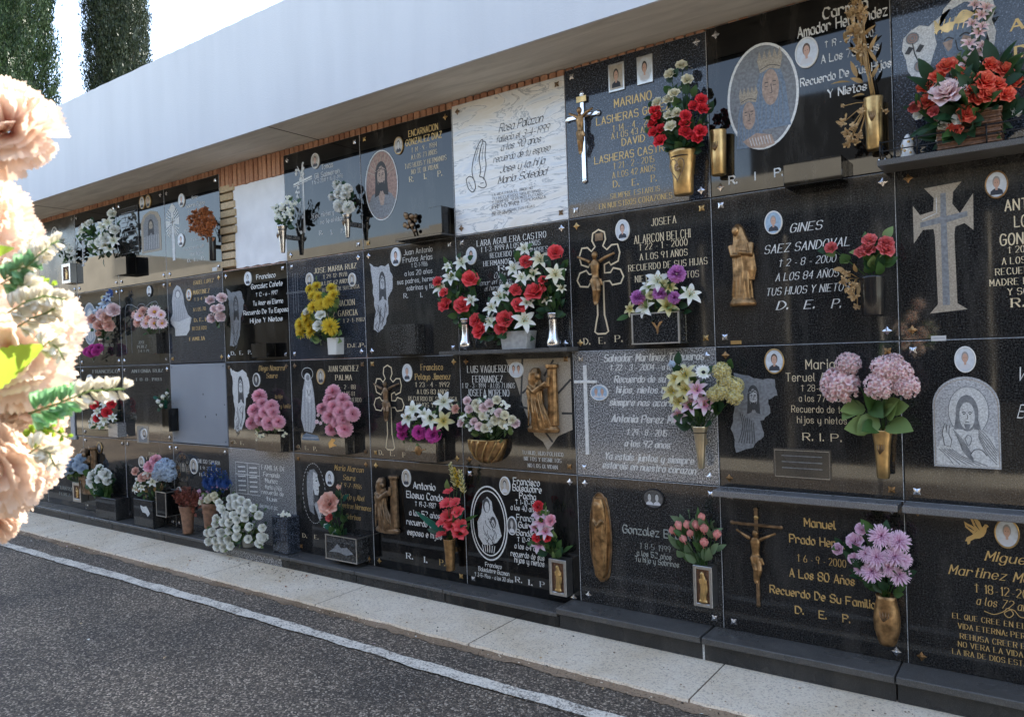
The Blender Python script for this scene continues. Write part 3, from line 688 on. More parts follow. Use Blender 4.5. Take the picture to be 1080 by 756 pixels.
def box_on(name, label, cat, xl, xr, yt, yb, d, m='black_granite', group=None, taper=0., back=0., rim=None, soil=True, part_of=None, floor=None):
    """open-topped block planter fixed at the wall; xl..xr, yt..yb are its FRONT face at depth d"""
    a = P(xl, (yt+yb)/2, d); b_ = P(xr, (yt+yb)/2, d); zc = (xl+xr)/2
    z1 = P(zc, yt, d).z; z0 = P(zc, yb, d).z; x0, x1 = a.x, b_.x
    if floor is not None: z0 = floor
    w = .014; yb_ = -.001-back
    root = thing(name, label, cat, ((x0+x1)/2, -d/2, z0), group or ('block planters on the niche wall' if name == 'stone_planter' else None)) if part_of is None else part_of
    mb = MB()
    mb.bbox((x0, -d, z0), (x1, -d+w, z1), m); mb.bbox((x0, yb_-w, z0), (x1, yb_, z1-.001), m)
    mb.bbox((x0, -d+w, z0), (x0+w, yb_-w, z1-.0005), m); mb.bbox((x1-w, -d+w, z0), (x1, yb_-w, z1-.0005), m); mb.box((x0+w, -d+w, z0), (x1-w, yb_-w, z0+.02), m)
    if taper:
        zt = z1
        mb.v = [((x-(x0+x1)/2)*(1-taper*(zt-z)/(z1-z0))+(x0+x1)/2, y, z) for x, y, z in mb.v]
    mb.build('body' if part_of is None else 'planter_box', root)
    if soil and part_of is None:
        s2 = MB(); s2.box((x0+w+.001, -d+w+.001, z1-.05), (x1-w-.001, yb_-w-.001, z1-.012), 'soil'); s2.build('filling', root)
    if rim:
        r_ = MB(); e = .006
        for x in (x0, x1): r_.box((x-e/2-.001, -d-.0025, z0), (x+e/2+.001, -d+.004, z1+.002), rim)
        for z in (z0, z1): r_.box((x0-e, -d-.003, z-e/2), (x1+e, -d+.005, z+e/2), rim)
        r_.box((x1-.002, -d+.005, z1-e/2), (x1+e, yb_, z1+e/2), rim); r_.box((x1-.002, -d+.005, z0-e/2), (x1+e, yb_, z0+e/2), rim); r_.build('metal_frame', root)
    return root, (x0, x1, z0, z1)
def vase(label, xc, yt, yb, rt, prof, m='brass', d=.06, name='flower_vase', cat='vase', group=None, n=28, sq=False, flute=0, fl=0., bracket=True, orn=None):
    """prof: list of (radius factor, height 0..1) bottom to top; rt: top radius in px"""
    c = P(xc, (yt+yb)/2, d); z1 = P(xc, yt, d).z; z0 = P(xc, yb, d).z; R_ = m_px(rt, c)
    root = thing(name, label, cat, (c.x, c.y, z0), group or 'vases on the niche wall'); mb = MB()
    pr = [(q[0]*R_, q[1]*(z1-z0)) for q in prof]; top = pr[-1]
    pr += [(top[0]*.86, top[1]), (top[0]*.8, top[1]-.03)]
    if sq:
        mb.lathe((c.x, c.y, z0), pr, m, 8, 1., .8); o_ = MB()
    else: mb.lathe((c.x, c.y, z0), pr, m, n, 1, 1, flute, fl)
    mb.build('body', root)
    s_ = MB(); s_.lathe((c.x, c.y, z0+top[1]-.034), [(top[0]*.8, 0), (top[0]*.8, .004)], 'soil', 16); s_.build('inside', root)
    if bracket:
        k = MB(); zc = z0+(z1-z0)*.6; k.bbox((c.x-R_*.3, c.y+R_*.5, zc-.015), (c.x+R_*.3, -.001, zc+.015), m); k.lathe((c.x, -.003, zc), [(.001, 0)], m, 6) if 0 else None; k.build('bracket', root)
    if orn:
        k = MB(); orn(k, c, R_, z0, z1); k.build('ornament', root)
    return root
def orn_leaf(k, c, R_, z0, z1):
    zc = z0+(z1-z0)*.62; y = c.y-R_*.98
    for i in range(4): k.tube([(c.x-R_*.1, y, zc-.02), (c.x+(-.3+.2*i)*R_, y-.003, zc), (c.x+(-.35+.22*i)*R_, y-.001, zc+.02)], [.002, .003, .001], 'dark_bronze', 6)
def orn_heart(k, c, R_, z0, z1):
    zc = z0+(z1-z0)*.55; y = c.y-R_*.93; h = (z1-z0)*.3; w = R_*.5
    pts = [(c.x+w*math.sin(t)**3, y-.003, zc+h*.95*(13*math.cos(t)-5*math.cos(2*t)-2*math.cos(3*t)-math.cos(4*t))/16) for t in [i*PI/12 for i in range(25)]]
    k.tube(pts, .0025, 'dark_bronze', 6)
    for i in range(9): a = i*.7; k.ball((c.x+w*.45*math.cos(a)*(i/9), y-.002, zc+h*.15+h*.4*math.sin(a)*(i/9)), (.007, .004, .007), 'dark_bronze', 8, 6)
def lantern_vase(label, xl, xr, yt, yb, d, m='brushed_steel', group=None):
    a = P(xl, (yt+yb)/2, d); b_ = P(xr, (yt+yb)/2, d); z1 = P((xl+xr)/2, yt, d).z; z0 = P((xl+xr)/2, yb, d).z; x0, x1 = a.x, b_.x; e = (x1-x0)*.16
    root = thing('lantern_vase', label, 'vase', ((x0+x1)/2, -d/2, z0), 'lantern vases on the niche wall'); mb = MB()
    mb.bbox((x0, -d, z0), (x0+e, -.001, z1), m); mb.bbox((x1-e, -d, z0), (x1, -.001, z1), m)
    mb.bbox((x0+e, -d, z0), (x1-e, -.001, z0+e*1.1), m); mb.bbox((x0+e, -d, z1-e*1.1), (x1-e, -.001, z1), m); mb.build('frame', root)
    k = MB(); k.box((x0+e+.0005, -d+.014, z0+e*1.1+.0005), (x1-e-.0005, -.002, z1-e*1.1-.0005), 'wicker'); k.build('back_panel', root)
    def fb(mm):
        F_ = Fig(mm, (x0+e*1.3, x1-e*1.3, z0+e*1.4, z1-e*1.6), .008, -d+.012); fig_robed(F_, True)
    H = z1-z0; sculpt('figure', fb, 'brass', root, max(.0012, H*.012), 1)
    return root
PR_TAPER = [(.55, 0), (.62, .02), (.66, .3), (.8, .7), (1, .97), (1.03, 1)]
PR_CYL = [(.8, 0), (.85, .02), (.9, .5), (1, .98), (1, 1)]
PR_BULB = [(.55, 0), (.7, .06), (.95, .3), (1.02, .5), (.9, .75), (.72, .92), (.8, 1)]
PR_SILVER = [(.85, 0), (.95, .06), (.98, .16), (.8, .28), (.6, .5), (.62, .8), (.8, .97), (.86, 1)]
PR_CONE = [(.35, 0), (.4, .03), (.55, .4), (.8, .85), (1, .97), (1.02, 1)]
PR_POT = [(.7, 0), (.75, .03), (.9, .7), (.92, .8), (1, .82), (1, 1)]
def shelf(root, x0, x1, z, d, h=.022, m='ledge_granite', name='shelf'):
    mb = MB(); mb.bbox((x0, -d, z-h), (x1, -.0005, z), m, .002); return mb.build(name, root)
# ================================================================= ground
GZ = -2.15
def sheet(name, pts, m, z, sub_=False):
    mb = MB(); mb.add([(x, y, z) for x, y in pts], [(0, 1, 2, 3)], m); o = mb.build(name, None, (0, 0, 0)); setting(o); return o
XL, XR = -16., 6.
sheet('ground', [(-600, -600), (600, -600), (600, 600), (-600, 600)], 'earth', -2.24)
sheet('road', [(XL, -5.2), (XR, -5.2), (XR, -.60), (XL, -.60)], 'asphalt', -2.172)
def wobble_strip(name, ya, yb, m, z, amp, seed, step=.02, top=True):
    r_ = random.Random(seed); mb = MB(); n = int((XR-XL)/step); vs = []; a = b_ = 0
    for i in range(n+1):
        x = XL+i*step; a = a*.85+r_.uniform(-amp, amp)*.5; b_ = b_*.85+r_.uniform(-amp, amp)*.5
        vs += [(x, ya+a+.006*math.sin(x*1.3), z), (x, yb+b_+.006*math.sin(x*1.1), z)]
    mb.add(vs, [(2*i, 2*i+2, 2*i+3, 2*i+1) for i in range(n)], m); o = mb.build(name, None, (0, 0, 0)); setting(o); return o
wobble_strip('gutter', -.86, -.58, 'asphalt', -2.168, .006, 3)
wobble_strip('road_edge_line', -.866, -.79, 'worn_paint', -2.1635, .008, 4)
# pavement: long cast slabs with joints, broken front edge
mb = MB(); jx = [XL]
while jx[-1] < XR: jx.append(jx[-1]+1.17)
jx = [x+.05 for x in jx]
for i in range(len(jx)-1):
    r_ = random.Random(i); x0, x1 = jx[i]+.003, jx[i+1]-.003; n = 50; a = 0; vs = []
    for k in range(n+1):
        x = x0+(x1-x0)*k/n; a = a*.7+r_.uniform(-.0028, .0028); y = -.54-a
        vs += [(x, -.02, GZ), (x, y, GZ), (x, y-.008, GZ-.018)]
    mb.add(vs, [(3*k+j, 3*k+3+j, 3*k+4+j, 3*k+1+j) for k in range(n) for j in (0, 1)], 'pavement_stone')
setting(mb.build('pavement', None, (0, 0, 0)))
mb = MB(); mb.add([(XL, -.02, GZ-.006), (XR, -.02, GZ-.006), (XR, -.54, GZ-.006), (XL, -.54, GZ-.006)], [(0, 1, 2, 3)], 'dirt_strip')
mb.add([(XL, -.5, GZ-.004), (XR, -.5, GZ-.004), (XR, -.585, GZ-.0165), (XL, -.585, GZ-.0165)], [(0, 1, 2, 3)], 'dirt_strip'); setting(mb.build('pavement_bed', None, (0, 0, 0)))
wobble_strip('dirt_edge', -.598, -.54, 'dirt_strip', GZ-.0145, .016, 8, .012)
mb = MB(); r_ = random.Random(5)
for i in range(900):
    if i < 150: x, y, z = r_.gauss(-3.95, .35), r_.uniform(-.3, -.17), GZ
    elif i < 560: x, y, z = r_.uniform(-8, 1), r_.gauss(-.565, .02), GZ-.012
    else: x, y, z = r_.uniform(-8, 1), r_.uniform(-.5, -.17), GZ
    s_ = r_.uniform(.0015, .0045); mb.ball((x, y, z+s_*.5), (s_*r_.uniform(.7, 1.8), s_, s_*.6), r_.choice(['dirt_strip', 'dirt_strip', 'soil', 'pavement_stone']), 6, 4)
for i in range(46):
    if i < 20: x, y, z = r_.gauss(-4.1, .5), r_.uniform(-.5, -.17), GZ+.004
    elif i < 34: x, y, z = r_.uniform(-7, 1.), r_.gauss(-.60, .03), GZ-.008
    else: x, y, z = r_.uniform(-7, 1.), r_.uniform(-1.6, -.2), GZ-.004 if 0 else (GZ+.004 if r_.random() < .3 else -2.16)
    if z > GZ: y = max(y, -.5)
    elif z < GZ-.009: y = min(y, -.62)
    petal(mb, r_.uniform(0, 6.28), 0, 0, r_.uniform(.008, .022), r_.uniform(.004, .009), 1.3, 1.9, .4, r_.choice(['p_white', 'p_dried', 'p_rust', 'p_dried', 'p_palepink']), 'round', .3, 2, 3, r_, 0, (x, y, z))
o = mb.build('fallen_litter', None, (0, 0, 0)); setting(o, 'stuff'); tag(o, 'dry crumbs and grit scattered along the pale pavement strip', 'litter')
# ================================================================= niche building
B = thing('niche_building', 'long cemetery wall of burial niches under a wide white overhanging roof edge', 'building', (0, .03, -2.2))
BX0, BX1 = -10.2, 3.2
mb = MB(); mb.box((BX0, .045, -2.2), (BX1, 2.4, .93), 'mortar'); mb.build('wall', B)
mb = MB(); mb.box((BX0-.3, -.42, .80), (BX1+.3, 2.7, .9), 'soffit_concrete'); mb.box((BX0-.3, -.40, .9), (BX1+.3, 2.7, 1.4), 'soffit_concrete')
mb.build('roof_slab', B)
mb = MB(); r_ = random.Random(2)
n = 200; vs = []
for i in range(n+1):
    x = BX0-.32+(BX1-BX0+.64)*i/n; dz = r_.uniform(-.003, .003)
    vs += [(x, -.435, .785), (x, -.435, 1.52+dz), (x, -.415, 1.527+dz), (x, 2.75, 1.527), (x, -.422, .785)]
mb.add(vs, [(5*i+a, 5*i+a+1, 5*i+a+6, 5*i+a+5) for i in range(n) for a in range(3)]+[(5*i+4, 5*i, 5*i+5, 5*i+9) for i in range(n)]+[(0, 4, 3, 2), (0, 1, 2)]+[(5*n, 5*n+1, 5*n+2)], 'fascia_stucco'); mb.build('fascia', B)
mb = MB()
for x in (-3.55, -7.1, 0.9): mb.box((x-.004, -.41, .7985), (x+.004, .04, .801), 'soil')
mb.box((BX0, -.417, .794), (BX1, -.41, .80), 'soil')
mb.build('soffit_joint', B)
def bricks(name, items, m):
    mb = MB()
    for a, b_ in items: mb.bbox(a, b_, m, .003)
    mb.build(name, B)
# soldier course below the soffit
it = []; x = BX0; r_ = random.Random(3)
while x < BX1:
    j = r_.uniform(-.004, .004); zl = .64 if (-5.56 < x < -3.9-.04 or x < -7.06-.5) else .71
    if -4.70 < x < -3.93: zl = .63
    it.append(((x+.004, .004+j, zl), (x+.046, .044, .797))); x += .052
bricks('brick_course', it, 'red_brick')
it = []
for (x0, x1, z0, z1) in ((-4.70, -3.93, -.035, .005), (-3.92, -3.14, -.035, .035), (-3.92, -3.14, -.712, -.672)):
    x = x0
    while x < x1-.03: it.append(((x+.003, .006+r_.uniform(-.004, .004), z0), (x+.05, .044, z1))); x += .053
bricks('brick_sill', it, 'red_brick')
it = []; z = .02; k = 0
while z < .62:
    it.append(((-4.705, .0+r_.uniform(-.006, .006), z+.008), (-4.53+r_.uniform(-.02, .02), .044, z+.058))); z += .064; k += 1
bricks('brick_pier', it, 'yellow_brick')
# plinth stones
mb = MB()
def plinth(x0, x1, right, m):
    mb = MB(); top = -2.035 if right else -2.066; d = .165 if right else .15; f = .13
    mb.bbox((x0+.001, -d, top-(.03 if right else .022)), (x1-.001, .03, top), 'ledge_granite', .003)
    mb.bbox((x0+.001, -f, GZ-.01), (x1-.001, .03, top-(.0305 if right else .0225)), m, .002); mb.build('plinth_stone', B)
for a, b_, m in ((-1.63, -.842, 'edge_granite'), (-.834, -.03, 'edge_granite'), (-.026, 1.2, 'edge_granite'), (1.204, 3.0, 'edge_granite')): plinth(a, b_, True, m)
for a, b_, m in ((-2.42, -1.632, 'deep_black'), (-3.17, -2.424, 'black_granite'), (-3.93, -3.174, 'black_granite'), (-4.72, -3.934, 'grey_granite'), (-5.45, -4.724, 'black_granite'), (-6.3, -5.454, 'black_granite'), (-7.1, -6.304, 'black_granite'), (-8.0, -7.104, 'black_granite'), (-9., -8.004, 'black_granite'), (-10., -9.004, 'black_granite')): plinth(a, b_, False, m)
mb = MB(); mb.box((-.8425, -.1315, GZ), (-.8335, .0, -2.066), 'engrave_light'); mb.build('plinth_joint', B)
# ================================================================= opposite building (seen as the reflection in the polished stones)
OB = thing('opposite_building', 'sunlit cream niche building across the road, seen only mirrored in the polished stones', 'building', (-3, -5.5, -2.2))
mb = MB(); mb.box((-26, -7.5, -2.2), (7, -5.35, 1.0), 'cream_render'); mb.build('wall', OB)
mb = MB(); mb.box((-26.3, -7.8, .98), (-16.2, -4.95, 1.75), 'cream_render'); mb.box((-16.19, -7.8, .98), (7.3, -4.95, 1.16), 'cream_render'); mb.build('roof_slab', OB)
mb = MB(); mb.box((-2.6, -9, 1.165), (7, -6.2, 2.3), 'mirrored_dark'); mb.build('added_dark_block', OB)  # unseen block added to darken the band mirrored in the right-hand stones
mb = MB()
for i in range(-26, 6):
    for r in range(4):
        mb.box((i*.98+.02, -5.345, ZR[r+1]+.01), (i*.98+.97, -5.32, ZR[r]-.0), 'brown_granite' if (i*7+r*3) % 9 == 0 else 'deep_black')
mb.build('niche_stones', OB)
# ================================================================= stones
G = 'gold_letter'; WH = 'white_letter'; CR = 'cream_letter'
def engr_ragged(root, xl, xr, yt, yb, seed, light='engrave_grey', dark='engrave_dark'):
    def fn(D):
        base = [(0., 1.), (.25, .93), (.75, .95), (.95, .78), (.9, .6), (.72, .5), (.68, .25), (.5, .08), (.3, .02), (.1, .05), (.18, .3), (.12, .55), (.1, .8)]
        D.fill(ragged(4, seed, base, .028), light); face(D, .5, .68, .42, light, dark, 1.1)
        r_ = random.Random(seed)
        for k in range(9):
            x = r_.uniform(.2, .6); z = r_.uniform(.08, .42); D.line([(x, z), (x+r_.uniform(-.12, .12), z-.07), (x+r_.uniform(-.1, .1), z-.13)], .004, dark)
        D.line([(.3, .4), (.35, .2), (.28, .06)], .006, dark); D.line([(.6, .42), (.55, .25), (.42, .1)], .006, dark)
    return engraving(root, xl, xr, yt, yb, fn)
def cross_loops(root, xl, xr, yt, yb, wid=.007, m='cream_letter'):     # outlined double-arm cross with rounded ends
    def fn(D):
        pts = [(.42, 0.), (.36, .02), (.4, .12), (.43, .18), (.43, .50), (.3, .50), (.25, .46), (.08, .47), (.02, .53), (.08, .6), (.22, .62), (.28, .58), (.40, .58), (.40, .66), (.3, .68), (.27, .65), (.12, .68), (.08, .76), (.14, .84), (.26, .84), (.34, .8), (.42, .84), (.36, .9), (.38, .97), (.5, 1.), (.62, .97), (.64, .9), (.58, .84), (.66, .8), (.76, .84), (.88, .84), (.92, .76), (.88, .68), (.73, .65), (.7, .68), (.60, .66), (.60, .58), (.72, .58), (.78, .62), (.92, .6), (.98, .53), (.92, .47), (.75, .46), (.7, .50), (.57, .50), (.57, .18), (.6, .12), (.64, .02), (.58, 0)]
        D.line(pts, wid, m, True, False)
    return engraving(root, xl, xr, yt, yb, fn, 'cross_outline')
def crucifix(root, xl, xr, yt, yb, arm=.78, y0=-.012, wood='steel', bw=.03, plaque=True):
    x0, x1, z0, z1 = rect_px(xl, xr, yt, yb); H = z1-z0; cx = (x0+x1)/2; w = H*bw; mb = MB()
    mb.bbox((cx-w/2, -.012, z0), (cx+w/2, -.001, z1), wood, .002); za = z0+H*arm; mb.bbox((x0, -.0135, za-w*.45), (x1, -.0015, za+w*.45), wood, .002)
    if plaque: mb.bbox((cx-w*1.3, -.017, z1-H*.1), (cx+w*1.3, -.0125, z1-H*.03), 'brass', .001)
    for q in ((x0, za), (x1, za), (cx, z0), (cx, z1)): mb.ball((q[0], -.008, q[1]), (w*.7, .006, w*.7), wood, 8, 6)
    mb.build('cross', root)
def christ(root, xl, xr, yt, yb, dy=.03, y0=-.012, m='bronze', vox=.002):
    R = rect_px(xl, xr, yt, yb); sculpt('bronze_figure', lambda mm: fig_crucified(Fig(mm, R, dy, y0)), m, root, vox, 2)
# ---- column 0
s = slab(0, 1, 'blue speckled stone at top right with a thorn-crowned face and pale rose engraving', 'blue_granite', 'steel', (0, 0, 0, -.038))
def ghost(D):
    out = [(.18, .0), (.28, .12), (.33, .28), (.38, .42), (.42, .5), (.38, .6), (.44, .74), (.5, .88), (.6, 1.), (.75, 1.03), (.88, .98), (.98, .86), (1., .7), (.96, .55), (.98, .4), (.92, .25), (.9, .3), (.94, .45), (.9, .6), (.93, .75), (.86, .9), (.7, .93), (.56, .86), (.5, .7), (.48, .56), (.5, .4), (.42, .22), (.32, .1), (.24, .04)]
    D.fill([(.0, .52), (.04, .4), (.06, .25), (.14, .1), (.2, .02), (.26, .1), (.3, .25), (.34, .38), (.38, .5), (.36, .62), (.42, .74), (.46, .9), (.56, 1.), (.56, .92), (.44, .84), (.3, .74), (.2, .78), (.1, .74), (.02, .66)], 'engrave_light')
    D.fill([(.46, .9), (.56, 1.), (.7, 1.04), (.86, 1.), (.96, .9), (.99, .76), (.95, .64), (.99, .5), (.97, .35), (.9, .25), (.92, .42), (.88, .58), (.91, .72), (.84, .88), (.68, .93), (.55, .88)], 'engrave_light')
    D.fill([(.46, .42), (.5, .3), (.6, .24), (.72, .22), (.86, .3), (.9, .5), (.86, .72), (.7, .82), (.5, .76), (.44, .6)], 'blue_print')
    D.fill([(.44, .5), (.5, .38), (.54, .42), (.55, .52)], 'skin_print'); D.fill([(.62, .45), (.72, .38), (.74, .5), (.66, .54)], 'skin_print'); D.fill([(.5, .3), (.6, .22), (.66, .28), (.6, .34)], 'engrave_mid')
    D.line([(.46, .52), (.5, .55), (.56, .52)], .006, 'engrave_dark'); D.line([(.62, .53), (.68, .56), (.75, .52)], .006, 'engrave_dark'); D.line([(.58, .5), (.6, .38), (.64, .36)], .004, 'engrave_dark')
    for k in range(6): D.line([(.36, .64+.03*k), (.5, .72-.02*k), (.66, .70+.025*k), (.82, .8-.02*k)], .007, 'brass')
    for k in range(8): D.line([(.38+.055*k, .62), (.42+.055*k, .78)], .0035, 'brass')
    for u, v in ((.12, .64), (.2, .28)):
        D.ell(u, v, .075, .075, 'engrave_mid', 14); D.ring(u, v, .05, .05, .004, 'rust_print'); D.ring(u, v, .025, .025, .004, 'rust_print')
    for u, v in ((.08, .5), (.2, .5), (.3, .2), (.26, .14)): D.fill([(u-.05, v-.03), (u, v+.05), (u+.05, v+.02), (u, v-.05)], 'engrave_dark')
    D.line([(.12, .58), (.14, .45), (.18, .34)], .004, 'engrave_dark')
engraving(s, 951, 1052, 0, 88, ghost, 'thorn_crowned_face')
writing(s, [('A', 1066, 1079, 26, .05, G, 'gothic'), ('D', 1071, 1085, 54, .05, G, 'gothic'), ('R', 1096, 1112, 26, .05, G, 'gothic'), ('E', 1100, 1114, 54, .05, G, 'gothic')])
lx0 = P(936, 172, .06).x
root0 = s
SH1 = thing('stone_ledge', 'narrow dark granite ledge jutting below the top right stone, carrying the rose basket', 'ledge', (.3, -.05, P(1000, 166, .12).z-.03), 'stone ledges on the niche wall')
zL = P(1010, 160, .1).z
mb = MB(); mb.bbox((lx0-.02, -.17, zL-.024), (.8, -.0005, zL), 'ledge_granite', .002); mb.build('ledge_board', SH1)
mb = MB()
for z in (.035, .07): mb.tube([(lx0-.01, -.012, zL+z), (lx0-.01, -.155, zL+z), (.8, -.155, zL+z)], .0028, 'iron', 6)
for x in (lx0-.01, lx0+.12, .33, .55, .79): mb.tube([(x, -.155, zL), (x, -.155, zL+.078)], .0032, 'iron', 6)
mb.tube([(lx0-.01, -.1, zL), (lx0-.01, -.1, zL+.07)], .003, 'iron', 6); mb.build('railing', SH1)
s = slab(0, 2, 'black stone on the right edge carved with a large flared light cross', 'black_granite', 'bronze')
def bigcross(D):
    D.fill([(.2, .985), (.82, 1.), (.68, .93), (.66, .84), (.78, .76), (1.0, .90), (.99, .62), (.85, .68), (.7, .66), (.68, .6), (.70, .07), (.86, .02), (.24, 0.), (.38, .07), (.36, .6), (.34, .66), (.16, .66), (.0, .56), (0., .86), (.12, .78), (.34, .80), (.36, .9)], 'engrave_tan')
    D.fill([(.47, .93), (.56, .93), (.56, .75), (.9, .77), (.9, .73), (.56, .70), (.58, .06), (.46, .06), (.46, .70), (.12, .68), (.12, .72), (.46, .75)], 'engrave_mid')
    D.line([(.4, .9), (.4, .78), (.15, .74)], .003, 'engrave_light', False, False)
engraving(s, 964, 1028, 194, 330, bigcross, 'flared_cross')
portrait(s, 1051, 195, 12.5, 15, 'bronze', 'photo_pale', 'hair_grey', 'skin', 'cloth_dark')
writing(s, [('ANTONIO', 1060, 1114, 214, .05, CR, 'bold'), ('LOPEZ', 1070, 1106, 232, .05, CR, 'bold'), ('GONZALEZ', 1055, 1125, 250, .05, CR, 'bold'), ('† 20-3-2001', 1063, 1116, 251.5+10, .03, CR), ('A LOS 52 AÑOS', 1057, 1124, 263+10, .03, CR),
            ('RECUERDO DE TU', 1050, 1130, 284, .03, CR), ('MADRE HERMANOS', 1044, 1132, 284+11.5, .03, CR), ('Y SOBRINOS', 1063, 1122, 306, .03, CR), ('R. I. P.', 1067, 1118, 318, .04, CR)])
mb = MB(); D = Draw(mb, rect_px(982, 998, 354, 359.5)); D.fill([(0, 0), (1, 0), (1, 1), (0, 1)], 'tag_white'); D.line([(.1, .5), (.9, .5)], .002, 'engrave_mid'); mb.build('mason_tag', s)
s = slab(0, 3, 'black stone on the right edge with a pale arched engraving of a haloed robed figure', 'black_granite', 'steel')
def archfig(D):
    arch = [(0, 0), (1, 0), (1, .68)]+[(.5+.5*math.cos(t), .68+.32*math.sin(t)) for t in [i*PI/14 for i in range(1, 14)]]+[(0, .68)]
    D.fill(arch, 'engrave_grey'); D.line([(p[0]*.95+.025, p[1]*.95+.02) for p in arch], .003, 'engrave_tan', True, False)
    D.ell(.54, .62, .30, .27, 'engrave_light'); D.ring(.54, .62, .30, .27, .003, 'engrave_mid')
    D.fill([(.05, .02), (.05, .2), (.2, .42), (.38, .46), (.66, .46), (.9, .34), (.97, .1), (.97, .02)], 'engrave_light')
    D.ell(.52, .6, .17, .2, 'engrave_mid'); D.fill([(.36, .6), (.32, .42), (.44, .42), (.44, .55)], 'engrave_mid'); D.fill([(.66, .6), (.72, .42), (.62, .42), (.6, .55)], 'engrave_mid')
    D.ell(.52, .57, .115, .15, 'engrave_light')
    for u in (.475, .565): D.line([(u-.03, .6), (u, .612), (u+.03, .6)], .003, 'engrave_dark'); D.ell(u, .59, .014, .008, 'engrave_dark', 8)
    D.line([(.52, .59), (.53, .54), (.51, .535)], .002, 'engrave_dark'); D.line([(.49, .5), (.55, .5)], .003, 'engrave_dark', False, False); D.fill([(.47, .48), (.57, .48), (.55, .43), (.52, .41), (.49, .43)], 'engrave_mid')
    for k in range(6): D.line([(.08+.04*k, .2), (.2+.05*k, .12), (.3+.1*k, .03)], .003, 'engrave_mid')
    for k in range(7): D.line([(.3+.02*k, .42-.03*k), (.45, .3-.02*k), (.6, .12-.01*k)], .0025, 'engrave_mid')
    for k in range(6): D.line([(.68, .44-.02*k), (.8, .36-.04*k), (.94, .2-.03*k)], .0025, 'engrave_mid')
    D.fill([(.17, .24), (.14, .38), (.18, .48), (.2, .48), (.2, .38), (.22, .47), (.25, .46), (.24, .36), (.28, .3), (.26, .22)], 'engrave_light'); D.line([(.17, .24), (.14, .38), (.18, .48), (.2, .48), (.2, .38), (.22, .47), (.25, .46), (.24, .36), (.28, .3), (.26, .22)], .0025, 'engrave_dark', True, False)
    D.fill([(.56, .15), (.62, .2), (.72, .2), (.8, .14), (.74, .1), (.6, .11)], 'engrave_light'); D.line([(.56, .15), (.62, .2), (.72, .2), (.8, .14)], .003, 'engrave_dark')
    D.line([(.48, .32), (.53, .36), (.58, .32), (.53, .24), (.48, .32)], .003, 'engrave_mid')
engraving(s, 984, 1055, 397, 493, archfig, 'arched_figure')
portrait(s, 1018, 379, 11.5, 14, 'ceramic', 'photo_pale', 'hair_grey', 'skin', 'cloth_light')
writing(s, [('Victor', 1072, 1110, 394, .06, WH, 'script'), ('Belmonte', 1073, 1125, 434, .06, WH, 'script')])
s = slab(0, 4, 'black stone at the bottom right with a gold flying dove and long gold verse', 'black_granite', 'bronze')
def dove(D):
    m = 'gold_letter'
    D.fill([(1., .60), (.93, .66), (.84, .66), (.74, .56), (.55, .46), (.36, .34), (.12, .16), (.2, .1), (.42, .2), (.6, .22), (.78, .3), (.88, .42), (.92, .56)], m)
    D.fill([(.74, .54), (.5, .44), (.36, .62), (.26, .8), (.26, 1.), (.38, .94), (.5, .82), (.64, .72)], m)
    D.fill([(.56, .48), (.36, .34), (.2, .44), (.05, .52), (.0, .7), (.14, .64), (.3, .6), (.44, .54)], m); D.fill([(.3, .3), (.22, .04), (.12, .0), (.1, .1), (.02, .1), (.1, .22)], m)
    D.ell(.88, .6, .015, .015, 'ink', 8)
    for k in range(4): D.line([(.32+.04*k, .9-.09*k), (.5+.04*k, .6-.04*k)], .002, 'ink')
    for k in range(3): D.line([(.08+.05*k, .58-.03*k), (.3+.05*k, .5-.03*k)], .002, 'ink')
engraving(s, 1017, 1043, 540, 575, dove, 'dove')
portrait(s, 1062, 562, 13.5, 16, 'brass', 'photo_pale', 'hair_grey', 'skin', 'cloth_light')
writing(s, [('Miguel', 1039, 1086, 588, .045, G, 'italic'), ('Martinez Molina', 1001, 1112, 606.5, .045, G, 'italic'), ('† 18-12-2004', 1028, 1098, 624, .04, G), ('a los 72 años', 1030, 1094, 637, .04, G, 'italic'),
            ('EL QUE CREE EN EL HIJO TIENE', 1005, 1130, 658, .025, G, 'serif'), ('VIDA ETERNA: PERO EL QUE', 1011, 1120, 668, .025, G, 'serif'), ('REHUSA CREER EN EL HIJO', 1013, 1122, 679, .025, G, 'serif'), ('NO VERA LA VIDA, SINO QUE', 1011, 1124, 688, .025, G, 'serif'), ('LA IRA DE DIOS ESTA SOBRE EL', 1005, 1128, 697, .025, G, 'serif')])
engraving(s, 1038, 1090, 641, 652, lambda D: [D.line([(0, .4), (.2, .2), (.4, .6), (.5, 1.), (.6, .5), (.5, .1), (.42, .5), (.6, .9), (.75, .3), (1, .5)], .003, G)], 'flourish')
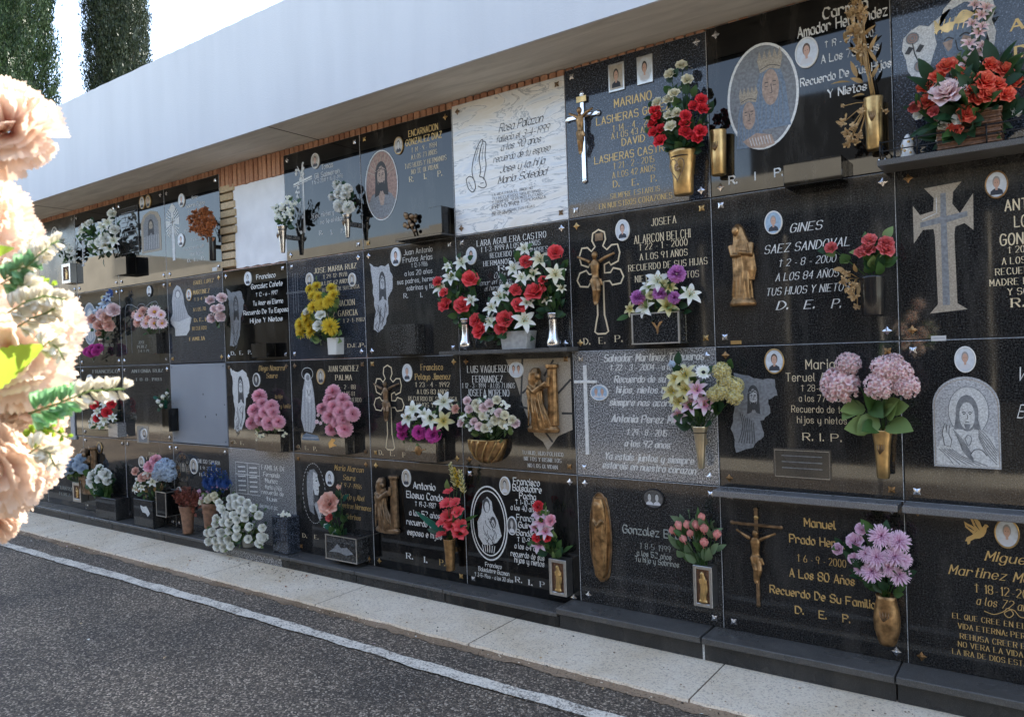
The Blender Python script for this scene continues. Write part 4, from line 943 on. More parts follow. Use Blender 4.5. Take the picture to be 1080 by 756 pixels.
# ---- column 1
s = slab(1, 1, 'deep black stone with a big blue and brown oval of a crowned mother and child', 'deep_black', 'steel', (0, 0, 0, -.038))
def madonna(D):
    D.ell(.5, .5, .5, .5, 'engrave_mid', 40); D.ring(.5, .5, .495, .495, .011, 'white_letter', 44)
    for (u, v, k) in ((.62, .52, 1.), (.3, .3, .78)):
        D.fill([(u-.25*k, v-.34*k), (u-.2*k, v+.08*k), (u-.12*k, v+.26*k), (u, v+.3*k), (u+.13*k, v+.25*k), (u+.21*k, v+.05*k), (u+.27*k, v-.34*k)], 'blue_print')
        for j in range(7): D.line([(u-.2*k+.06*j*k, v-.3*k), (u-.17*k+.055*j*k, v-.0*k), (u-.1*k+.03*j*k, v+.24*k)], .003, 'engrave_mid')
        D.ell(u, v+.05*k, .12*k, .17*k, 'skin_print')
        for sg in (-1, 1): D.line([(u+sg*.08*k, v+.1*k), (u+sg*.03*k, v+.1*k)], .004, 'engrave_dark', False, False); D.line([(u+sg*.08*k, v+.065*k), (u+sg*.035*k, v+.062*k)], .003, 'engrave_dark', False, False)
        D.line([(u+.005, v+.08*k), (u+.02*k, v), (u-.015*k, v-.005*k)], .003, 'engrave_dark'); D.line([(u-.035*k, v-.05*k), (u+.035*k, v-.05*k)], .004, 'rust_print', False, False)
        cr_ = []
        for j in range(11): cr_.append((u-.18*k+.036*j*k, v+.27*k+(.14*k if j % 2 else .05*k)))
        D.fill([(u-.14*k, v+.2*k)]+cr_+[(u+.14*k, v+.2*k), (u, v+.23*k)], 'engrave_tan'); D.line([(u-.14*k, v+.23*k), (u, v+.26*k), (u+.14*k, v+.23*k)], .003, 'engrave_dark')
    D.fill([(.2, .1), (.3, .03), (.5, .0+.005), (.66, .03), (.62, .12), (.4, .16)], 'skin_print')
    for j in range(8): D.line([(.3+.04*j, .12), (.33+.04*j, .04)], .003, 'engrave_light')
engraving(s, 768, 842, 46, 157, madonna, 'mother_and_child_oval')
portrait(s, 851, 56, 12.5, 16.5, 'ceramic', 'photo_pale', 'hair_brown', 'skin', 'cloth_light')
writing(s, [('Carmen', 868, 915, 9, .055, WH, 'gothic'), ('Amador Hernandez', 841, 936, 23, .055, WH, 'gothic'), ('† 19 - 10 - 2000', 870, 921, 41, .035, WH, 'gothic'), ('A Los 73 Años', 866, 927, 56, .042, WH, 'gothic'), ('Recuerdo De Tus Hijos', 844, 940, 77, .042, WH, 'gothic'), ('Y Nietos', 873, 914, 95, .042, WH, 'gothic'),
            ('R.', 769, 777, 190, .045, WH, 'gothic'), ('I', 794, 799, 186, .045, WH, 'gothic'), ('P.', 817, 825, 182, .045, WH, 'gothic')])
s = slab(1, 2, 'black stone with a bronze robed woman relief and white slanted capitals', 'speckled_granite' if 0 else 'black_granite', 'steel')
portrait(s, 816, 235, 9.5, 12.5, 'ceramic', 'photo_blue', 'hair_grey', 'skin', 'cloth_dark')
R = rect_px(765, 803, 234, 323); sculpt('robed_woman_relief', lambda mm: fig_robed(Fig(mm, R, .035, -.002)), 'bronze', s, .0025)
writing(s, [('GINES', 833, 866, 239, .045, WH, 'italic'), ('SAEZ SANDOVAL', 806, 896, 259, .045, WH, 'italic'), ('† 2 - 8 - 2000', 821, 881, 275, .038, WH, 'italic'), ('A LOS 84 AÑOS', 818, 884, 290, .04, WH, 'italic'), ('TUS HIJOS Y NIETOS', 808, 895, 305, .04, WH, 'italic'), ('D.', 819, 830, 322, .045, WH, 'italic'), ('E.', 848, 858, 321, .045, WH, 'italic'), ('P.', 877, 886, 320, .045, WH, 'italic')])
mb = MB(); x0, x1, z0, z1 = rect_px(771, 782, 359, 363); mb.bbox((x0, -.006, z0), (x1, -.0005, z1), 'brass', .001); mb.build('mason_tag', s)
s = slab(1, 3, 'black stone with a torn-edged grey profile engraving at its left and thin white lettering', 'black_granite', 'bronze')
def torn(D):
    D.fill(ragged(4, 4, [(.1, 1.), (.5, .93), (.95, .9), (1., .72), (.8, .66), (.85, .5), (.65, .4), (.7, .22), (.45, .08), (.1, .0), (.0, .3), (.1, .6)], .02), 'engrave_mid'); face(D, .5, .68, .36, 'engrave_grey', 'engrave_dark', 1.2)
    for k in range(7): D.line([(.2+.05*k, .5-.02*k), (.25+.04*k, .32), (.15+.06*k, .12)], .004, 'engrave_dark')
engraving(s, 771, 820, 392, 478, torn, 'torn_profile')
portrait(s, 817, 381, 10.5, 13.5, 'brass', 'photo_pale', 'hair_brown', 'skin', 'cloth_dark')
writing(s, [('Maria', 850, 880, 384, .05, CR, 'sans'), ('Teruel Abellan', 829, 901, 397.5, .045, CR, 'sans'), ('† 28-6-2000', 845, 890, 409, .034, CR, 'sans'), ('a los 77 años', 843, 890, 420, .036, CR, 'sans'), ('Recuerdo de tus', 835, 895, 431.5, .036, CR, 'sans'), ('hijos y nietos', 841, 893, 443, .036, CR, 'sans'), ('R. I. P.', 847, 887, 461, .04, CR, 'sans')])
mb = MB(); x0, x1, z0, z1 = rect_px(816, 877, 473, 505); mb.bbox((x0, -.004, z0), (x1, -.0005, z1), 'brown_granite', .001); D = Draw(mb, (x0, x1, z0, z1), -.0045); D.line([(.03, .05), (.97, .05), (.97, .93), (.03, .93)], .003, 'engrave_tan', True, False)
for k in range(3): D.line([(.15, .75-.2*k), (.85, .75-.2*k)], .004, 'engrave_mid', False, False)
mb.build('memorial_plaque', s)
s.name; 
def lowshelf(name, x0, x1, label):
    r_ = thing('stone_ledge', label, 'ledge', ((x0+x1)/2, 0, -1.40), 'stone ledges on the niche wall'); mb = MB(); mb.bbox((x0, -.10, -1.392), (x1, -.0005, -1.362), 'shelf_stone', .003); mb.build('ledge_board', r_)
lowshelf('a', -.785, -.012, 'long grey granite ledge under the stone with the hydrangeas')
lowshelf('b', .004, .82, 'grey granite ledge running off the right edge below the arched blessing figure')
s = slab(1, 4, 'black stone with a bare bronze crucified figure and gold art-nouveau lettering', 'black_granite', 'steel')
crucifix(s, 774, 825, 537, 637, .84, wood='dark_bronze', bw=.035, plaque=False); christ(s, 780, 820, 552, 612, .03)
mb = MB(); c = P(798.5, 545); mb.ball((c.x, -.014, c.z), (.012, .006, .012), 'brass', 6, 4); mb.build('star', s)
writing(s, [('Manuel', 848.5, 881, 552, .045, G, 'gothic'), ('Prado Hernaiz', 833, 900, 571, .045, G, 'gothic'), ('† 6 - 9 - 2000', 841, 892, 591, .038, G), ('A Los 80 Años', 833, 901, 608, .045, G, 'gothic'), ('Recuerdo De Su Familia', 812.5, 923, 629, .043, G, 'gothic'), ('D.', 839, 847, 643, .04, G, 'gothic'), ('E.', 864, 871, 648, .04, G, 'gothic'), ('P.', 889, 896, 652, .04, G, 'gothic')])
# ---- column 2
s = slab(2, 1, 'blue-grey speckled stone with two square portraits, a silver crucifix and gold capitals', 'blue_granite', 'steel', (0, 0, 0, -.03))
crucifix(s, 600, 632, 99, 191, .74, bw=.05); christ(s, 604, 628, 112, 165, .03, -.013)
portrait(s, 650.5, 82, 8.5, 15, 'brushed_steel', 'photo_sepia', 'hair_dark', 'skin', 'cloth_dark', True)
portrait(s, 680.5, 74, 8.5, 15, 'brushed_steel', 'ceramic', 'hair_dark', 'skin', 'cloth_light', True)
writing(s, [('MARIANO', 648, 687, 105, .05, G, 'bold'), ('LASHERAS GOMEZ', 629, 707, 120, .045, G, 'bold'), ('† 14 - 4 - 2001', 646, 694, 131, .04, G), ('A LOS 43 AÑOS', 645, 692, 139, .036, G), ('DAVID', 656, 680, 148, .042, G, 'bold'), ('LASHERAS CASTRO', 627, 706, 162, .045, G, 'bold'), ('† 21 - 2 - 2015', 647, 690, 171.5, .038, G), ('A LOS 42 AÑOS', 646, 691, 181, .036, G),
            ('D.', 647, 653, 194, .04, G), ('E.', 667, 673, 192, .04, G), ('P.', 687, 692, 188, .04, G), ('SIEMPRE ESTAREIS', 644, 696, 203, .03, G), ('EN NUESTROS CORAZONES', 632, 709, 212, .032, G)])
s = slab(2, 2, 'black stone with an outlined gold double-armed cross, bronze figure and small oval portrait', 'black_granite', 'brass')
cross_loops(s, 608, 659, 242, 352, .009); christ(s, 612, 650, 262, 322, .03, -.004, 'bronze')
mb = MB(); x0, x1, z0, z1 = rect_px(628, 636, 246, 254); mb.bbox((x0, -.006, z0), (x1, -.0005, z1), 'dark_bronze', .001); mb.build('nameplate', s)
portrait(s, 657, 243, 7.5, 11.5, 'ceramic', 'photo_pale', 'hair_brown', 'skin', 'cloth_dark')
writing(s, [('JOSEFA', 687, 713, 233, .042, CR, 'serif'), ('ALARCON BELCHI', 669, 728, 249.5, .048, CR, 'serif'), ('† 22 - 1 - 2000', 674, 725, 258, .038, CR), ('A LOS 91 AÑOS', 675, 725, 268.5, .038, CR), ('RECUERDO DE SUS HIJAS', 663, 746, 279, .038, CR), ('NIETOS Y BISNIETOS', 670, 737, 291.5, .038, CR), ('D.', 616, 622, 362-2, .04, CR), ('E.', 632, 638, 361-2, .04, CR), ('P.', 649, 656, 359-2, .04, CR)])
s = slab(2, 3, 'light grey speckled granite stone with a thin white cross and round photo', 'grey_granite', 'steel')
mb = MB(); x0, x1, z0, z1 = rect_px(616, 621, 385, 479); mb.bbox((x0+.004, -.006, z0), (x1-.004, -.0005, z1), 'white_letter', .001); a, b_, c_, d_ = rect_px(606, 630, 401, 404); mb.bbox((a, -.007, c_), (b_, -.0007, d_), 'white_letter', .001); mb.build('cross', s)
portrait(s, 632.5, 414, 9.5, 8.5, 'ceramic', 'photo_blue', 'hair_grey', 'skin', 'cloth_light', two=True)
writing(s, [('Salvador Martinez Trigueros', 637, 742, 376.5, .045, WH, 'heavyitalic'), ('† 22 - 3 - 2004 - a los 83 años', 643, 738, 387, .036, WH, 'heavyitalic'), ('Recuerdo de su esposa', 648, 730, 399.5, .042, WH, 'heavyitalic'), ('hijos, nietos y biznietos', 650, 738, 411, .042, WH, 'heavyitalic'), ('siempre nos acordaremos', 643, 738, 424.5, .042, WH, 'heavyitalic'), ('Antonia Perez Muñoz', 645, 728, 442, .045, WH, 'heavyitalic'), ('† 29 - 8 - 2015', 661, 703, 456, .036, WH, 'heavyitalic'), ('a los 92 años', 659, 706, 468, .04, WH, 'heavyitalic'), ('Ya estais juntos y siempre', 638, 731, 483, .042, WH, 'heavyitalic'), ('estareis en nuestro corazon', 636, 733, 494-1, .042, WH, 'heavyitalic')])
s = slab(2, 4, 'dark stone with a long bronze veiled figure in an almond frame and faded gothic lettering', 'speckled_granite', 'steel')
R = rect_px(624, 645, 520, 611); sculpt('veiled_figure_relief', lambda mm: fig_mandorla(Fig(mm, R, .025, -.002)), 'bronze', s, .0025)
mb = MB(); x0, x1, z0, z1 = R; cx, cz = (x0+x1)/2, (z0+z1)/2
mb.tube([(cx+.062*math.cos(t)*(1), -.008, cz+(z1-z0)*.51*math.sin(t)) for t in [i*PI/20 for i in range(41)]], .005, 'dark_bronze', 8, False); mb.build('almond_frame', s)
portrait(s, 689.5, 525.5, 11.5, 10.5, 'iron', 'photo_grey', 'hair_dark', 'skin_grey', 'cloth_light', two=True)
writing(s, [('Gonzalez Brotons', 657, 737, 562, .05, 'faded_letter', 'gothic'), ('† 8-5-1999', 675, 707, 577, .035, 'faded_letter'), ('a los 52 años', 672, 708, 585, .033, 'faded_letter', 'gothic'), ('Tu hijo y Sobrinos', 670, 716, 592, .033, 'faded_letter', 'gothic')])
# ---- column 3
s = slab(3, 1, 'white veined marble stone engraved with praying hands', 'marble', 'dark_bronze', (0, 0, 0, -.012))
def hands(D):
    k = 'ink'
    D.line([(.35, .28), (.3, .45), (.38, .66), (.55, .88), (.72, 1.), (.78, .97), (.66, .8), (.62, .6), (.66, .42), (.6, .3)], .005, k)
    D.line([(.78, .97), (.9, .92), (.85, .7), (.88, .5), (.82, .35), (.75, .22)], .005, k); D.line([(.62, .88), (.5, .72), (.46, .62)], .003, k); D.line([(.7, .82), (.58, .66), (.56, .58)], .003, k); D.line([(.8, .88), (.74, .7), (.73, .6)], .003, k)
    D.line([(.05, .3), (.2, .34), (.36, .27), (.42, .1), (.3, .02), (.12, .12), (.05, .3)], .005, k); D.line([(.6, .3), (.78, .24), (.86, .1), (.72, .06), (.52, .12)], .005, k); D.line([(.62, .16), (.76, .16)], .004, k); D.line([(.15, .24), (.3, .08)], .003, k)
engraving(s, 490, 516, 149, 203, hands, 'praying_hands')
K = 'ink'
writing(s, [('Rosa Palazon', 526, 572, 130, .055, K, 'script'), ('fallecio el 3-4-1999', 523, 579, 141, .045, K, 'script'), ('a los 90 años', 528, 570, 151, .048, K, 'script'), ('recuerdo de tu esposo', 520, 580, 162, .045, K, 'script'), ('Jose y la hija', 527, 574, 174, .048, K, 'script'), ('Maria Soledad', 525, 576, 185.5, .048, K, 'script'),
            ('LA VIDA PASA EL AMOR NO', 519, 562, 202, .018, K, 'sans'), ('TU RECUERDO SIGUE VIVO', 519, 570, 205.5, .018, K, 'sans'), ('Y SIEMPRE SEREMOS FUTURO', 519, 572, 209, .018, K, 'sans'), ('CON LA MISMA ESPERANZA', 519, 576, 212.5, .018, K, 'sans'), ('EN TU PAZ', 519, 548, 217, .018, K, 'sans'), ('NO TE OLVIDAN TUS HIJAS', 519, 564, 221, .018, K, 'sans'), ('DESCANSA', 519, 540, 225, .018, K, 'sans')])
s = slab(3, 2, 'bluish speckled stone crowded by red roses and white lilies, with small white capitals', 'speckled_granite', 'steel')
portrait(s, 497.5, 270, 5.5, 9.5, 'ceramic', 'photo_pale', 'hair_dark', 'skin', 'cloth_light')
writing(s, [('LARA AGUILERA CASTRO', 503, 576, 253-1, .04, WH), ('† 1-3-1999 A LOS 26 AÑOS', 507, 570, 259.5, .034, WH), ('RECUERDO DE TUS PADRES', 517, 578, 267-1, .034, WH), ('HERMANOS Y SOBRINOS', 510, 576, 274.5, .034, WH), ('R. I. P.', 526, 560, 281, .034, WH), ('Ojala', 521, 532, 290, .038, WH, 'script'), ('amor en tu paz', 506, 540, 297, .034, WH, 'script'), ('el hermoso dia', 511, 540, 303, .034, WH, 'script')])
shelf(s, P(470, 374, .06).x, P(600, 372, .1).x, -.678, .12)
s = slab(3, 3, 'black stone with a bronze mourner leaning on a column over a cracked grey background', 'black_granite', 'bronze')
def cracks(D):
    D.fill([(0, 1), (.16, .72), (.28, .4), (.42, .12), (.55, .05), (.62, -.05), (.78, .12), (1, .2), (1, 1)], 'engrave_tan')
    for p in ([(.27, 1), (.25, .75), (.22, .5)], [(.25, .6), (.45, .74)], [(.75, .98), (.6, .8)], [(.8, .6), (1, .76)], [(.85, .38), (1, .38)], [(.5, .25), (.7, .05)], [(.2, .45), (.36, .42)]): D.line(p, .012, 'ink', False, False)
engraving(s, 535, 603, 378, 470, cracks, 'cracked_ground')
R = rect_px(557, 593, 384, 455); sculpt('mourner_relief', lambda mm: fig_column(Fig(mm, R, .05, -.004)), 'bronze', s, .0025)
portrait(s, 545, 390, 7.8, 8.5, 'ceramic', 'photo_pale', 'hair_brown', 'skin', 'cloth_light', two=True)
writing(s, [('LUIS VAQUERIZO', 493, 538, 389, .048, WH), ('FERNANDEZ', 498.5, 530, 399.5, .046, WH), ('† 12 - 3 - 1994 - A LOS 71 AÑOS', 487.5, 543, 406.5, .034, WH), ('JOSEFA MORENO', 493, 537, 414, .046, WH), ('MUÑOZ', 510, 524, 422, .04, WH), ('TU HIJO, HIJO POLITICO', 551, 594, 478, .025, WH), ('NIETOS Y BISNIETOS', 553, 592, 484.5, .025, WH), ('NO LOS OLVIDAN', 557, 588, 491.5, .025, WH)])
s = slab(3, 4, 'deep black stone with a round-framed white mother and child and two small ovals', 'deep_black', 'steel')
def roundm(D):
    D.ring(.5, .5, .5, .5, .009, WH, 40); D.ring(.5, .5, .44, .44, .007, WH, 40)
    D.fill([(.2, .3), (.18, .5), (.3, .62), (.36, .8), (.48, .86), (.6, .8), (.62, .68), (.75, .55), (.84, .35), (.7, .25), (.5, .2), (.32, .2)], 'engrave_light')
    D.ell(.45, .74, .1, .1, 'engrave_dark'); D.ell(.46, .72, .065, .075, 'engrave_light', 14); D.ell(.62, .52, .08, .08, 'engrave_dark', 14); D.ell(.62, .5, .055, .055, 'engrave_light', 12)
    r_ = random.Random(3)
    for k in range(16): a, b_ = r_.uniform(.25, .65), r_.uniform(.28, .6); D.line([(a, b_), (a+r_.uniform(-.05, .12), b_-.06), (a+r_.uniform(0, .15), b_-.12)], .004, 'ink')
    for k in range(6): D.line([(.3+.07*k, .2), (.34+.055*k, .1)], .005, WH, False, False)
engraving(s, 497, 535, 513, 590, roundm, 'mother_and_child_roundel')
portrait(s, 533, 512, 5.5, 9.8, 'ceramic', 'photo_sepia', 'hair_dark', 'skin_grey', 'cloth_light'); portrait(s, 540.5, 554, 5, 9.8, 'ceramic', 'photo_grey', 'hair_grey', 'skin_grey', 'cloth_light')
writing(s, [('Francisco', 541.5, 569, 508, .045, WH, 'gothic'), ('Balsalobre', 541, 571, 515, .045, WH, 'gothic'), ('Pacha', 548, 565, 523, .042, WH, 'gothic'), ('† 1-10-1989', 544, 569, 530, .034, WH, 'gothic'), ('a los 40 años', 539, 567, 536, .036, WH, 'gothic'), ('Francisca', 545, 571, 546.5, .04, WH, 'gothic'), ('Guirao', 547, 566, 554, .04, WH, 'gothic'), ('Banderas', 545, 571, 562.5, .04, WH, 'gothic'), ('† 10-9-2007', 546, 572, 570, .034, WH, 'gothic'), ('a los 64 años', 543, 572, 577, .036, WH, 'gothic'), ('recuerdo de sus', 539, 574, 585.5, .038, WH, 'gothic'), ('hijos y nietos', 543, 574, 592, .038, WH, 'gothic'),
            ('Francisco', 512, 529, 596, .03, WH, 'gothic'), ('Balsalobre Guzman', 505, 537, 602, .03, WH, 'gothic'), ('† 3-5-1966 - a los 30 años', 501, 541, 608.5, .027, WH, 'gothic'), ('R.', 544, 550, 611, .036, WH), ('I.', 557, 562, 614, .036, WH), ('P', 570, 574, 616, .036, WH)])
# ---- column 4
s = slab(4, 1, 'black stone with a coloured oval of a thorn-crowned bearded man and a block planter', 'deep_black', 'brass')
def ovalchrist(D):
    D.ell(.5, .5, .5, .5, 'engrave_mid', 36); D.ell(.5, .5, .47, .475, 'rust_print', 36)
    for k in range(9): a = .35+k*.3; D.line([(.5, .6), (.5+.44*math.cos(a), .6+.34*math.sin(a))], .005, 'engrave_tan', False, False)
    D.fill([(.08, .25), (.2, .38), (.38, .42), (.6, .42), (.8, .36), (.92, .25), (.76, .08), (.5, .03), (.24, .08)], 'engrave_mid'); D.fill([(.38, .42), (.62, .42), (.55, .22), (.46, .22)], 'skin_print'); face(D, .5, .62, .5, 'skin_print', 'ink', 1.25)
    D.ring(.5, .5, .49, .49, .006, 'white_letter', 36)
engraving(s, 385.5, 420, 158, 233, ovalchrist, 'thorn_crowned_oval')
portrait(s, 421, 154, 4.8, 9.5, 'brass', 'photo_sepia', 'hair_dark', 'skin_grey', 'cloth_dark')
writing(s, [('ENCARNACION', 431, 462, 137.5, .045, G, 'bold'), ('GONZALEZ DIAZ', 428, 466, 146.5, .045, G, 'bold'), ('† 14 - 9 - 1984', 434, 461, 155.5, .034, CR), ('A LOS 73 AÑOS', 434, 461, 163, .034, CR), ('TUS HIJOS Y HERMANOS', 427, 471, 171, .034, CR), ('NO TE OLVIDAN', 434, 462, 178.5, .034, CR), ('R.', 432, 436, 189, .04, CR), ('I.', 447, 450, 186, .04, CR), ('P.', 462, 466, 183, .04, CR)])
s = slab(4, 2, 'black stone with torn pale profile engraving and white rounded lettering, left of the red roses', 'black_granite', 'steel')
engr_ragged(s, 391, 417, 276, 351, 11)
portrait(s, 418, 271, 5.2, 10, 'ceramic', 'photo_pale', 'hair_dark', 'skin', 'cloth_dark')
writing(s, [('Juan Antonio', 426, 456, 264.5, .04, WH, 'sans'), ('Frutos Arias', 425, 456, 272.5, .04, WH, 'sans'), ('† 12-1-1986', 434, 451, 279, .032, WH, 'sans'), ('a los 20 años', 427, 456, 287, .036, WH, 'sans'), ('sus padres, hermanos', 419, 466, 295, .036, WH, 'sans'), ('sobrinos y tios', 429, 460, 302.5, .036, WH, 'sans'), ('R.', 426, 430, 312, .036, WH, 'sans'), ('I.', 443, 446, 311, .036, WH, 'sans')])
s = slab(4, 3, 'black stone with an outlined looped cross holding a dark figure, gold lettering and lily planter', 'black_granite', 'brass')
cross_loops(s, 394, 427, 385, 474, .008); christ(s, 397, 423, 399, 444, .025, -.004, 'dark_bronze', .0025)
portrait(s, 430, 393, 5, 9.5, 'ceramic', 'photo_pale', 'hair_grey', 'skin', 'cloth_dark')
writing(s, [('Francisco', 444, 467, 387, .045, G, 'serif'), ('Pelayo Jimenez', 438, 475, 397, .045, G, 'serif'), ('† 23 - 4 - 1992', 438, 474, 405.5, .034, CR), ('A LOS 83 AÑOS', 440, 473, 413, .034, CR), ('RECUERDO DE SU ESPOSA', 431, 482, 420.5, .033, CR), ('HIJOS Y NIETOS', 440, 477, 427, .033, CR), ('D.', 400, 404, 477, .036, CR), ('E.', 412, 416, 478, .036, CR), ('P.', 425, 429, 479.5, .036, CR)])
s = slab(4, 4, 'deep black stone with a bronze mourner and column at its left and white rounded lettering', 'deep_black', 'brass')
R = rect_px(398, 424, 500, 560); sculpt('mourner_relief', lambda mm: fig_column(Fig(mm, R, .045, -.004)), 'dark_bronze', s, .003)
portrait(s, 429, 503.8, 4.6, 9.2, 'ceramic', 'photo_sepia', 'hair_dark', 'skin_grey', 'cloth_dark')
writing(s, [('Antonio', 436, 459, 512.5, .05, WH, 'gothic'), ('Elosua Conde', 429, 467, 523, .05, WH, 'gothic'), ('† 19-3-1987', 438, 460, 532, .036, WH, 'gothic'), ('a los 52 años', 432, 464, 542, .042, WH, 'gothic'), ('recuerdo de su', 429, 466, 552, .044, WH, 'gothic'), ('esposa e hijos', 430, 466, 563, .044, WH, 'gothic'), ('R.', 429, 435, 586, .042, WH), ('I.', 447, 451, 590, .042, WH), ('P.', 464, 469, 593, .042, G)])
# ---- column 5
s = slab(5, 1, 'deep black stone with a flower-entwined white cross between two silver vases', 'deep_black', 'steel')
def crossfl(D):
    D.line([(.55, 0), (.55, .95)], .010, WH, False, False); D.line([(.5, 0), (.5, .95)], .004, WH, False, False); D.line([(.1, .70), (.95, .76)], .012, WH, False, False); D.line([(.1, .67), (.95, .73)], .004, WH, False, False)
    r_ = random.Random(8)
    for k in range(26):
        t = r_.random(); u, v = (.4+.15*math.sin(t*9)+r_.uniform(-.12, .12), t) if k % 3 else (.2+.6*t, .78+r_.uniform(-.05, .12)); D.fill([(u+.06*math.cos(a), v+.022*math.sin(a)) for a in [j*1.05+r_.uniform(-.3, .3) for j in range(6)]], 'engrave_light')
    D.line([(.3, .02), (.2, .2), (.4, .4), (.25, .6), (.45, .8), (.3, .95)], .005, WH)
engraving(s, 308, 331, 170, 246, crossfl, 'flowered_cross')
portrait(s, 333, 170, 4.2, 8.3, 'ceramic', 'photo_sepia', 'hair_dark', 'skin', 'cloth_dark')
writing(s, [('Tomas', 339, 351, 175, .042, WH, 'sans'), ('Gil Salmeron', 332, 358, 183, .042, WH, 'sans'), ('† 5-2-2011 † 15-8-1996', 329, 362, 189, .03, WH, 'sans'), ('hijos, nietos y', 329, 352, 226, .04, WH, 'sans'), ('no te olvidan', 338, 362, 232, .036, WH, 'sans'), ('R.', 337, 340, 245.5, .035, WH), ('I.', 349, 351, 245, .035, WH), ('P.', 360, 363, 243, .035, WH)])
s = slab(5, 2, 'smaller blue speckled stone framed by red bricks, with white capitals behind the yellow flowers', 'blue_granite', 'steel', (.006, .004, .0, .0))
def thin_cross(D):
    for u in (.38, .5, .62): D.line([(u, 0), (u, 1)], .003, 'engrave_mid', False, False)
    for v in (.5, .53): D.line([(0, v), (1, v)], .003, 'engrave_mid', False, False)
engraving(s, 302, 322, 288, 330, thin_cross, 'thin_cross')
for x in (327, 372): portrait(s, x, 295, 3.8, 7.2, 'ceramic', 'photo_sepia', 'hair_dark', 'skin_grey', 'cloth_dark')
writing(s, [('JOSE MARIA RUIZ', 331, 376, 283, .042, CR), ('† 29-12-1978', 341, 366, 290.5, .032, CR), ('A LOS 62 AÑOS', 339, 368, 297.5, .032, CR), ('RECUERDO DE SU ESPOSA', 340, 379, 304, .03, CR), ('ENCARNACION', 340, 374, 320, .045, CR), ('RUIZ GARCIA', 342, 377, 330.5, .045, CR), ('† 2-1-1987', 362, 385, 337.5, .03, CR), ('D.E.P.', 367, 385, 364, .03, CR)])
s = slab(5, 3, 'black stone engraved with a tall veiled pale woman beside pink pompoms', 'black_granite', 'dark_bronze')
def ladyf(D):
    D.ring(.45, .92, .28, .085, .004, 'engrave_light'); D.fill([(.2, .12), (.05, .3), (.12, .5), (.2, .7), (.3, .82), (.4, .9), (.55, .9), (.66, .82), (.75, .65), (.8, .4), (.76, .2), (.6, .1)], 'engrave_grey')
    D.ell(.45, .87, .15, .06, 'engrave_light'); D.ell(.47, .865, .09, .042, 'engrave_mid'); D.fill([(.35, .8), (.5, .72), (.62, .8), (.66, .6), (.5, .5), (.34, .62)], 'engrave_light')
    for k in range(7): D.line([(.2+.08*k, .7), (.18+.085*k, .4), (.22+.06*k, .12)], .0035, 'engrave_mid' if k % 2 else 'engrave_light')
    D.line([(.4, .7), (.5, .62), (.6, .7)], .004, 'ink'); D.fill([(.05, 0), (.12, .06), (.3, .1), (.6, .08), (.85, .07), (.95, 0)], 'blue_print'); D.line([(.1, .03), (.9, .04)], .005, 'engrave_light', False, False)
engraving(s, 316, 337, 388, 464, ladyf, 'veiled_woman')
portrait(s, 339, 397, 4.3, 8.3, 'brass', 'photo_sepia', 'hair_dark', 'skin_grey', 'cloth_dark')
writing(s, [('JUAN SANCHEZ', 346, 378, 388.5, .045, CR), ('PALMA', 354, 371, 398, .042, CR), ('† 4 - 2 - 88', 352, 375, 408, .034, CR), ('A LOS 81', 360, 374, 415, .034, CR), ('RECUERDO', 364, 381, 421.5, .034, CR), ('D.', 314, 317, 471, .034, CR), ('E.', 322, 325, 472, .034, CR), ('P.', 331, 334, 473, .034, CR)])
s = slab(5, 4, 'black stone with a dotted oval of a bearded man in profile and gold script', 'black_granite', 'bronze')
def profile(D):
    for k in range(40):
        a = k*2*PI/40; D.line([(.5+.49*math.cos(a), .5+.49*math.sin(a)), (.5+.49*math.cos(a+.09), .5+.49*math.sin(a+.09))], .003, WH, False, False)
    D.fill([(.25, .3), (.2, .5), (.22, .75), (.35, .88), (.55, .9), (.7, .82), (.66, .7), (.5, .6), (.45, .4), (.5, .15), (.3, .2)], 'engrave_mid')
    for k in range(7): D.line([(.25+.05*k, .85-.01*k), (.22+.04*k, .6), (.28+.04*k, .3)], .004, 'engrave_grey')
    D.fill([(.5, .86), (.66, .82), (.72, .72), (.78, .64), (.72, .62), (.73, .54), (.68, .46), (.55, .46), (.48, .6)], 'engrave_light'); D.ell(.63, .71, .035, .015, 'ink', 8); D.line([(.57, .76), (.68, .77)], .004, 'ink', False, False); D.line([(.62, .56), (.71, .56)], .003, 'ink', False, False)
    D.fill([(.5, .48), (.7, .48), (.72, .36), (.6, .3), (.5, .36)], 'engrave_dark'); D.fill([(.5, .32), (.72, .06), (.85, .22), (.7, .4)], 'engrave_grey')
    for k in range(5): D.line([(.55+.03*k, .36), (.68+.03*k, .1)], .004, 'engrave_light' if k % 2 else 'engrave_mid', False, False)
engraving(s, 319.5, 343.5, 488, 552, profile, 'profile_oval')
portrait(s, 348.3, 504.5, 4.2, 8.2, 'ceramic', 'photo_pale', 'hair_dark', 'skin_grey', 'cloth_dark')
writing(s, [('Maria Alarcon', 353, 383, 494, .045, G, 'italic'), ('Saura', 362, 374, 503.5, .042, G, 'italic'), ('† 9-7-1986', 359, 381, 512, .036, G, 'italic'), ('tu hijo y Abel', 359, 384, 524, .042, G, 'italic'), ('nuestros Hermanos', 358, 391, 534, .042, G, 'italic'), ('Sobrinos', 365, 380, 545, .042, G, 'italic'), ('D.', 319.5, 323.5, 564.5, .034, CR), ('E.', 332, 335.5, 566, .034, CR)])
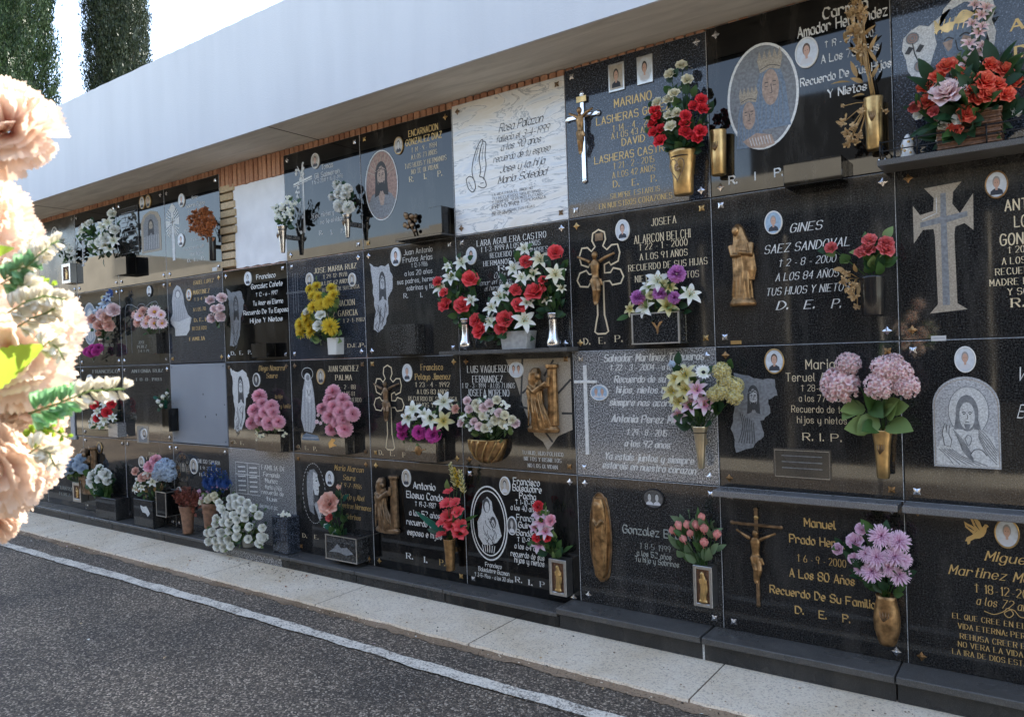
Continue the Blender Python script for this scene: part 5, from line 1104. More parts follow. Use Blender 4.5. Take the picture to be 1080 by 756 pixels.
# ---- column 6
NC = thing('open_niche', 'sealed burial niche with bare white plaster panel instead of a stone, edged by brick', 'niche', (-4.3, .02, .01))
mb = MB(); r_ = random.Random(9); n = 14; x0, x1, z0, z1 = -4.545, -3.925, .012, .632; pts = []
for i in range(n): pts.append((x0+(x1-x0)*i/n, z0+r_.uniform(-.006, .006)))
for i in range(n): pts.append((x1, z0+(z1-z0)*i/n))
for i in range(n): pts.append((x1-(x1-x0)*i/n, z1+r_.uniform(-.008, .008)))
for i in range(n): pts.append((x0+r_.uniform(-.01, .01), z1-(z1-z0)*i/n))
k_ = len(pts); mb.add([(a, .016, b_) for a, b_ in pts]+[(a, .04, b_) for a, b_ in pts], [tuple(range(k_))]+[(i, k_+i, k_+(i+1) % k_, (i+1) % k_) for i in range(k_)], 'white_plaster'); mb.build('plaster_panel', NC)
s = slab(6, 2, 'deep black stone with white gothic lettering and torn profile, right under the plaster panel', 'deep_black', 'steel')
engr_ragged(s, 240, 259, 303, 367, 21, 'engrave_mid', 'ink')
portrait(s, 262, 294, 3.7, 7.3, 'ceramic', 'photo_pale', 'hair_dark', 'skin_grey', 'cloth_dark')
writing(s, [('Francisco', 270.5, 290.5, 291, .042, WH, 'gothic'), ('Gonzalez Cañete', 265, 298, 300.5, .042, WH, 'gothic'), ('† 12 - 6 - 1997', 270, 293, 309.5, .034, WH, 'gothic'), ('Tu Amor es Eterno', 267, 298.5, 318.5, .04, WH, 'gothic'), ('Recuerdo De Tu Esposa', 257, 304, 328, .04, WH, 'gothic'), ('Hijos Y Nietos', 264, 298, 337, .04, WH, 'gothic'), ('D.', 244, 248, 372.5, .034, WH), ('E.', 253, 256, 372, .034, WH), ('P.', 262, 265, 371.5, .034, WH)])
s = slab(6, 3, 'black stone with a bright ragged white profile engraving and pink pompoms in its planter', 'black_granite', 'dark_bronze')
engr_ragged(s, 244, 265, 387, 457, 31, 'engrave_light', 'engrave_dark')
portrait(s, 271, 400.5, 3.6, 7.2, 'ceramic', 'photo_grey', 'hair_dark', 'skin_grey', 'cloth_dark')
writing(s, [('Diego Navarro', 273, 300, 388, .045, G, 'italic'), ('Saura', 281, 292, 396, .042, G, 'italic'), ('tus hijos', 290, 298, 418, .036, G, 'italic'), ('y familia', 296, 306, 428, .036, G, 'italic'), ('D.', 246, 249, 466, .03, CR), ('E.', 254, 257, 467, .03, CR)])
s = slab(6, 4, 'light grey speckled stone with a white double-framed inscription behind the big white roses', 'grey_granite', None)
def framed(D):
    D.line([(.0, 0), (1, 0), (1, 1), (0, 1)], .005, WH, True, False); D.line([(.5, 0), (.5, 1)], .006, WH, False, False); D.line([(0, .62), (1, .62)], .006, WH, False, False)
    for k in range(6): D.line([(.1, .1+.15*k), (.42, .12+.15*k)], .01, WH, False, False); D.line([(.58, .1+.15*k), (.9, .12+.15*k)], .01, WH, False, False)
engraving(s, 249, 274, 488, 521, framed, 'framed_panel')
writing(s, [('FAMILIA DE', 276, 301, 493.5, .042, WH), ('Fernando', 278, 295, 500.5, .04, WH, 'gothic'), ('Muñoz', 280, 293, 507, .038, WH, 'gothic'), ('Maria y hija', 280, 297, 514, .038, WH, 'gothic'), ('recuerdo de', 276, 299, 519.5, .036, WH, 'gothic'), ('tus', 281, 292, 526, .036, WH, 'gothic'), ('descansa en paz', 274, 293, 534, .038, WH, 'gothic')])
# ---- column 7
s = slab(7, 1, 'deep black stone with a white rayed cross and two tiny ovals beside dried orange flowers', 'deep_black', 'steel')
def rayed(D):
    D.fill([(.42, 0), (.60, 0), (.62, .6), (.56, .98), (.44, .95), (.42, .6)], 'engrave_light'); D.fill([(.05, .58), (.02, .72), (.45, .68), (.98, .74), (.95, .6), (.5, .64)], 'engrave_light'); D.fill([(.3, .9), (.5, 1.), (.72, .92), (.56, .8), (.46, .8)], 'engrave_light')
    for sx in (-1, 1):
        for k in range(4): a = .35+.3*k; D.line([(.5+sx*.14, .7+.05*k), (.5+sx*(.14+.34*math.cos(a)), .7+.22*math.sin(a))], .007, WH, False, False); D.line([(.5+sx*.14, .6-.03*k), (.5+sx*(.14+.34*math.cos(a)), .6-.2*math.sin(a))], .007, WH, False, False)
    D.line([(.35, .66), (.65, .68)], .008, 'ink', False, False); D.line([(.5, .74), (.5, .6)], .008, 'ink', False, False)
engraving(s, 175, 190, 214, 275, rayed, 'rayed_cross')
portrait(s, 192, 211.5, 3.2, 7.2, 'ceramic', 'photo_pale', 'hair_grey', 'skin', 'cloth_dark'); portrait(s, 191.5, 253.5, 3.3, 7, 'ceramic', 'photo_pale', 'hair_dark', 'skin', 'cloth_dark')
writing(s, [('Jose', 201, 208, 208, .035, WH, 'italic'), ('Saura Egea', 195.5, 215.5, 215.5, .04, WH, 'italic'), ('† 3-8-1996', 198, 214, 222, .03, WH, 'italic'), ('Pilar', 195, 201, 243.5, .034, WH, 'italic'), ('† 9-5-08', 201, 212, 253, .03, WH, 'italic'), ('recuerdo de', 194, 215, 261, .032, WH, 'italic'), ('tus hijos', 201, 214, 267, .032, WH, 'italic'), ('D.  E.  P.', 198, 216, 273.5, .032, WH)])
mb = MB(); D = Draw(mb, rect_px(224, 229, 282, 286)); D.fill([(0, 0), (1, 0), (1, 1), (0, 1)], 'tag_white'); mb.build('mason_tag', s)
s = slab(7, 2, 'blue speckled stone with a pale veiled woman silhouette and gold lettering', 'blue_granite', 'brass')
def ladyg(D):
    D.fill([(.2, .0), (.25, .12), (.02, .25), (.0, .33), (.12, .45), (.1, .7), (.18, .9), (.35, 1.), (.5, .95), (.62, .8), (.66, .6), (.8, .4), (.95, .33), (.9, .22), (.7, .15), (.72, .0)], 'engrave_grey'); D.ell(.38, .82, .13, .09, 'engrave_mid'); D.ell(.38, .81, .09, .07, 'engrave_light', 12)
    for k in range(6): D.line([(.22+.07*k, .7), (.2+.09*k, .4), (.3+.06*k, .05)], .004, 'engrave_mid')
    D.fill([(.0, .33), (.1, .3), (.4, .28), (.9, .35), (.85, .1), (.7, 0), (.2, 0), (.2, .15)], 'engrave_light')
engraving(s, 179.5, 203, 300, 354, ladyg, 'veiled_woman')
portrait(s, 200, 311, 3, 6.5, 'brass', 'photo_pale', 'hair_dark', 'skin', 'cloth_dark')
writing(s, [('ISABEL LOPEZ', 204, 225, 297, .036, G, 'italic'), ('MARTINEZ', 204, 221, 307.5, .04, G), ('† 3-4-96', 205, 219, 315, .03, G), ('A LOS 70', 204, 217, 326, .034, G), ('D. E. P.', 205, 220, 337, .034, G), ('RECUERDO', 203, 218, 346, .034, G), ('FAMILIA', 200, 216, 357, .034, G)])
PN = thing('gravestone', 'plain matt grey sheet closing a niche, with no writing', 'gravestone', (-5.1, 0, -1.36))
mb = MB(); mb.bbox((-7*W+.004, -.004, -1.352), (-6*W-.004, .02, -.706), 'grey_panel', .002); mb.build('panel', PN)
mb = MB()
for x in (-7*W+.03, -6*W-.03):
    for z in (-.73, -1.03, -1.32): mb.ball((x, -.005, z), (.005, .003, .005), 'iron', 8, 4)
for x, z in ((-5.02, -.95), (-5.0, -1.13), (-4.85, -1.11)): mb.ball((x, -.004, z), (.006, .002, .01), 'iron', 8, 4)
mb.build('screw_heads', PN)
s = slab(7, 4, 'dark stone with an engraved curly-haired brown head above a vase of red-brown dried sprigs', 'speckled_granite', 'steel')
def curly(D):
    D.ell(.5, .6, .48, .4, 'engrave_dark'); r_ = random.Random(6)
    D.ell(.5, .62, .42, .34, 'brown_granite')
    for k in range(50): a, q = r_.uniform(0, 6.28), r_.uniform(.2, .42); D.ring(.5+q*math.cos(a), .62+q*.85*math.sin(a), .05, .035, .004, r_.choice(['engrave_tan', 'engrave_dark', 'bronze']), 8)
    D.ell(.52, .56, .2, .2, 'engrave_tan'); face(D, .52, .56, .5, 'engrave_tan', 'ink', 1., False)
    D.fill([(.2, 0), (.25, .2), (.7, .2), (.8, 0)], 'brown_granite')
engraving(s, 184.5, 202.5, 477, 516, curly, 'curly_head')
portrait(s, 205, 491.5, 4, 8.3, 'ceramic', 'photo_sepia', 'hair_dark', 'skin_grey', 'cloth_dark'); portrait(s, 189.5, 519, 3, 6, 'ceramic', 'photo_pale', 'hair_dark', 'skin_grey', 'cloth_dark')
writing(s, [('DIEGO SAURA', 209, 232, 487, .036, WH), ('† 9-3-1990', 211, 230, 494, .03, WH), ('TU FAMILIA', 210, 230, 501, .03, WH)])
# ---- columns 8 - 11
s = slab(8, 1, 'deep black stone with a pale arched mourner engraving and a dark square panel', 'deep_black', 'steel')
def archm(D):
    D.fill([(0, 0), (1, 0), (1, .75), (.85, .93), (.5, 1.), (.15, .92), (0, .75)], 'engrave_tan'); D.fill([(.1, .05), (.9, .05), (.88, .7), (.7, .88), (.5, .93), (.25, .86), (.12, .7)], 'engrave_mid'); face(D, .5, .62, .4, 'engrave_tan', 'engrave_dark', 1.2, False)
    for k in range(9): D.line([(.15+.09*k, .4), (.13+.09*k, .08)], .005, 'engrave_light')
engraving(s, 149, 170, 222, 266, archm, 'arched_mourner')
portrait(s, 150.5, 214, 2.8, 7, 'brass', 'photo_pale', 'hair_dark', 'skin_grey', 'cloth_dark'); portrait(s, 156.8, 212.5, 2.8, 7, 'brass', 'photo_sepia', 'hair_dark', 'skin', 'cloth_dark')
mb = MB(); x0, x1, z0, z1 = rect_px(126.5, 147, 218, 268); mb.bbox((x0, -.008, z0), (x1, -.0005, z1), 'speckled_granite', .002); D = Draw(mb, (x0, x1, z0, z1), -.0085); D.line([(0.02, .02), (.98, .02), (.98, .98), (.02, .98)], .003, 'engrave_mid', True, False)
for k in range(7): D.line([(.15, .88-.1*k), (.85, .88-.1*k)], .006, 'engrave_mid', False, False)
mb.build('square_panel', s)
s = slab(8, 2, 'dark stone with faint arch lines behind pink and peach daisies', 'black_granite', 'steel')
def faint(D):
    D.line([(0.05, 0), (.05, .85), (.2, .97), (.5, .85), (.8, .97), (.95, .85), (.95, 0)], .006, 'engrave_mid'); D.line([(.2, .0), (.2, .7)], .005, 'engrave_mid', False, False)
    D.ring(.5, .9, .1, .06, .005, 'engrave_mid')
engraving(s, 131, 170, 318, 372, faint, 'arch_lines')
portrait(s, 158, 307, 2.8, 6.2, 'iron', 'photo_pale', 'hair_dark', 'skin_grey', 'cloth_dark')
writing(s, [('JOSE', 146, 153, 361, .03, 'faded_letter'), ('PEREZ', 145, 155, 365.5, .03, 'faded_letter'), ('† 4-1-79', 146, 157, 370, .028, 'faded_letter')])
s = slab(8, 3, 'dark stone with small arched niche picture and faint lettering beside the plain grey sheet', 'speckled_granite', 'steel')
engraving(s, 144.5, 157, 449, 467, lambda D: [D.fill([(0, 0), (1, 0), (1, 1), (0, 1)], 'engrave_tan'), D.fill([(.15, .05), (.85, .05), (.85, .7), (.5, .95), (.15, .7)], 'engrave_mid'), D.ell(.5, .5, .2, .3, 'engrave_light')], 'arched_picture')
writing(s, [('ANTONIA RUIZ', 139, 172, 391, .034, 'faded_letter'), ('† 8-8-1981', 143, 170, 400, .03, 'faded_letter')])
portrait(s, 153, 457, 2.5, 5, 'ceramic', 'photo_sepia', 'hair_dark', 'skin_grey', 'cloth_dark')
s = slab(8, 4, 'dark stone with a white leaping-fish shaped engraving under a pastel bouquet', 'black_granite', 'steel')
portrait(s, 149.8, 487, 2.9, 6, 'ceramic', 'photo_sepia', 'hair_dark', 'skin_grey', 'cloth_dark')
writing(s, [('PEDRO SAEZ', 157, 168, 479, .03, CR), ('† 1-2-1990', 154, 172, 484, .028, CR)])
s = slab(9, 1, 'black stone with a lacy white cross behind the large white lily spray', 'deep_black', 'steel')
engraving(s, 82, 92, 235, 280, lambda D: [D.line([(.5, 0), (.5, 1)], .02, 'engrave_light', False, False), D.line([(0, .7), (1, .72)], .02, 'engrave_light', False, False)]+[D.ell(.5+.25*math.sin(k*2.2), k/12., .14, .03, 'engrave_grey', 8) for k in range(12)], 'lacy_cross')
s = slab(9, 2, 'dark stone with a pale blue-grey oval of a veiled woman at its left edge', 'black_granite', 'steel')
def ovlady(D):
    D.ell(.5, .5, .5, .5, 'engrave_grey', 30); D.ell(.5, .5, .44, .46, 'blue_print', 30); D.fill([(.15, .2), (.25, .6), (.35, .82), (.55, .88), (.7, .78), (.8, .5), (.85, .2), (.5, .08)], 'engrave_grey'); D.ell(.52, .72, .13, .09, 'engrave_light'); D.ell(.5, .7, .08, .06, 'skin_grey', 12)
    for k in range(7): D.line([(.25+.08*k, .6), (.3+.07*k, .15)], .006, 'engrave_light' if k % 2 else 'blue_print')
engraving(s, 87.5, 102.5, 319, 364, ovlady, 'veiled_woman_oval')
s = slab(9, 3, 'dark stone with thin grey lettering above the small red and white flowers', 'black_granite', 'steel')
portrait(s, 95, 400, 3, 5.2, 'ceramic', 'photo_pale', 'hair_dark', 'skin_grey', 'cloth_dark')
writing(s, [('FRANCISCO', 98, 124, 391.5, .036, 'faded_letter'), ('SANCHEZ RUIZ', 101, 126, 398, .034, 'faded_letter'), ('† 4-9-80', 104, 122, 405, .03, 'faded_letter')])
s = slab(9, 4, 'dark stone with a bronze kneeling figure half hidden by white roses and broad leaves', 'black_granite', 'steel')
R = rect_px(88, 106, 470, 520); sculpt('mourner_relief', lambda mm: fig_column(Fig(mm, R, .05, -.004)), 'dark_bronze', s, .004)
portrait(s, 105.3, 472, 2.7, 6, 'brass', 'photo_grey', 'hair_dark', 'skin_grey', 'cloth_dark')
s = slab(10, 1, 'dark top-row stone with a small grey oval and a lantern vase, beside the big flowers', 'brown_granite', 'steel')
portrait(s, 58, 246, 2.8, 6.5, 'ceramic', 'photo_grey', 'hair_dark', 'skin_grey', 'cloth_dark'); SLABS[(10, 1)].children[0].data.materials[0] = MATS['black_granite']
s = slab(10, 2, 'dark stone mostly hidden behind the cream carnations, left of the veiled woman oval', 'black_granite', None)
s = slab(10, 3, 'dark stone with a pale stone cross seen above the lime sprig', 'black_granite', None)
mb = MB(); a, b_, c_, d_ = rect_px(75, 79, 398, 462); mb.bbox((a, -.012, c_), (b_, -.0005, d_), 'engrave_grey', .002); a2, b2, c2, d2 = rect_px(72, 82, 425, 431); mb.bbox((a2, -.014, c2), (b2, -.0007, d2), 'engrave_grey', .002); mb.bbox((a-.02, -.016, c_-.01), (b_+.02, -.0009, c_+.03), 'engrave_grey', .002); mb.build('cross', s)
s = slab(10, 4, 'dark stone with worn grey lettering behind pale blue flowers and a lantern vase', 'black_granite', None)
writing(s, [('JUAN RUIZ', 63, 78, 515, .04, 'faded_letter'), ('PEREZ', 63, 74, 521, .034, 'faded_letter')])
for r, l in ((1, 'dark stone in the top row barely seen past the edge of the big cream blossoms'), (2, 'dark stone wholly behind the cream blossoms in the second row'), (3, 'dark stone wholly behind the cream blossoms in the third row'), (4, 'dark stone in the bottom row where the plinth vanishes behind the cream blossoms')):
    slab(11, r, l, 'black_granite', None)
# ================================================================= vases, planters, bouquets
BQ = bouquet
LD = ('leaf_dark', 'leaf_dark', 'leaf_mid'); LM = ('leaf_mid', 'leaf_dark', 'leaf_light'); LL = ('leaf_light', 'leaf_mid'); LG = ('leaf_grey', 'leaf_light')
def F_(pts, r, kind, m): return [(p[0], p[1], p[2] if len(p) > 2 else r, kind, m) for p in pts]
vase('square tapered bronze vase with a raised heart, below the red and white roses', 720.5, 159, 206, 16, [(.62, 0), (.68, .02), (.74, .4), (.95, .95), (1, 1)], 'brass', .09, sq=True, orn=orn_heart)
BQ('tall bunch of red roses topped with cream roses in a heart vase', 'bouquet', (720.5, 163, .09),
   F_([(719,70),(707,79),(725,85),(711,99.5),(705,106),(693.5,109),(706,122),(707.5,134),(714,120)], 6, 'rose', 'p_cream')+F_([(691,117),(693,124),(689,131),(697,137),(697,149,7),(690,140),(723,123),(723,131,6.5),(722.7,140,6.5),(728,144),(738.5,139,6.5),(739.6,106,6.5),(732,113),(740.7,116,6.5),(735,147)], 5.8, 'rose', 'p_red'),
   LD, 150, .055, .34, seed=1, bulge=.09, dbase=.06, filler=26)
vase('empty straight bronze vase left of the crowned mother and child oval', 757.5, 138, 185, 9, PR_CYL, 'brass', .055, orn=orn_leaf)
vase('straight bronze vase holding the tall dried flowers', 922, 103, 158.5, 9.5, PR_CYL, 'brass', .06, orn=orn_leaf)
box_on('stone_planter', 'long low polished block planter under the crowned mother and child stone, nearly empty', 'planter', 826, 888, 168, 193, .11, 'deep_black')
BQ('tall sheaf of withered tan gladioli standing in the bronze vase', 'dried bouquet', (922, 106, .06), [(905, 12, 17, 'twig', 'p_dried', -.1, 1), (899, 24, 17, 'twig', 'p_dried', -.15, 1), (910, 30, 18, 'twig', 'p_dried', 0., 1), (906, 48, 18, 'twig', 'p_dried', -.05, 1), (912, 62, 17, 'twig', 'p_dried', -.1, 1), (903, 38, 14, 'crinkle', 'p_dried'), (898, 18, 9, 'crinkle', 'p_dried'), (908, 54, 9, 'crinkle', 'p_dried'), (908, 14, 8, 'crinkle', 'p_dried')], ('stem_tan',), 14, .07, .12, name='dried_bouquet', seed=3, bulge=.02, dbase=.06)
BQ('drooping tan dried rosebuds on the left of the bronze vase', 'dried bouquet', (917, 104, .07), [(888, 130, 6, 'crinkle', 'p_dried'), (893, 140, 6, 'crinkle', 'p_dried'), (901, 134, 6, 'crinkle', 'p_dried'), (906, 143, 6, 'crinkle', 'p_dried'), (893, 152, 5, 'crinkle', 'p_dried'), (903, 150, 5, 'crinkle', 'p_dried'), (909, 118, 5, 'crinkle', 'p_dried'), (934, 118, 4, 'crinkle', 'p_dried'), (889, 112, 3, 'crinkle', 'p_dried'), (898, 146, 6, 'crinkle', 'p_dried')], ('stem_tan',), 5, .04, .12, name='dried_bouquet', seed=4, bulge=.03, dbase=.08)
# basket on ledge
bx0, bx1 = P(989, 145, .13).x, P(1056, 140, .13).x
t = thing('wicker_basket', 'low square dark wicker basket full of orange roses on the ledge', 'basket', ((bx0+bx1)/2, -.08, zL))
mb = MB(); mb.bbox((bx0, -.145, zL+.001), (bx1, -.02, zL+.125), 'wicker', .003); mb.build('body', t); mb = MB()
for k in range(7): mb.tube([(bx0-.002, -.148, zL+.01+.018*k), (bx1+.002, -.148, zL+.01+.018*k), (bx1+.002, -.02, zL+.01+.018*k)], .004, 'wicker', 6)
mb.tube([(bx0-.004, -.15, zL+.127), (bx1+.004, -.15, zL+.127), (bx1+.004, -.015, zL+.127), (bx0-.004, -.015, zL+.127), (bx0-.004, -.15, zL+.127)], .006, 'wicker', 8); mb.build('weave', t)
BQ('low wide arrangement of orange-red roses round one big pale pink rose in the wicker basket', 'bouquet', (1022, 132, .08),
   F_([(999,71.6,9),(989,82,8),(1014,80,9),(976.5,93,8),(978,108,8),(1038,88,11),(1028,105.5,8),(1040.6,102,10),(1060.7,100.5,9),(1068,87,9),(1058,75,9),(1044,70,8),(1019,120.6,10),(1006.7,137,8.5),(1052,90,8),(1024,95,8)], 9, 'rose', 'p_orange')+[(999,100.5,15.5,'rose','p_palepink')]+F_([(1015.5,93),(995,132),(995,146),(1010,126),(970,121),(1071,118)], 6, 'rose', 'p_white')+F_([(965,114,6),(985,118,6)], 6, 'rose', 'p_coral'),
   ('leaf_dark', 'leaf_mid', 'leaf_dark'), 130, .1, .25, seed=5, bulge=.1, dbase=.07, filler=20)
BQ('upright spray of pale pink orchids rising behind the orange roses', 'bouquet', (1024, 76, .03), F_([(1028,5),(1035,16),(1025,25),(1032,35),(1022,46),(1030,56),(1018,66),(1036,48),(1040,8),(1036,28),(1026,64),(1012,74)], 6.5, 'daisy' if 0 else 'lily', 'p_palepink'), ('leaf_grey', 'leaf_mid'), 14, .05, .3, seed=6, bulge=.02, dbase=.04)
t = thing('vigil_candle', 'small white ornament with gold flecks at the left end of the ledge', 'ornament', (P(958, 160, .08).x, -.09, zL)); mb = MB(); c0_ = P(958, 160, .08)
mb.lathe((c0_.x, -.09, zL+.001), [(.022, 0), (.026, .01), (.02, .04), (.024, .06), (.012, .09), (.004, .1)], 'ceramic', 12, 1, 1, 5, .12)
for k in range(7): mb.ball((c0_.x+.02*math.cos(k), -.09-.02*abs(math.sin(k)), zL+.012+.011*k), .006, 'brass', 8, 6)
mb.build('body', t)
vase('glossy black round vase of coral roses on the stone with the robed woman', 920.5, 291, 333, 12, [(.85, 0), (.9, .03), (.95, .5), (1, .95), (1.02, 1)], 'plastic_black', .075)
BQ('small bunch of coral pink roses in the glossy black vase', 'bouquet', (920.5, 295, .075), F_([(877,262,6),(917,254,7),(915,264,8),(933.6,264,9),(934,257,8),(908,267,6)], 8, 'rose', 'p_coral'), LM, 36, .06, .36, seed=7, bulge=.05, dbase=.07)
BQ('crumpled tan dried bunch hanging beside the glossy black vase', 'dried bouquet', (903, 290, .06), [(893, 288, 5, 'crinkle', 'p_dried'), (890, 297, 6, 'crinkle', 'p_dried'), (900, 300, 6, 'crinkle', 'p_dried'), (900, 312, 6, 'crinkle', 'p_dried'), (904, 322, 5, 'crinkle', 'p_dried'), (896, 307, 5, 'crinkle', 'p_dried')], ('stem_tan',), 10, .05, .2, name='dried_bouquet', seed=8)
vase('tall conical gold vase of pale pink hydrangeas', 931, 453, 504, 10, PR_TAPER, 'brass', .065, orn=orn_leaf)
BQ('pale pink hydrangea heads with broad green leaves in a gold vase', 'bouquet', (931, 456, .065), F_([(886,406,18),(894.5,384,12),(934,390,14),(927,407,14),(955,407,13),(949,393,13),(943,382,9)], 14, 'hydrangea', 'p_palepink'), ('leaf_light', 'leaf_mid', 'leaf_mid'), 0, .1, .4, seed=9, bulge=.06, dbase=.08)
hb = bpy.data.objects[[o.name for o in COL.objects if o.name.startswith('bouquet')][-1]]
mb = MB(); r_ = random.Random(4)
for (a, b_, c, d_, L) in ((912, 430, 884, 432, .11), (918, 446, 893, 452, .12), (925, 440, 905, 456, .12), (935, 440, 945, 425, .1), (936, 448, 960, 452, .13), (930, 436, 948, 418, .12), (922, 430, 913, 415, .1), (940, 430, 957, 428, .1), (926, 448, 914, 452, .1), (905, 432, 890, 440, .1), (920, 425, 930, 440, .1)):
    p, q = P(a, b_, .07), P(c, d_, .13); leaf(mb, p, q-p, L*.9, L*.36, r_.choice(['leaf_light', 'leaf_light', 'leaf_mid']), .3, r_)
mb.build('broad_leaves', hb)
vase('bulbous bronze vase with a swirled leaf, holding lilac chrysanthemums', 935.5, 627, 679, 13, PR_BULB, 'bronze', .07, orn=orn_leaf)
BQ('lilac chrysanthemums and mauve rosebuds in a bulbous bronze vase', 'bouquet', (935.5, 630, .07), F_([(929,565.5,11),(948,571,10),(924.6,588,11),(943.5,587,10),(920,603,10),(948,606,10.5),(913,584,8),(908.6,600,7),(936,598,9),(952,590,8)], 10, 'mum', 'p_lilac')+F_([(908.6,558,6),(902,571,8),(884.5,579,6),(901,589,5.5)], 6, 'rose', 'p_lilac'), LD, 70, .06, .3, seed=10, bulge=.08)
lantern_vase('steel-framed lantern vase with a gold figure under the pink tulips', 731, 751, 597, 640, .075)
BQ('pink and black rosebuds with grey-green leaves in a steel-framed lantern vase', 'bouquet', (741, 602, .05), F_([(716.5,555,9),(710,560,8),(725.4,554,8.5),(734,554,8.5),(740,546,8.5),(742.6,558,9),(721,569,9),(742.6,572.5,9.5),(756,564,9),(728,563,8)], 6.8, 'bud', 'p_salmon')+F_([(750,544,5.5),(754,553.5,5)], 5.5, 'bud', 'p_black'), ('leaf_grey', 'leaf_grey', 'leaf_mid'), 46, .07, .25, seed=11, bulge=.05)
lantern_vase('steel-framed lantern vase at the end of the stone with the round mother and child', 579, 597, 590, 628, .07)
BQ('white lilies with red and pink flowers trailing over a lantern vase', 'bouquet', (589, 594, .05), F_([(571,549,9),(569,541,7),(569,573,8),(575,560,8),(564,556,6)], 8, 'lily', 'p_lilypink')+F_([(568,534,5.5),(566.4,567,5),(577,567,4)], 5, 'rose', 'p_red')+[(581, 549, 6, 'rose', 'p_pink')], LM, 60, .06, .3, seed=12, bulge=.05)
vase('slim tapered bronze vase of red gladioli', 474.5, 568, 601, 6.6, [(.7, 0), (.74, .03), (.8, .5), (1, .97), (1.03, 1)], 'bronze', .06)
BQ('red gladioli with yellow-green bud tips standing in a slim bronze vase', 'bouquet', (474.5, 571, .06), F_([(473,518,5.5),(471,531,8),(472.4,544,9),(483,539.5,7),(485.5,554,8),(467.6,561,8.5),(484,561,8.5),(475,554,8),(480,530,6),(466,550,7)], 8, 'glad', 'p_scarlet')+[(478, 502, 12, 'spike', 'p_paleyellow'), (487, 508, 12, 'spike', 'p_paleyellow'), (482, 504, 10, 'spike', 'p_yellow')], LM, 6, .1, .15, seed=13, bulge=.05)
gl = [o for o in COL.objects if o.name.startswith('bouquet') and o.parent is None][-1]; mb = MB()
for (a, b_, c, d_, L) in ((472, 562, 441, 543, .26), (478, 562, 494, 521, .2), (476, 560, 499, 550, .15)):
    p, q = P(a, b_, .06), P(c, d_, .1); leaf(mb, p, q-p, L, L*.1, 'leaf_teal', .2, rnd)
mb.build('sword_leaves', gl)
# row 2 / 3 right
pr, bb = box_on('stone_planter', 'granite block planter with silver edging below the outlined cross, holding purple and yellow flowers', 'planter', 667, 716, 330, 362, .1, 'speckled_granite', rim='brushed_steel')
mb = MB(); c = P(693, 345, .101); D = Draw(mb, (c.x-.03, c.x+.03, c.z-.035, c.z+.035), -.1012); D.fill([(.5, 0), (.4, .4), (.0, .9), (.3, .8), (.5, .5), (.7, .85), (1, .9), (.65, .5), (.6, .1)], 'bronze'); mb.build('leaf_emblem', pr)
BQ('purple pompoms with white and yellow lilies in a silver-edged planter', 'bouquet', (693, 333, .06), F_([(713.8,289,10),(673,314,8),(696,309.5,8),(711,314,7)], 8, 'pompom', 'p_purple')+F_([(693.6,296,10),(680.5,324,10),(728,310.7,10),(684,302,8)], 9, 'lily', 'p_white')+F_([(704,322.6,10.5),(706.7,303,7),(665,326,7)], 9, 'lily', 'p_paleyellow')+F_([(686,312),(700,300)], 5, 'rose', 'p_paleyellow'), LM, 50, .06, .3, seed=14, bulge=.06)
vase('slender polished gold cone vase on the light grey stone', 739, 449, 494, 8.5, PR_CONE, 'pale_brass', .06)
BQ('yellow and pink lilies with cream pompoms in a slender gold vase', 'bouquet', (739, 453, .06), F_([(722.7,395,11),(712.6,399.5,9.5),(709,413,10),(722.7,410.7,10),(716,424,9)], 10, 'lily', 'p_paleyellow')+F_([(735,410.7,9.5),(743,426.5,10),(728,427.6,9.5),(716,437.7,9),(736,420,8)], 9.5, 'lily', 'p_lilypink')+[(741.9, 392.7, 7.5, 'daisy', 'p_white', 'eye')]+F_([(761,391.6,9.5),(761,413,9.5),(774.5,407,9.5),(774,418,9),(753,416,7.5),(765,402,8)], 9, 'hydrangea', 'p_paleyellow')+[(709, 385, 8, 'bud', 'p_paleblue')], LD, 60, .06, .36, seed=15, bulge=.08)
for (x, yt, yb, rt, lb) in ((491.5, 336, 367, 7, 'fluted silver vase left of the concrete pot, under red roses and white lilies'), (583.5, 330, 366, 7.5, 'fluted silver vase right of the concrete pot on the ledge')):
    vase(lb, x, yt, yb, rt, PR_SILVER, 'steel', .07, 'flower_vase', flute=9, fl=.03, bracket=False)
box_on('concrete_pot', 'rough tapered concrete pot between two silver vases', 'pot', 527, 557, 349, 371, .1, 'concrete_pot', taper=.18, back=.01)
BQ('white lilies and red roses in the left silver vase', 'bouquet', (491.5, 339, .07), F_([(496.4,294.8,8.5),(470.5,322,8),(488,322.7,8.7),(462,297.5,5.5),(469,309,5)], 8, 'rose', 'p_scarlet')+F_([(487,277,9),(475.7,293,8.5),(465.6,304,8),(497,316.6,6),(472,281,5)], 8, 'lily', 'p_white'), LD, 110, .055, .32, seed=16, bulge=.07)
BQ('red roses and white lilies spilling from the concrete pot', 'bouquet', (541, 352, .06), F_([(544,306.5,7),(547.7,322.7,8),(533,336.8,9),(502.7,338,7.5),(507,349,8),(528.6,347,7),(554.4,276.8,7)], 8, 'rose', 'p_scarlet')+F_([(542,283,8),(553,262.6,7),(550,293,8),(527.4,313,9.5),(518.4,324.5,8),(517,340,9),(553,338,10),(555.6,319,7),(535,304,7)], 8, 'lily', 'p_white'), LD, 130, .06, .3, seed=17, bulge=.08)
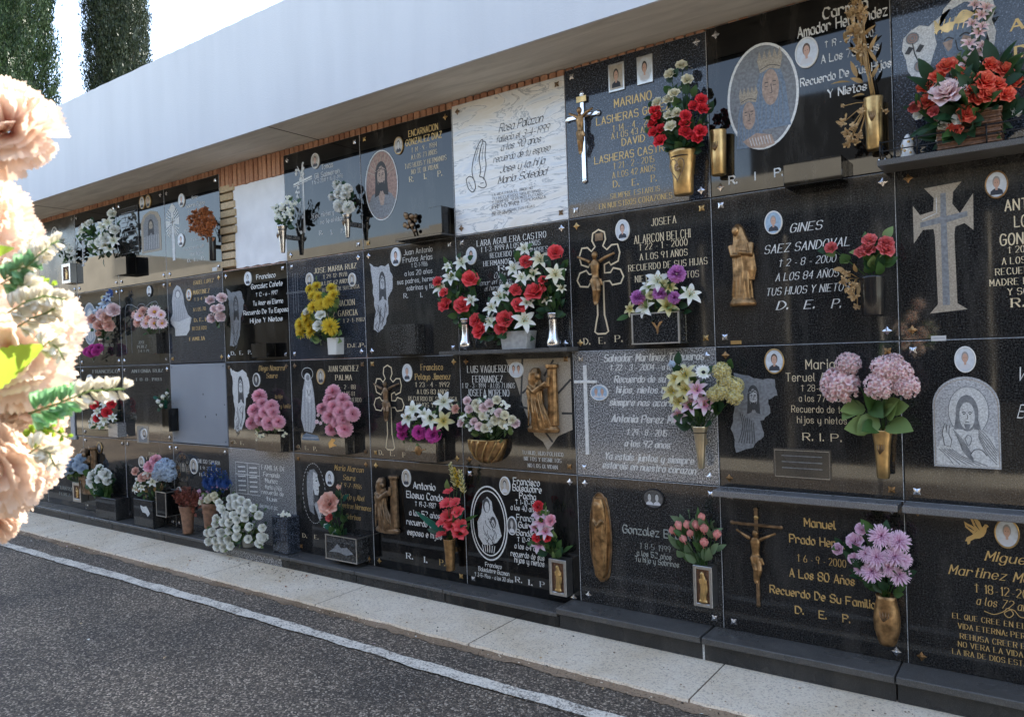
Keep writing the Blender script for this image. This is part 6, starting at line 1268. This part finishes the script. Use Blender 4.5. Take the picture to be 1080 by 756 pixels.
BQ('big red rose, small red roses and cream lilies in the right silver vase', 'bouquet', (583.5, 333, .07), F_([(585.5,267,8.5),(565.7,308.7,11),(573,296,5)], 8, 'rose', 'p_scarlet')+F_([(570,274,9.5),(586,289.6,10),(562,289,7),(592,304,5),(577,316,5)], 8, 'lily', 'p_cream'), LD, 90, .055, .32, seed=18, bulge=.06)
pr, bb = box_on('stone_planter', 'granite block planter with a round bronze emblem under magenta pompoms and white lilies', 'planter', 427, 460, 462, 487, .09, 'black_granite')
mb = MB(); c = P(441, 475, .092); mb.ball((c.x, -.092, c.z), (.03, .005, .03), 'bronze', 14, 6); mb.tube([(c.x-.06, -.093, c.z-.01), (c.x+.06, -.093, c.z+.01)], .003, 'bronze', 6); mb.build('round_emblem', pr)
BQ('magenta pompoms with white lilies in a black block planter', 'bouquet', (446, 464, .05), F_([(424.6,450.6,6.5),(424.6,458,6),(442,456,7.5),(457,458.6,8.5)], 7, 'pompom', 'p_magenta')+F_([(431,440,9),(435.7,432,8),(454,442,9.5),(468,423.6,9),(447,437,7)], 8, 'lily', 'p_white')+F_([(468,444,9),(480,431,5)], 8, 'lily', 'p_paleyellow'), LM, 44, .06, .3, seed=19, bulge=.06)
# half-shell wall basket
t = thing('shell_basket', 'gold ribbed half-shell wall basket with mixed cream roses', 'planter', P(517, 489, .04)); c = P(517.5, 476, 0); a = m_px(20.5, c)/.9; h = m_px(25, c); mb = MB(); vs = []; fs = []; nu, nv = 30, 12; zt = P(517, 464, .06).z
for j in range(nv+1):
    ph = PI/2*j/nv
    for i in range(nu+1):
        th = PI*i/nu; rr = math.cos(ph)**.7*(1+.05*math.sin(th*9-ph*3.)); vs.append((c.x+a*rr*math.cos(th), -.001-.11*rr*math.sin(th), zt-h*math.sin(ph)))
for j in range(nv):
    for i in range(nu): k = j*(nu+1)+i; fs.append((k, k+1, k+nu+2, k+nu+1))
mb.add(vs, fs, 'bronze', None, True); mb.build('shell', t)
mb = MB()
for k in range(7):
    pts = []
    for j in range(9):
        ph = PI/2*j/9; th = .25+.42*k+ph*.5; th = min(th, 3.1); rr = math.cos(ph)**.7*1.05; pts.append((c.x+a*rr*math.cos(th), -.002-.112*rr*math.sin(th), zt-h*math.sin(ph)))
    mb.tube(pts, .0045, 'brass', 6)
mb.tube([(c.x+a*1.02*math.cos(PI*i/20), -.001-.112*math.sin(PI*i/20), zt) for i in range(21)], .005, 'brass', 6); mb.build('ribs', t)
pp = [(493,423),(502,426),(508,421),(516,426),(524,422),(533,427),(495,432),(504,431),(517,434),(526,435.5),(532,438),(490,439),(500,445),(509.5,438.7),(514,440),(543.6,446.6),(540,442.7),(495,450),(505,450),(530,447),(517.5,450),(510,430),(522,443),(536,448),(487,446),(512,452)]
BQ('dense dome of tiny cream and blush roses in the gold shell basket', 'bouquet', (517, 466, .06), F_([p for i, p in enumerate(pp) if i % 3 == 0], 4.6, 'rose', 'p_palepink')+F_([p for i, p in enumerate(pp) if i % 3 == 1], 4.8, 'rose', 'p_cream')+F_([p for i, p in enumerate(pp) if i % 3 == 2], 5.5, 'cluster', 'p_white')+[(481, 431.6, 5, 'rose', 'p_peach')], ('leaf_light', 'leaf_mid', 'leaf_dark', 'leaf_grey'), 130, .04, .4, seed=20, bulge=.1, dbase=.06, filler=60)
# row 4 middle
pr, bb = box_on('stone_planter', 'black block planter with silver frame holding a single peach rose', 'planter', 344, 376, 566, 591, .11, 'speckled_granite', rim='brushed_steel')
mb = MB(); D = Draw(mb, (bb[0]+.03, bb[1]-.03, bb[2]+.03, bb[3]-.04), -.1104); D.fill([(0, .2), (.2, .5), (.35, .9), (.5, .6), (.75, .7), (1, .3), (.7, .1), (.4, .25)], 'engrave_mid'); mb.build('etched_emblem', pr)
BQ('single large peach rose with two buds and dark leaves in the silver-framed planter', 'bouquet', (362, 571, .05), [(347.6, 531, 11, 'rose', 'p_peach'), (357.4, 514, 6, 'bud', 'p_peach'), (348, 546, 4.5, 'rose', 'p_coral'), (352, 560, 4, 'cluster', 'p_white'), (345, 554, 4, 'cluster', 'p_white')], ('leaf_teal', 'leaf_dark', 'leaf_mid'), 46, .06, .34, seed=21, bulge=.03)
box_on('stone_planter', 'speckled granite block planter standing on the plinth right of the big white roses', 'planter', 287, 303, 545, 573, .11, 'blue_granite', floor=-2.063)
BQ('tiny white blossoms just showing over the speckled block planter', 'bouquet', (298, 547, .06), F_([(296, 543), (300, 541), (303, 543)], 3.2, 'cluster', 'p_white'), LM, 6, .02, .4, seed=22)
px_ = [(235,245),(295,255),(235,285),(290,310),(365,300),(395,340),(205,340),(225,345),(270,365),(315,355),(150,390),(195,380),(225,385),(340,405),(130,435),(180,440),(225,430),(270,415),(415,410),(110,490),(150,485),(185,480),(220,480),(270,460),(335,475),(405,460),(160,520),(195,525),(235,515),(395,500),(410,480),(180,300),(170,270),(330,275),(260,240),(265,280),(190,310),(320,320),(425,465),(250,340),(155,360),(105,440)]
w_ = [(x/5.4+200, y/5.4+480) for x, y in px_]
BQ('huge cascade of white roses spilling over the plinth onto the pavement', 'bouquet', (262, 563, .12), F_(w_, 4.3, 'rose', 'p_white'), ('leaf_mid', 'leaf_dark', 'leaf_light'), 260, .045, .4, seed=23, bulge=.1, dbase=.12, splay=.25)
vase('short beige plastic pot hidden under the white rose cascade', 262, 558, 582, 8, PR_POT, 'concrete_pot', .1, 'flower_pot', 'pot', bracket=False)
tt = [o for o in COL.objects if o.name.startswith('flower_pot')][-1]; tt.location.z = -2.064
vase('brown clay pot under the blue spiky flowers', 222, 530, 556, 8.5, PR_POT, 'clay', .1, 'flower_pot', 'pot', bracket=False)
BQ('deep blue spiky flowers with small lilac and white blossoms in a clay pot', 'bouquet', (222, 533, .1), F_([(216,508,9),(221,503,10),(226,501,11),(231,503,10),(236,505,9),(240,507,8),(228,509,9),(219,512,8),(234,511,9)], 8, 'spike', 'p_blue')+F_([(219,509,5),(226,507,5),(233,509,5),(239,510,5),(223,512,5)], 5, 'mum', 'p_blue')+F_([(210,519),(213,524),(218.5,517),(222,512.5),(230,511),(240,511),(236,515)], 3.2, 'cluster', 'p_lilac')+F_([(222,524),(219,527),(226,522),(228,527),(213,529)], 3.5, 'rose', 'p_cream'), LM, 60, .045, .35, seed=24, bulge=.05, dbase=.1)
vase('tall brown clay vase of red-brown dried sprigs', 198, 533, 562, 8.5, PR_TAPER, 'clay', .1, 'clay_vase', 'vase', bracket=False)
BQ('bushy red-brown dried sprigs in the tall clay vase', 'dried bouquet', (198, 536, .1), [(x, y, 8, 'twig', 'p_redbrown', (x-198)*.06, 1) for x, y in ((190, 524), (195, 521), (200, 522), (205, 524), (209, 527), (187, 528), (198, 526), (204, 528), (192, 530))]+[(x, y, 5, 'crinkle', 'p_redbrown') for x, y in ((190, 527), (198, 528), (205, 528), (194, 522), (208, 530))], ('p_redbrown',), 24, .05, .3, name='dried_bouquet', seed=25, dbase=.1, bulge=.04)
# ---- left part
pr, bb = box_on('stone_planter', 'dark block planter on the stone with the bright ragged profile', 'planter', 269, 296, 457, 476, .09, 'brown_granite' if 0 else 'black_granite')
BQ('cluster of bright pink pompoms with trailing white blossoms beside the ragged profile', 'bouquet', (283, 459, .05), F_([(273.7,417.8,8),(286.7,429,8),(269,433,7.5),(277,425.5,6.5),(266,446,7),(275.5,442,7),(284,446,8),(294,445,7),(288.5,435,6.5),(279,435,6)], 7, 'pompom', 'p_pink')+F_([(270,456),(276,459),(296,453),(300,458),(272,462),(292,450)], 3.2, 'cluster', 'p_cream'), LG, 30, .04, .35, seed=26, bulge=.07)
pr, bb = box_on('stone_planter', 'block planter with a small gold leaf under the pink pompoms beside the veiled woman', 'planter', 337, 364, 459, 479, .09, 'black_granite')
mb = MB(); D = Draw(mb, (bb[0]+.08, bb[1]-.08, bb[2]+.04, bb[3]-.02), -.0904); D.fill([(.2, 0), (.1, .5), (.5, 1), (.9, .9), (.6, .5), (1, .3), (.6, .2)], 'brass'); mb.build('gold_leaf', pr)
BQ('tall cluster of pink pompoms with grey-green leaves beside the engraved veiled woman', 'bouquet', (351, 462, .05), F_([(351.5,413.5,8),(361.7,422,8),(348,422,7),(352,429,7),(340,431,6),(348,439.4,8),(359,435,8),(372,436.7,8),(349.6,453,7),(363.5,452.4,8.5),(361.7,443,7),(367,428,6),(355,445,6)], 7, 'pompom', 'p_pink')+F_([(337.6,442,6),(356,447,4)], 5, 'cluster', 'p_palepink'), ('leaf_teal', 'leaf_grey'), 44, .045, .4, seed=27, bulge=.08)
box_on('stone_planter', 'dark block planter at the foot of the torn white profile stone', 'planter', 411, 438, 342, 374, .085, 'speckled_granite', back=0)
pr, bb = box_on('stone_planter', 'black block planter on a little shelf with a bronze rose, right of the thorn-crowned oval', 'planter', 452, 466, 218, 247, .09, 'deep_black')
shelf(pr, P(417, 250, .12).x, P(466, 245, .12).x, bb[2]-.001, .125, .014, 'black_granite', 'base_shelf')
mb = MB(); c = P(433, 236, .02); r_ = random.Random(3)
for k in range(14): mb.ball((c.x+r_.uniform(-.045, .045), -.012-r_.uniform(0, .015), c.z+r_.uniform(-.06, .06)), (r_.uniform(.01, .02), .01, r_.uniform(.01, .02)), 'dark_bronze', 8, 6)
mb.tube([(c.x-.05, -.01, c.z+.07), (c.x, -.02, c.z), (c.x+.03, -.012, c.z-.08)], .006, 'dark_bronze', 6); mb.build('bronze_rose', pr)
for (x, yt, yb, rt, lb) in ((298, 238, 267, 5.5, 'silver cone vase at the edge of the white plaster panel'), (366.5, 226, 251, 5, 'silver cone vase right of the flower-entwined cross')): vase(lb, x, yt, yb, rt, PR_CONE, 'steel', .08, 'flower_vase', orn=orn_leaf)
BQ('white blossoms in the silver vase beside the plaster panel', 'bouquet', (298, 240, .08), F_([(294,220.6),(302.5,227),(296,229),(303.6,210),(293,225),(309,215),(291,227),(290,218.5),(299,221),(306,221),(307,228),(300,215)], 4.6, 'cluster', 'p_white'), LD, 50, .045, .35, seed=28, bulge=.05, dbase=.07)
BQ('small stack of white flowers in the silver vase right of the flowered cross', 'bouquet', (366.5, 229, .08), F_([(355.5,195,4.5),(366,199.5,5),(357.6,203.7,5),(364,206,5),(358.6,217,6),(367,218.5,6),(362,214,5),(350,208,3.5),(360,199,4)], 5, 'carnation', 'p_white'), LD, 40, .045, .35, seed=29, bulge=.05, dbase=.07)
box_on('white_pot', 'small white pot of yellow flowers at the brick sill', 'pot', 345, 355, 356, 374, .07, 'white_pot', taper=.15)
BQ('bright yellow flowers with two white roses against the blue speckled stone', 'bouquet', (347, 358, .06), F_([(327,305,5),(334,302,5),(331,312,6),(336,313,5),(349.6,304,5),(352,311,6),(347,317,6),(341,320,6),(331,324,6.5),(338.5,321,6.5),(346,320,6),(318,342.6,7.5),(318,350,6.5),(323.7,338,6.5),(329,350,7),(327,343,6),(348,344.4,8),(351,350,5),(323,332,5.5)], 6, 'mum', 'p_yellow')+F_([(338.5,333,6),(336.7,344,6),(324,329,4)], 6, 'rose', 'p_white'), LL, 80, .06, .35, seed=30, bulge=.07)
box_on('stone_planter', 'black block planter at the bottom right of the gothic-lettered stone', 'planter', 265, 281, 362, 377, .09, 'deep_black')
BQ('pale pink roses at the right edge of the blue speckled stone with the veiled silhouette', 'bouquet', (229, 342, .04), F_([(222.5,317,5),(234,314.5,5),(232.5,325,4.5),(224,336,5),(232.5,334,5),(226,326,4)], 4.5, 'rose', 'p_palepink'), LD, 34, .04, .35, seed=31, bulge=.05)
BQ('round puff of rust-orange dried flowers on the black stone left of the brick pier', 'dried bouquet', (220, 252, .05), [(214+13*math.cos(a)*q, 235+14*math.sin(a)*q, 5, 'crinkle', 'p_rust') for a, q in [(i*2.4, math.sqrt((i+.5)/26)) for i in range(26)]], ('p_rust',), 20, .035, .4, name='dried_bouquet', seed=32, bulge=.08)
vase('narrow dark vase on a stem below the rust-orange dried flowers', 224, 250, 275, 4, PR_CYL, 'plastic_black', .06)
box_on('stone_planter', 'small grey block planter under the pink and peach daisies', 'planter', 157, 165, 352, 373, .07, 'speckled_granite')
BQ('pink and peach daisies on the stone with faint arch lines', 'bouquet', (160, 354, .05), F_([(148,333,7),(163,329,7.5),(171,341,6),(163,341,6.5),(154.6,341,6),(170,332,5)], 6.5, 'daisy', 'p_palepink')+F_([(144,332,5),(146,340,5),(151,328,5),(157,337,5)], 5, 'mum', 'p_peach'), LD, 44, .05, .3, seed=33, bulge=.06)
vase('small steel vase beneath the peach roses', 107.5, 357, 374, 3.5, PR_CONE, 'brushed_steel', .06)
BQ('peach and cream roses with blue and yellow sprigs beside the veiled woman oval', 'bouquet', (107.5, 358, .06), F_([(98,337,5.5),(105.5,343.5,6),(115,343.5,6),(112,335,5.5),(104,352,3)], 5, 'rose', 'p_peach')+F_([(120,327,6.5),(108,332,6)], 6, 'rose', 'p_palepink')+F_([(111,320,5.5),(104,327,4.5),(114,313,4)], 5, 'lily', 'p_paleblue')+F_([(117,309),(113,316)], 4, 'cluster', 'p_blue')+[(109, 315, 5, 'bud', 'p_paleyellow')], LD, 60, .055, .3, seed=34, bulge=.07)
BQ('little bunch of magenta carnations low on the stone with the veiled woman oval', 'bouquet', (98, 378, .04), F_([(92.6,371),(98,367.6),(104,367),(96,372),(101,371)], 4.2, 'carnation', 'p_magenta'), LD, 10, .03, .3, seed=35)
box_on('stone_planter', 'black block planter beside the white lily spray on the top row', 'planter', 121, 133, 271, 290, .1, 'deep_black')
BQ('large spray of white lilies and roses with dark leaves on the top row, left end', 'bouquet', (108, 270, .06), F_([(118.5,226,4.5),(121,243,5),(111,252,5.5),(98,258,4.5),(105.5,256,5),(95,235.5,4)], 5, 'rose', 'p_white')+F_([(109,239,6),(114,235,6),(111,260,6),(120,254,6),(87,243,6),(87,248.5,5),(91,237,5),(116,262,5),(103,262,5)], 5, 'lily', 'p_white'), LD, 120, .07, .32, seed=36, bulge=.1)
lantern_vase('small steel-framed lantern vase at the top row left end', 65, 74, 278, 299, .06)
BQ('small white roses over the top row lantern vase', 'bouquet', (69.5, 280, .04), F_([(65,254),(66.7,261.5),(71,261.5),(63,265),(73,264)], 4, 'rose', 'p_white'), LD, 40, .05, .35, seed=37, bulge=.05)
box_on('stone_planter', 'small pale block planter under the red and white bunch', 'planter', 114, 124, 446, 461, .08, 'grey_granite')
BQ('small round bunch of red and pale blue-white flowers half under the fern tip', 'bouquet', (115, 449, .05), F_([(118,426,5),(113,435,5),(101,427.5,4.5),(103,441,4)], 5, 'rose', 'p_red')+F_([(103,434,5),(111,425,5),(119,440,4),(110,443,5),(99,441,5),(96,446,4.5),(106,448,4)], 5, 'lily', 'p_white'), LM, 50, .05, .35, seed=38, bulge=.07)
box_on('stone_planter', 'narrow dark planter box against the plain grey sheet', 'planter', 171, 178, 431, 455, .09, 'deep_black')
BQ('few white tulip buds with teal leaves in the narrow dark planter', 'bouquet', (174, 433, .05), F_([(167,424,5),(172,419,5),(176,415,4),(170,428,4)], 4.5, 'bud', 'p_white'), ('leaf_teal', 'leaf_dark'), 26, .045, .35, seed=39)
box_on('stone_planter', 'black block planter with a white etched fish shape on the plinth', 'planter', 141, 161, 527, 547, .13, 'black_granite', floor=-2.063)
mb = MB(); pb = [o for o in COL.objects if o.name.startswith('stone_planter')][-1]; x0, x1, z0, z1 = rect_px(148, 158, 531, 544, .131); D = Draw(mb, (x0, x1, z0, z1), -.1305); D.fill(ragged(2, 5, [(0, .8), (.3, .7), (.6, .8), (1, .3), (.8, .0), (.5, .25), (.2, .3)], .05), 'engrave_light'); mb.build('etched_fish', pb)
box_on('stone_planter', 'tall steel-edged black planter box under the pastel hydrangea', 'planter', 165, 175, 519, 544, .14, 'deep_black', rim='brushed_steel')
BQ('pastel bouquet of pale blue hydrangea and pink and peach roses above two black planters', 'bouquet', (160, 528, .07), F_([(174,494,10),(178,500,8),(168,500,7)], 9, 'hydrangea', 'p_paleblue')+F_([(164.6,485.6,6),(159,492,6),(166,492,5)], 5, 'rose', 'p_pink')+F_([(151,503.6,5),(143.5,497,4.5),(156,501,5)], 5, 'rose', 'p_peach')+F_([(156,497,5),(147,507,5),(143,515,5),(161,508,5),(150,514,4)], 5, 'lily', 'p_white'), ('leaf_mid', 'leaf_dark', 'stem_tan'), 70, .05, .35, seed=40, bulge=.08)
box_on('stone_planter', 'wide black block planter with broad-leaved white roses on the plinth', 'planter', 101, 122, 525, 546, .13, 'black_granite', floor=-2.063)
BQ('white roses with broad green leaves in the wide black planter', 'bouquet', (113, 528, .08), F_([(105.5,495),(98,501),(110,499),(105.5,504.6),(114,506.7),(100,510),(112,501),(103,516),(97,507)], 5.3, 'rose', 'p_white'), ('leaf_mid', 'leaf_dark'), 120, .08, .45, seed=41, bulge=.07)
lantern_vase('low lantern vase near the bottom left under pale blue flowers', 76.5, 85, 509, 529, .07)
BQ('pale blue-white carnations over the low lantern vase', 'bouquet', (80, 511, .05), F_([(64,492),(70,490),(76,488),(82,491),(87,494),(74,495),(85,484),(68,497)], 5, 'carnation', 'p_paleblue'), ('leaf_mid', 'leaf_light'), 60, .05, .4, seed=42, bulge=.06)
# ================================================================= foreground bouquet of cream carnations
def big_bloom(mb, c, r, ax, seed, m='p_big'):
    r_ = random.Random(seed); U = r_.uniform; tmp = MB(); n = 64
    for i in range(n):
        t = (i+.5)/n; pa = math.acos(1-t*(1-math.cos(1.75))); az = i*2.39996+U(-.2, .2)
        petal(tmp, az, .1*math.sin(pa), .1*math.cos(pa)-.15, U(.86, 1.06), U(.34, .5), pa*.9, pa*.95+U(-.1, .35), U(-.1, .45), m, 'wedge', U(.05, .13), 16, 7, r_, U(.04, .085), (0, 0, 0), 0., U(1.6, 3.2))
    q = Vector(ax).normalized().to_track_quat('Z', 'Y')
    mb.add([q @ (Vector(v)*r)+Vector(c) for v in tmp.v], tmp.f, m, tmp.rad, True)
hub = PD(-60, 420, .95)
FG = thing('carnation_bouquet', 'large close bouquet of sunlit cream-peach silk carnations with leaves filling the left edge', 'bouquet', hub)
view = Vector(CM[2])
blooms = [((6, 135), 62, .78, (.25, 0, .25), 1), ((-26, 228), 60, .80, (.35, 0, 0), 2), ((12, 375), 70, .76, (.5, 0, .1), 3), ((-6, 492), 66, .77, (.3, 0, -.25), 4), ((-30, 320), 60, .86, (-.1, 0, .1), 5), ((-28, 430), 62, .84, (0, 0, -.1), 6), ((30, 425), 52, .80, (.3, 0, 0), 7), ((-12, 545), 40, .82, (.1, 0, -.6), 8), ((4, 250), 42, .84, (.4, 0, .2), 9), ((38, 345), 54, .79, (.6, 0, .3), 10), ((22, 480), 52, .79, (.6, 0, -.2), 12), ((-20, 380), 60, .82, (0, 0, 0), 13)]
for (c, rp, dist, off, sd) in blooms:
    p = PD(c[0], c[1], dist); r = rp/F*dist*.76
    ax = -view*1.0+Vector(CM[0])*off[0]+Vector((0, 0, 1))*off[2]; mb = MB(); big_bloom(mb, p, r, ax, sd); mb.build('carnation', FG)
mb = MB(); r_ = random.Random(12)
for (c, rp, dist, off, sd) in blooms: p = PD(c[0], c[1], dist+.02); mb.tube([hub, (hub+p)/2+Vector((0, 0, -.02)), p], .003, 'leaf_mid', 6)
mb.tube([hub, hub+Vector((-.03, 0, -.2)), hub+Vector((-.04, 0, -.5))], .012, 'leaf_mid', 8); mb.build('stems', FG)
# big serrated lime leaf
def sleaf(name, x0, y0, x1, y1, d0, d1, wpx, m, ser=.12):
    a, b_ = PD(x0, y0, d0), PD(x1, y1, d1); ax = (b_-a); L = ax.length; ax.normalize(); sd = ax.cross(view).normalized(); w = wpx/F*d0; mb = MB(); vs = []; ra = []; n = 26
    for j in range(n+1):
        v = j/n; ww = w*math.sin(PI*min(.985, v*.9+.08))**.8*(1-(ser if j % 2 else 0))
        for u in (-1, -.5, 0, .5, 1): vs.append(a+ax*(L*v)+sd*(ww*u)-view*(.10*ww*abs(u)+.012*math.sin(v*3))); ra.append(v)
    fs = [(5*j+i, 5*j+i+1, 5*j+i+6, 5*j+i+5) for j in range(n) for i in range(4)]; mb.add(vs, fs, m, ra, True); mb.build(name, FG)
sleaf('leaf', -40, 418, 46, 365, .74, .69, 20, 'leaf_lime')
sleaf('leaf', -10, 275, 16, 262, .74, .73, 7, 'leaf_lime')
# bead sprays: rows of plump lobes along a stem
def spray(name, pts, d, lobes, m, r0, m2=None):
    P3 = [PD(x, y, d) for x, y in pts]; mb = MB(); mb.tube(P3, .0009, 'leaf_light', 6); q = random.Random(len(pts)*7)
    n = lobes
    for i in range(n):
        t = (i+.5)/n*(len(P3)-1); k = min(int(t), len(P3)-2); c = P3[k].lerp(P3[k+1], t-k); ax = (P3[k+1]-P3[k]).normalized(); sd = ax.cross(view).normalized()*(1 if i % 2 else -1); s_ = r0*(1-.45*i/n)
        dd = (ax*.8+sd).normalized(); mm = m2 if (m2 and i < n*.42) else m
        for j in range(3):
            e = c+dd*s_*.95+Vector((q.uniform(-1, 1), q.uniform(-1, 1), q.uniform(-1, 1)))*s_*.16
            up = dd.cross(view).normalized()
            tm = MB(); petal(tm, 0, 0, 0, 1.25, .42, .05+q.uniform(-.3, .3), q.uniform(-.3, .5), q.uniform(.3, .8), mm, 'round', .1, 4, 5, q)
            rot = (dd+up*q.uniform(-.25, .25)+view*q.uniform(-.3, .3)).normalized().to_track_quat('Z', 'X') @ Quaternion((0, 0, 1), q.uniform(0, 6.28))
            mb.add([rot @ (Vector(v)*s_)+c+dd*s_*.15 for v in tm.v], tm.f, mm, tm.rad, True)
    mb.build(name, FG)
spray('blossom_spray', [(30, 436), (62, 425), (95, 412), (132, 410)], .72, 22, 'p_bigwhite', .0155, 'leaf_mint')
spray('blossom_spray', [(5, 295), (25, 278), (44, 262), (62, 254)], .73, 16, 'p_bigwhite', .0125)
spray('blossom_spray', [(0, 300), (15, 292), (30, 300), (42, 312)], .72, 14, 'p_bigwhite', .013, 'leaf_mint')
spray('blossom_spray', [(8, 330), (28, 318), (48, 312), (70, 316)], .70, 18, 'p_bigwhite', .0125)
spray('blossom_spray', [(20, 300), (36, 305), (52, 318), (60, 335)], .71, 16, 'p_bigwhite', .012)
spray('blossom_spray', [(10, 285), (28, 282), (40, 270), (50, 262)], .715, 12, 'p_bigwhite', .012, 'leaf_mint')
spray('blossom_spray', [(30, 478), (42, 470), (52, 478), (58, 492)], .72, 12, 'p_bigwhite', .012)
spray('green_sprig', [(28, 468), (38, 455), (50, 450), (72, 462)], .75, 14, 'leaf_lime', .0085)
spray('green_sprig', [(26, 305), (36, 299), (46, 300), (56, 302)], .72, 8, 'leaf_lime', .008)
spray('blossom_spray', [(18, 345), (34, 335), (50, 330), (62, 322)], .705, 14, 'p_bigwhite', .011)
spray('blossom_spray', [(40, 370), (52, 360), (62, 368), (68, 380)], .705, 10, 'p_bigwhite', .011)
# the stand that carries it, outside the frame
ST = thing('flower_stand', 'slim bronze flower stand beyond the left edge carrying the cream carnation bouquet', 'vase', (hub.x-.04, hub.y, -2.17)); mb = MB()
mb.lathe((hub.x-.04, hub.y, -2.172), [(.12, 0), (.12, .01), (.02, .03), (.012, .3), (.012, .95), (.035, 1.0), (.05, 1.15), (.045, 1.2)], 'bronze', 20); mb.build('body', ST)
# ================================================================= cypresses
def cypress(label, pxc, dist, halfpx, H, seed, m, dens=1.0, lean=0.):
    base = PD(pxc, 380, dist); base.z = -2.24; R_ = halfpx/F*dist; r_ = random.Random(seed); U = r_.uniform
    t = thing('cypress_tree', label, 'tree', base, 'cypress trees behind the roof')
    tr = MB(); tr.tube([base, base+Vector((.02, 0, H*.5)), base+Vector((0, 0, H*.96))], [.22, .13, .02], 'bark', 10)
    for k in range(60):
        z = U(.8, H*.9); a = U(0, 6.28); w = R_*.8; tr.tube([base+Vector((0, 0, z)), base+Vector((w*.5*math.cos(a), w*.5*math.sin(a), z+.5)), base+Vector((w*math.cos(a), w*math.sin(a), z+1.6))], [.035, .025, .008], 'bark', 5)
    tr.build('trunk', t)
    mb = MB(); N_ = int(2600*dens); n = 20; vs = []; nz = 60
    for j in range(nz+1):
        z = .6+(H-1.2)*j/nz; pr = R_*.72*min(1, .55+.15*z)*math.sqrt(max(.02, 1-max(0, (z-H*.45)/(H*.56))**2))
        for k in range(n): a = 2*PI*k/n; q = pr*(1+U(-.12, .12)); vs.append(base+Vector((q*math.cos(a), q*math.sin(a), z+U(-.1, .1))))
    mb.add(vs, [(j*n+k, j*n+(k+1) % n, (j+1)*n+(k+1) % n, (j+1)*n+k) for j in range(nz) for k in range(n)], m, None, False)
    for i in range(N_):
        z = .5+(H-.6)*(r_.random()**.9); pr = R_*(1-.0*z)*min(1, (.55+.45*min(1, z/3)))*math.sqrt(max(.02, 1-max(0, (z-H*.45)/(H*.56))**2))
        a = U(0, 6.28); ww = 1+.10*math.sin(a*5+z*.9)+.07*math.sin(a*9-z*1.7)+U(-.08, .05); q = pr*ww*(1-.45*r_.random()**2.5); c = base+Vector((q*math.cos(a), q*math.sin(a), z))
        # an upright plume of small leaf faces
        out = Vector((math.cos(a), math.sin(a), 0)); hh = U(.35, .75); tw = U(.09, .16)
        for k in range(13):
            u = r_.random(); p = c+Vector((0, 0, hh*(u-.3)))+out*(.12*u)+Vector((U(-1, 1), U(-1, 1), 0))*tw*(1-.7*u); d = (Vector((U(-.45, .45), U(-.45, .45), 1))+out*.25).normalized(); s_ = U(.035, .075); e = d.cross(Vector((U(-1, 1), U(-1, 1), U(-.2, .2)))).normalized()
            mb.add([p-e*s_*.35, p+e*s_*.35, p+d*s_*1.7], [(0, 1, 2)], m, [.3, .3, .8])
    mb.build('crown', t)
cypress('broad dark green cypress rising from the top left corner', 4, 24., 54, 30., 1, 'cypress_leaf', 11)
cypress('slimmer grey-green cypress standing alone right of the broad one', 137, 27., 27, 30., 2, 'cypress_grey', 7)
# ================================================================= light
SUNV = Vector((.15, .66, .76)).normalized()
w = bpy.data.worlds.new('World'); sc.world = w; w.use_nodes = True; nt = w.node_tree
sky = nt.nodes.new('ShaderNodeTexSky'); sky.sky_type = 'NISHITA'; sky.sun_disc = False
sky.sun_elevation = math.asin(SUNV.z); sky.sun_rotation = math.atan2(SUNV.x, SUNV.y); sky.air_density = 1.0; sky.dust_density = .5; sky.ozone_density = 1.0
hs = nt.nodes.new('ShaderNodeHueSaturation'); hs.inputs['Saturation'].default_value = .8; nt.links.new(sky.outputs[0], hs.inputs['Color']); nt.links.new(hs.outputs[0], nt.nodes['Background'].inputs[0]); nt.nodes['Background'].inputs[1].default_value = .125
L = bpy.data.lights.new('sun', 'SUN'); L.energy = 4.0; L.angle = math.radians(.5); L.color = (1, .94, .84)
so = bpy.data.objects.new('sun', L); COL.objects.link(so); so.rotation_mode = 'QUATERNION'; so.rotation_quaternion = SUNV.to_track_quat('Z', 'Y'); so.location = (0, 0, 20)
sc.view_settings.view_transform = 'Standard'; sc.view_settings.look = 'None'; sc.view_settings.gamma = 1; sc.view_settings.exposure = 2.3
sc.render.engine = 'CYCLES'
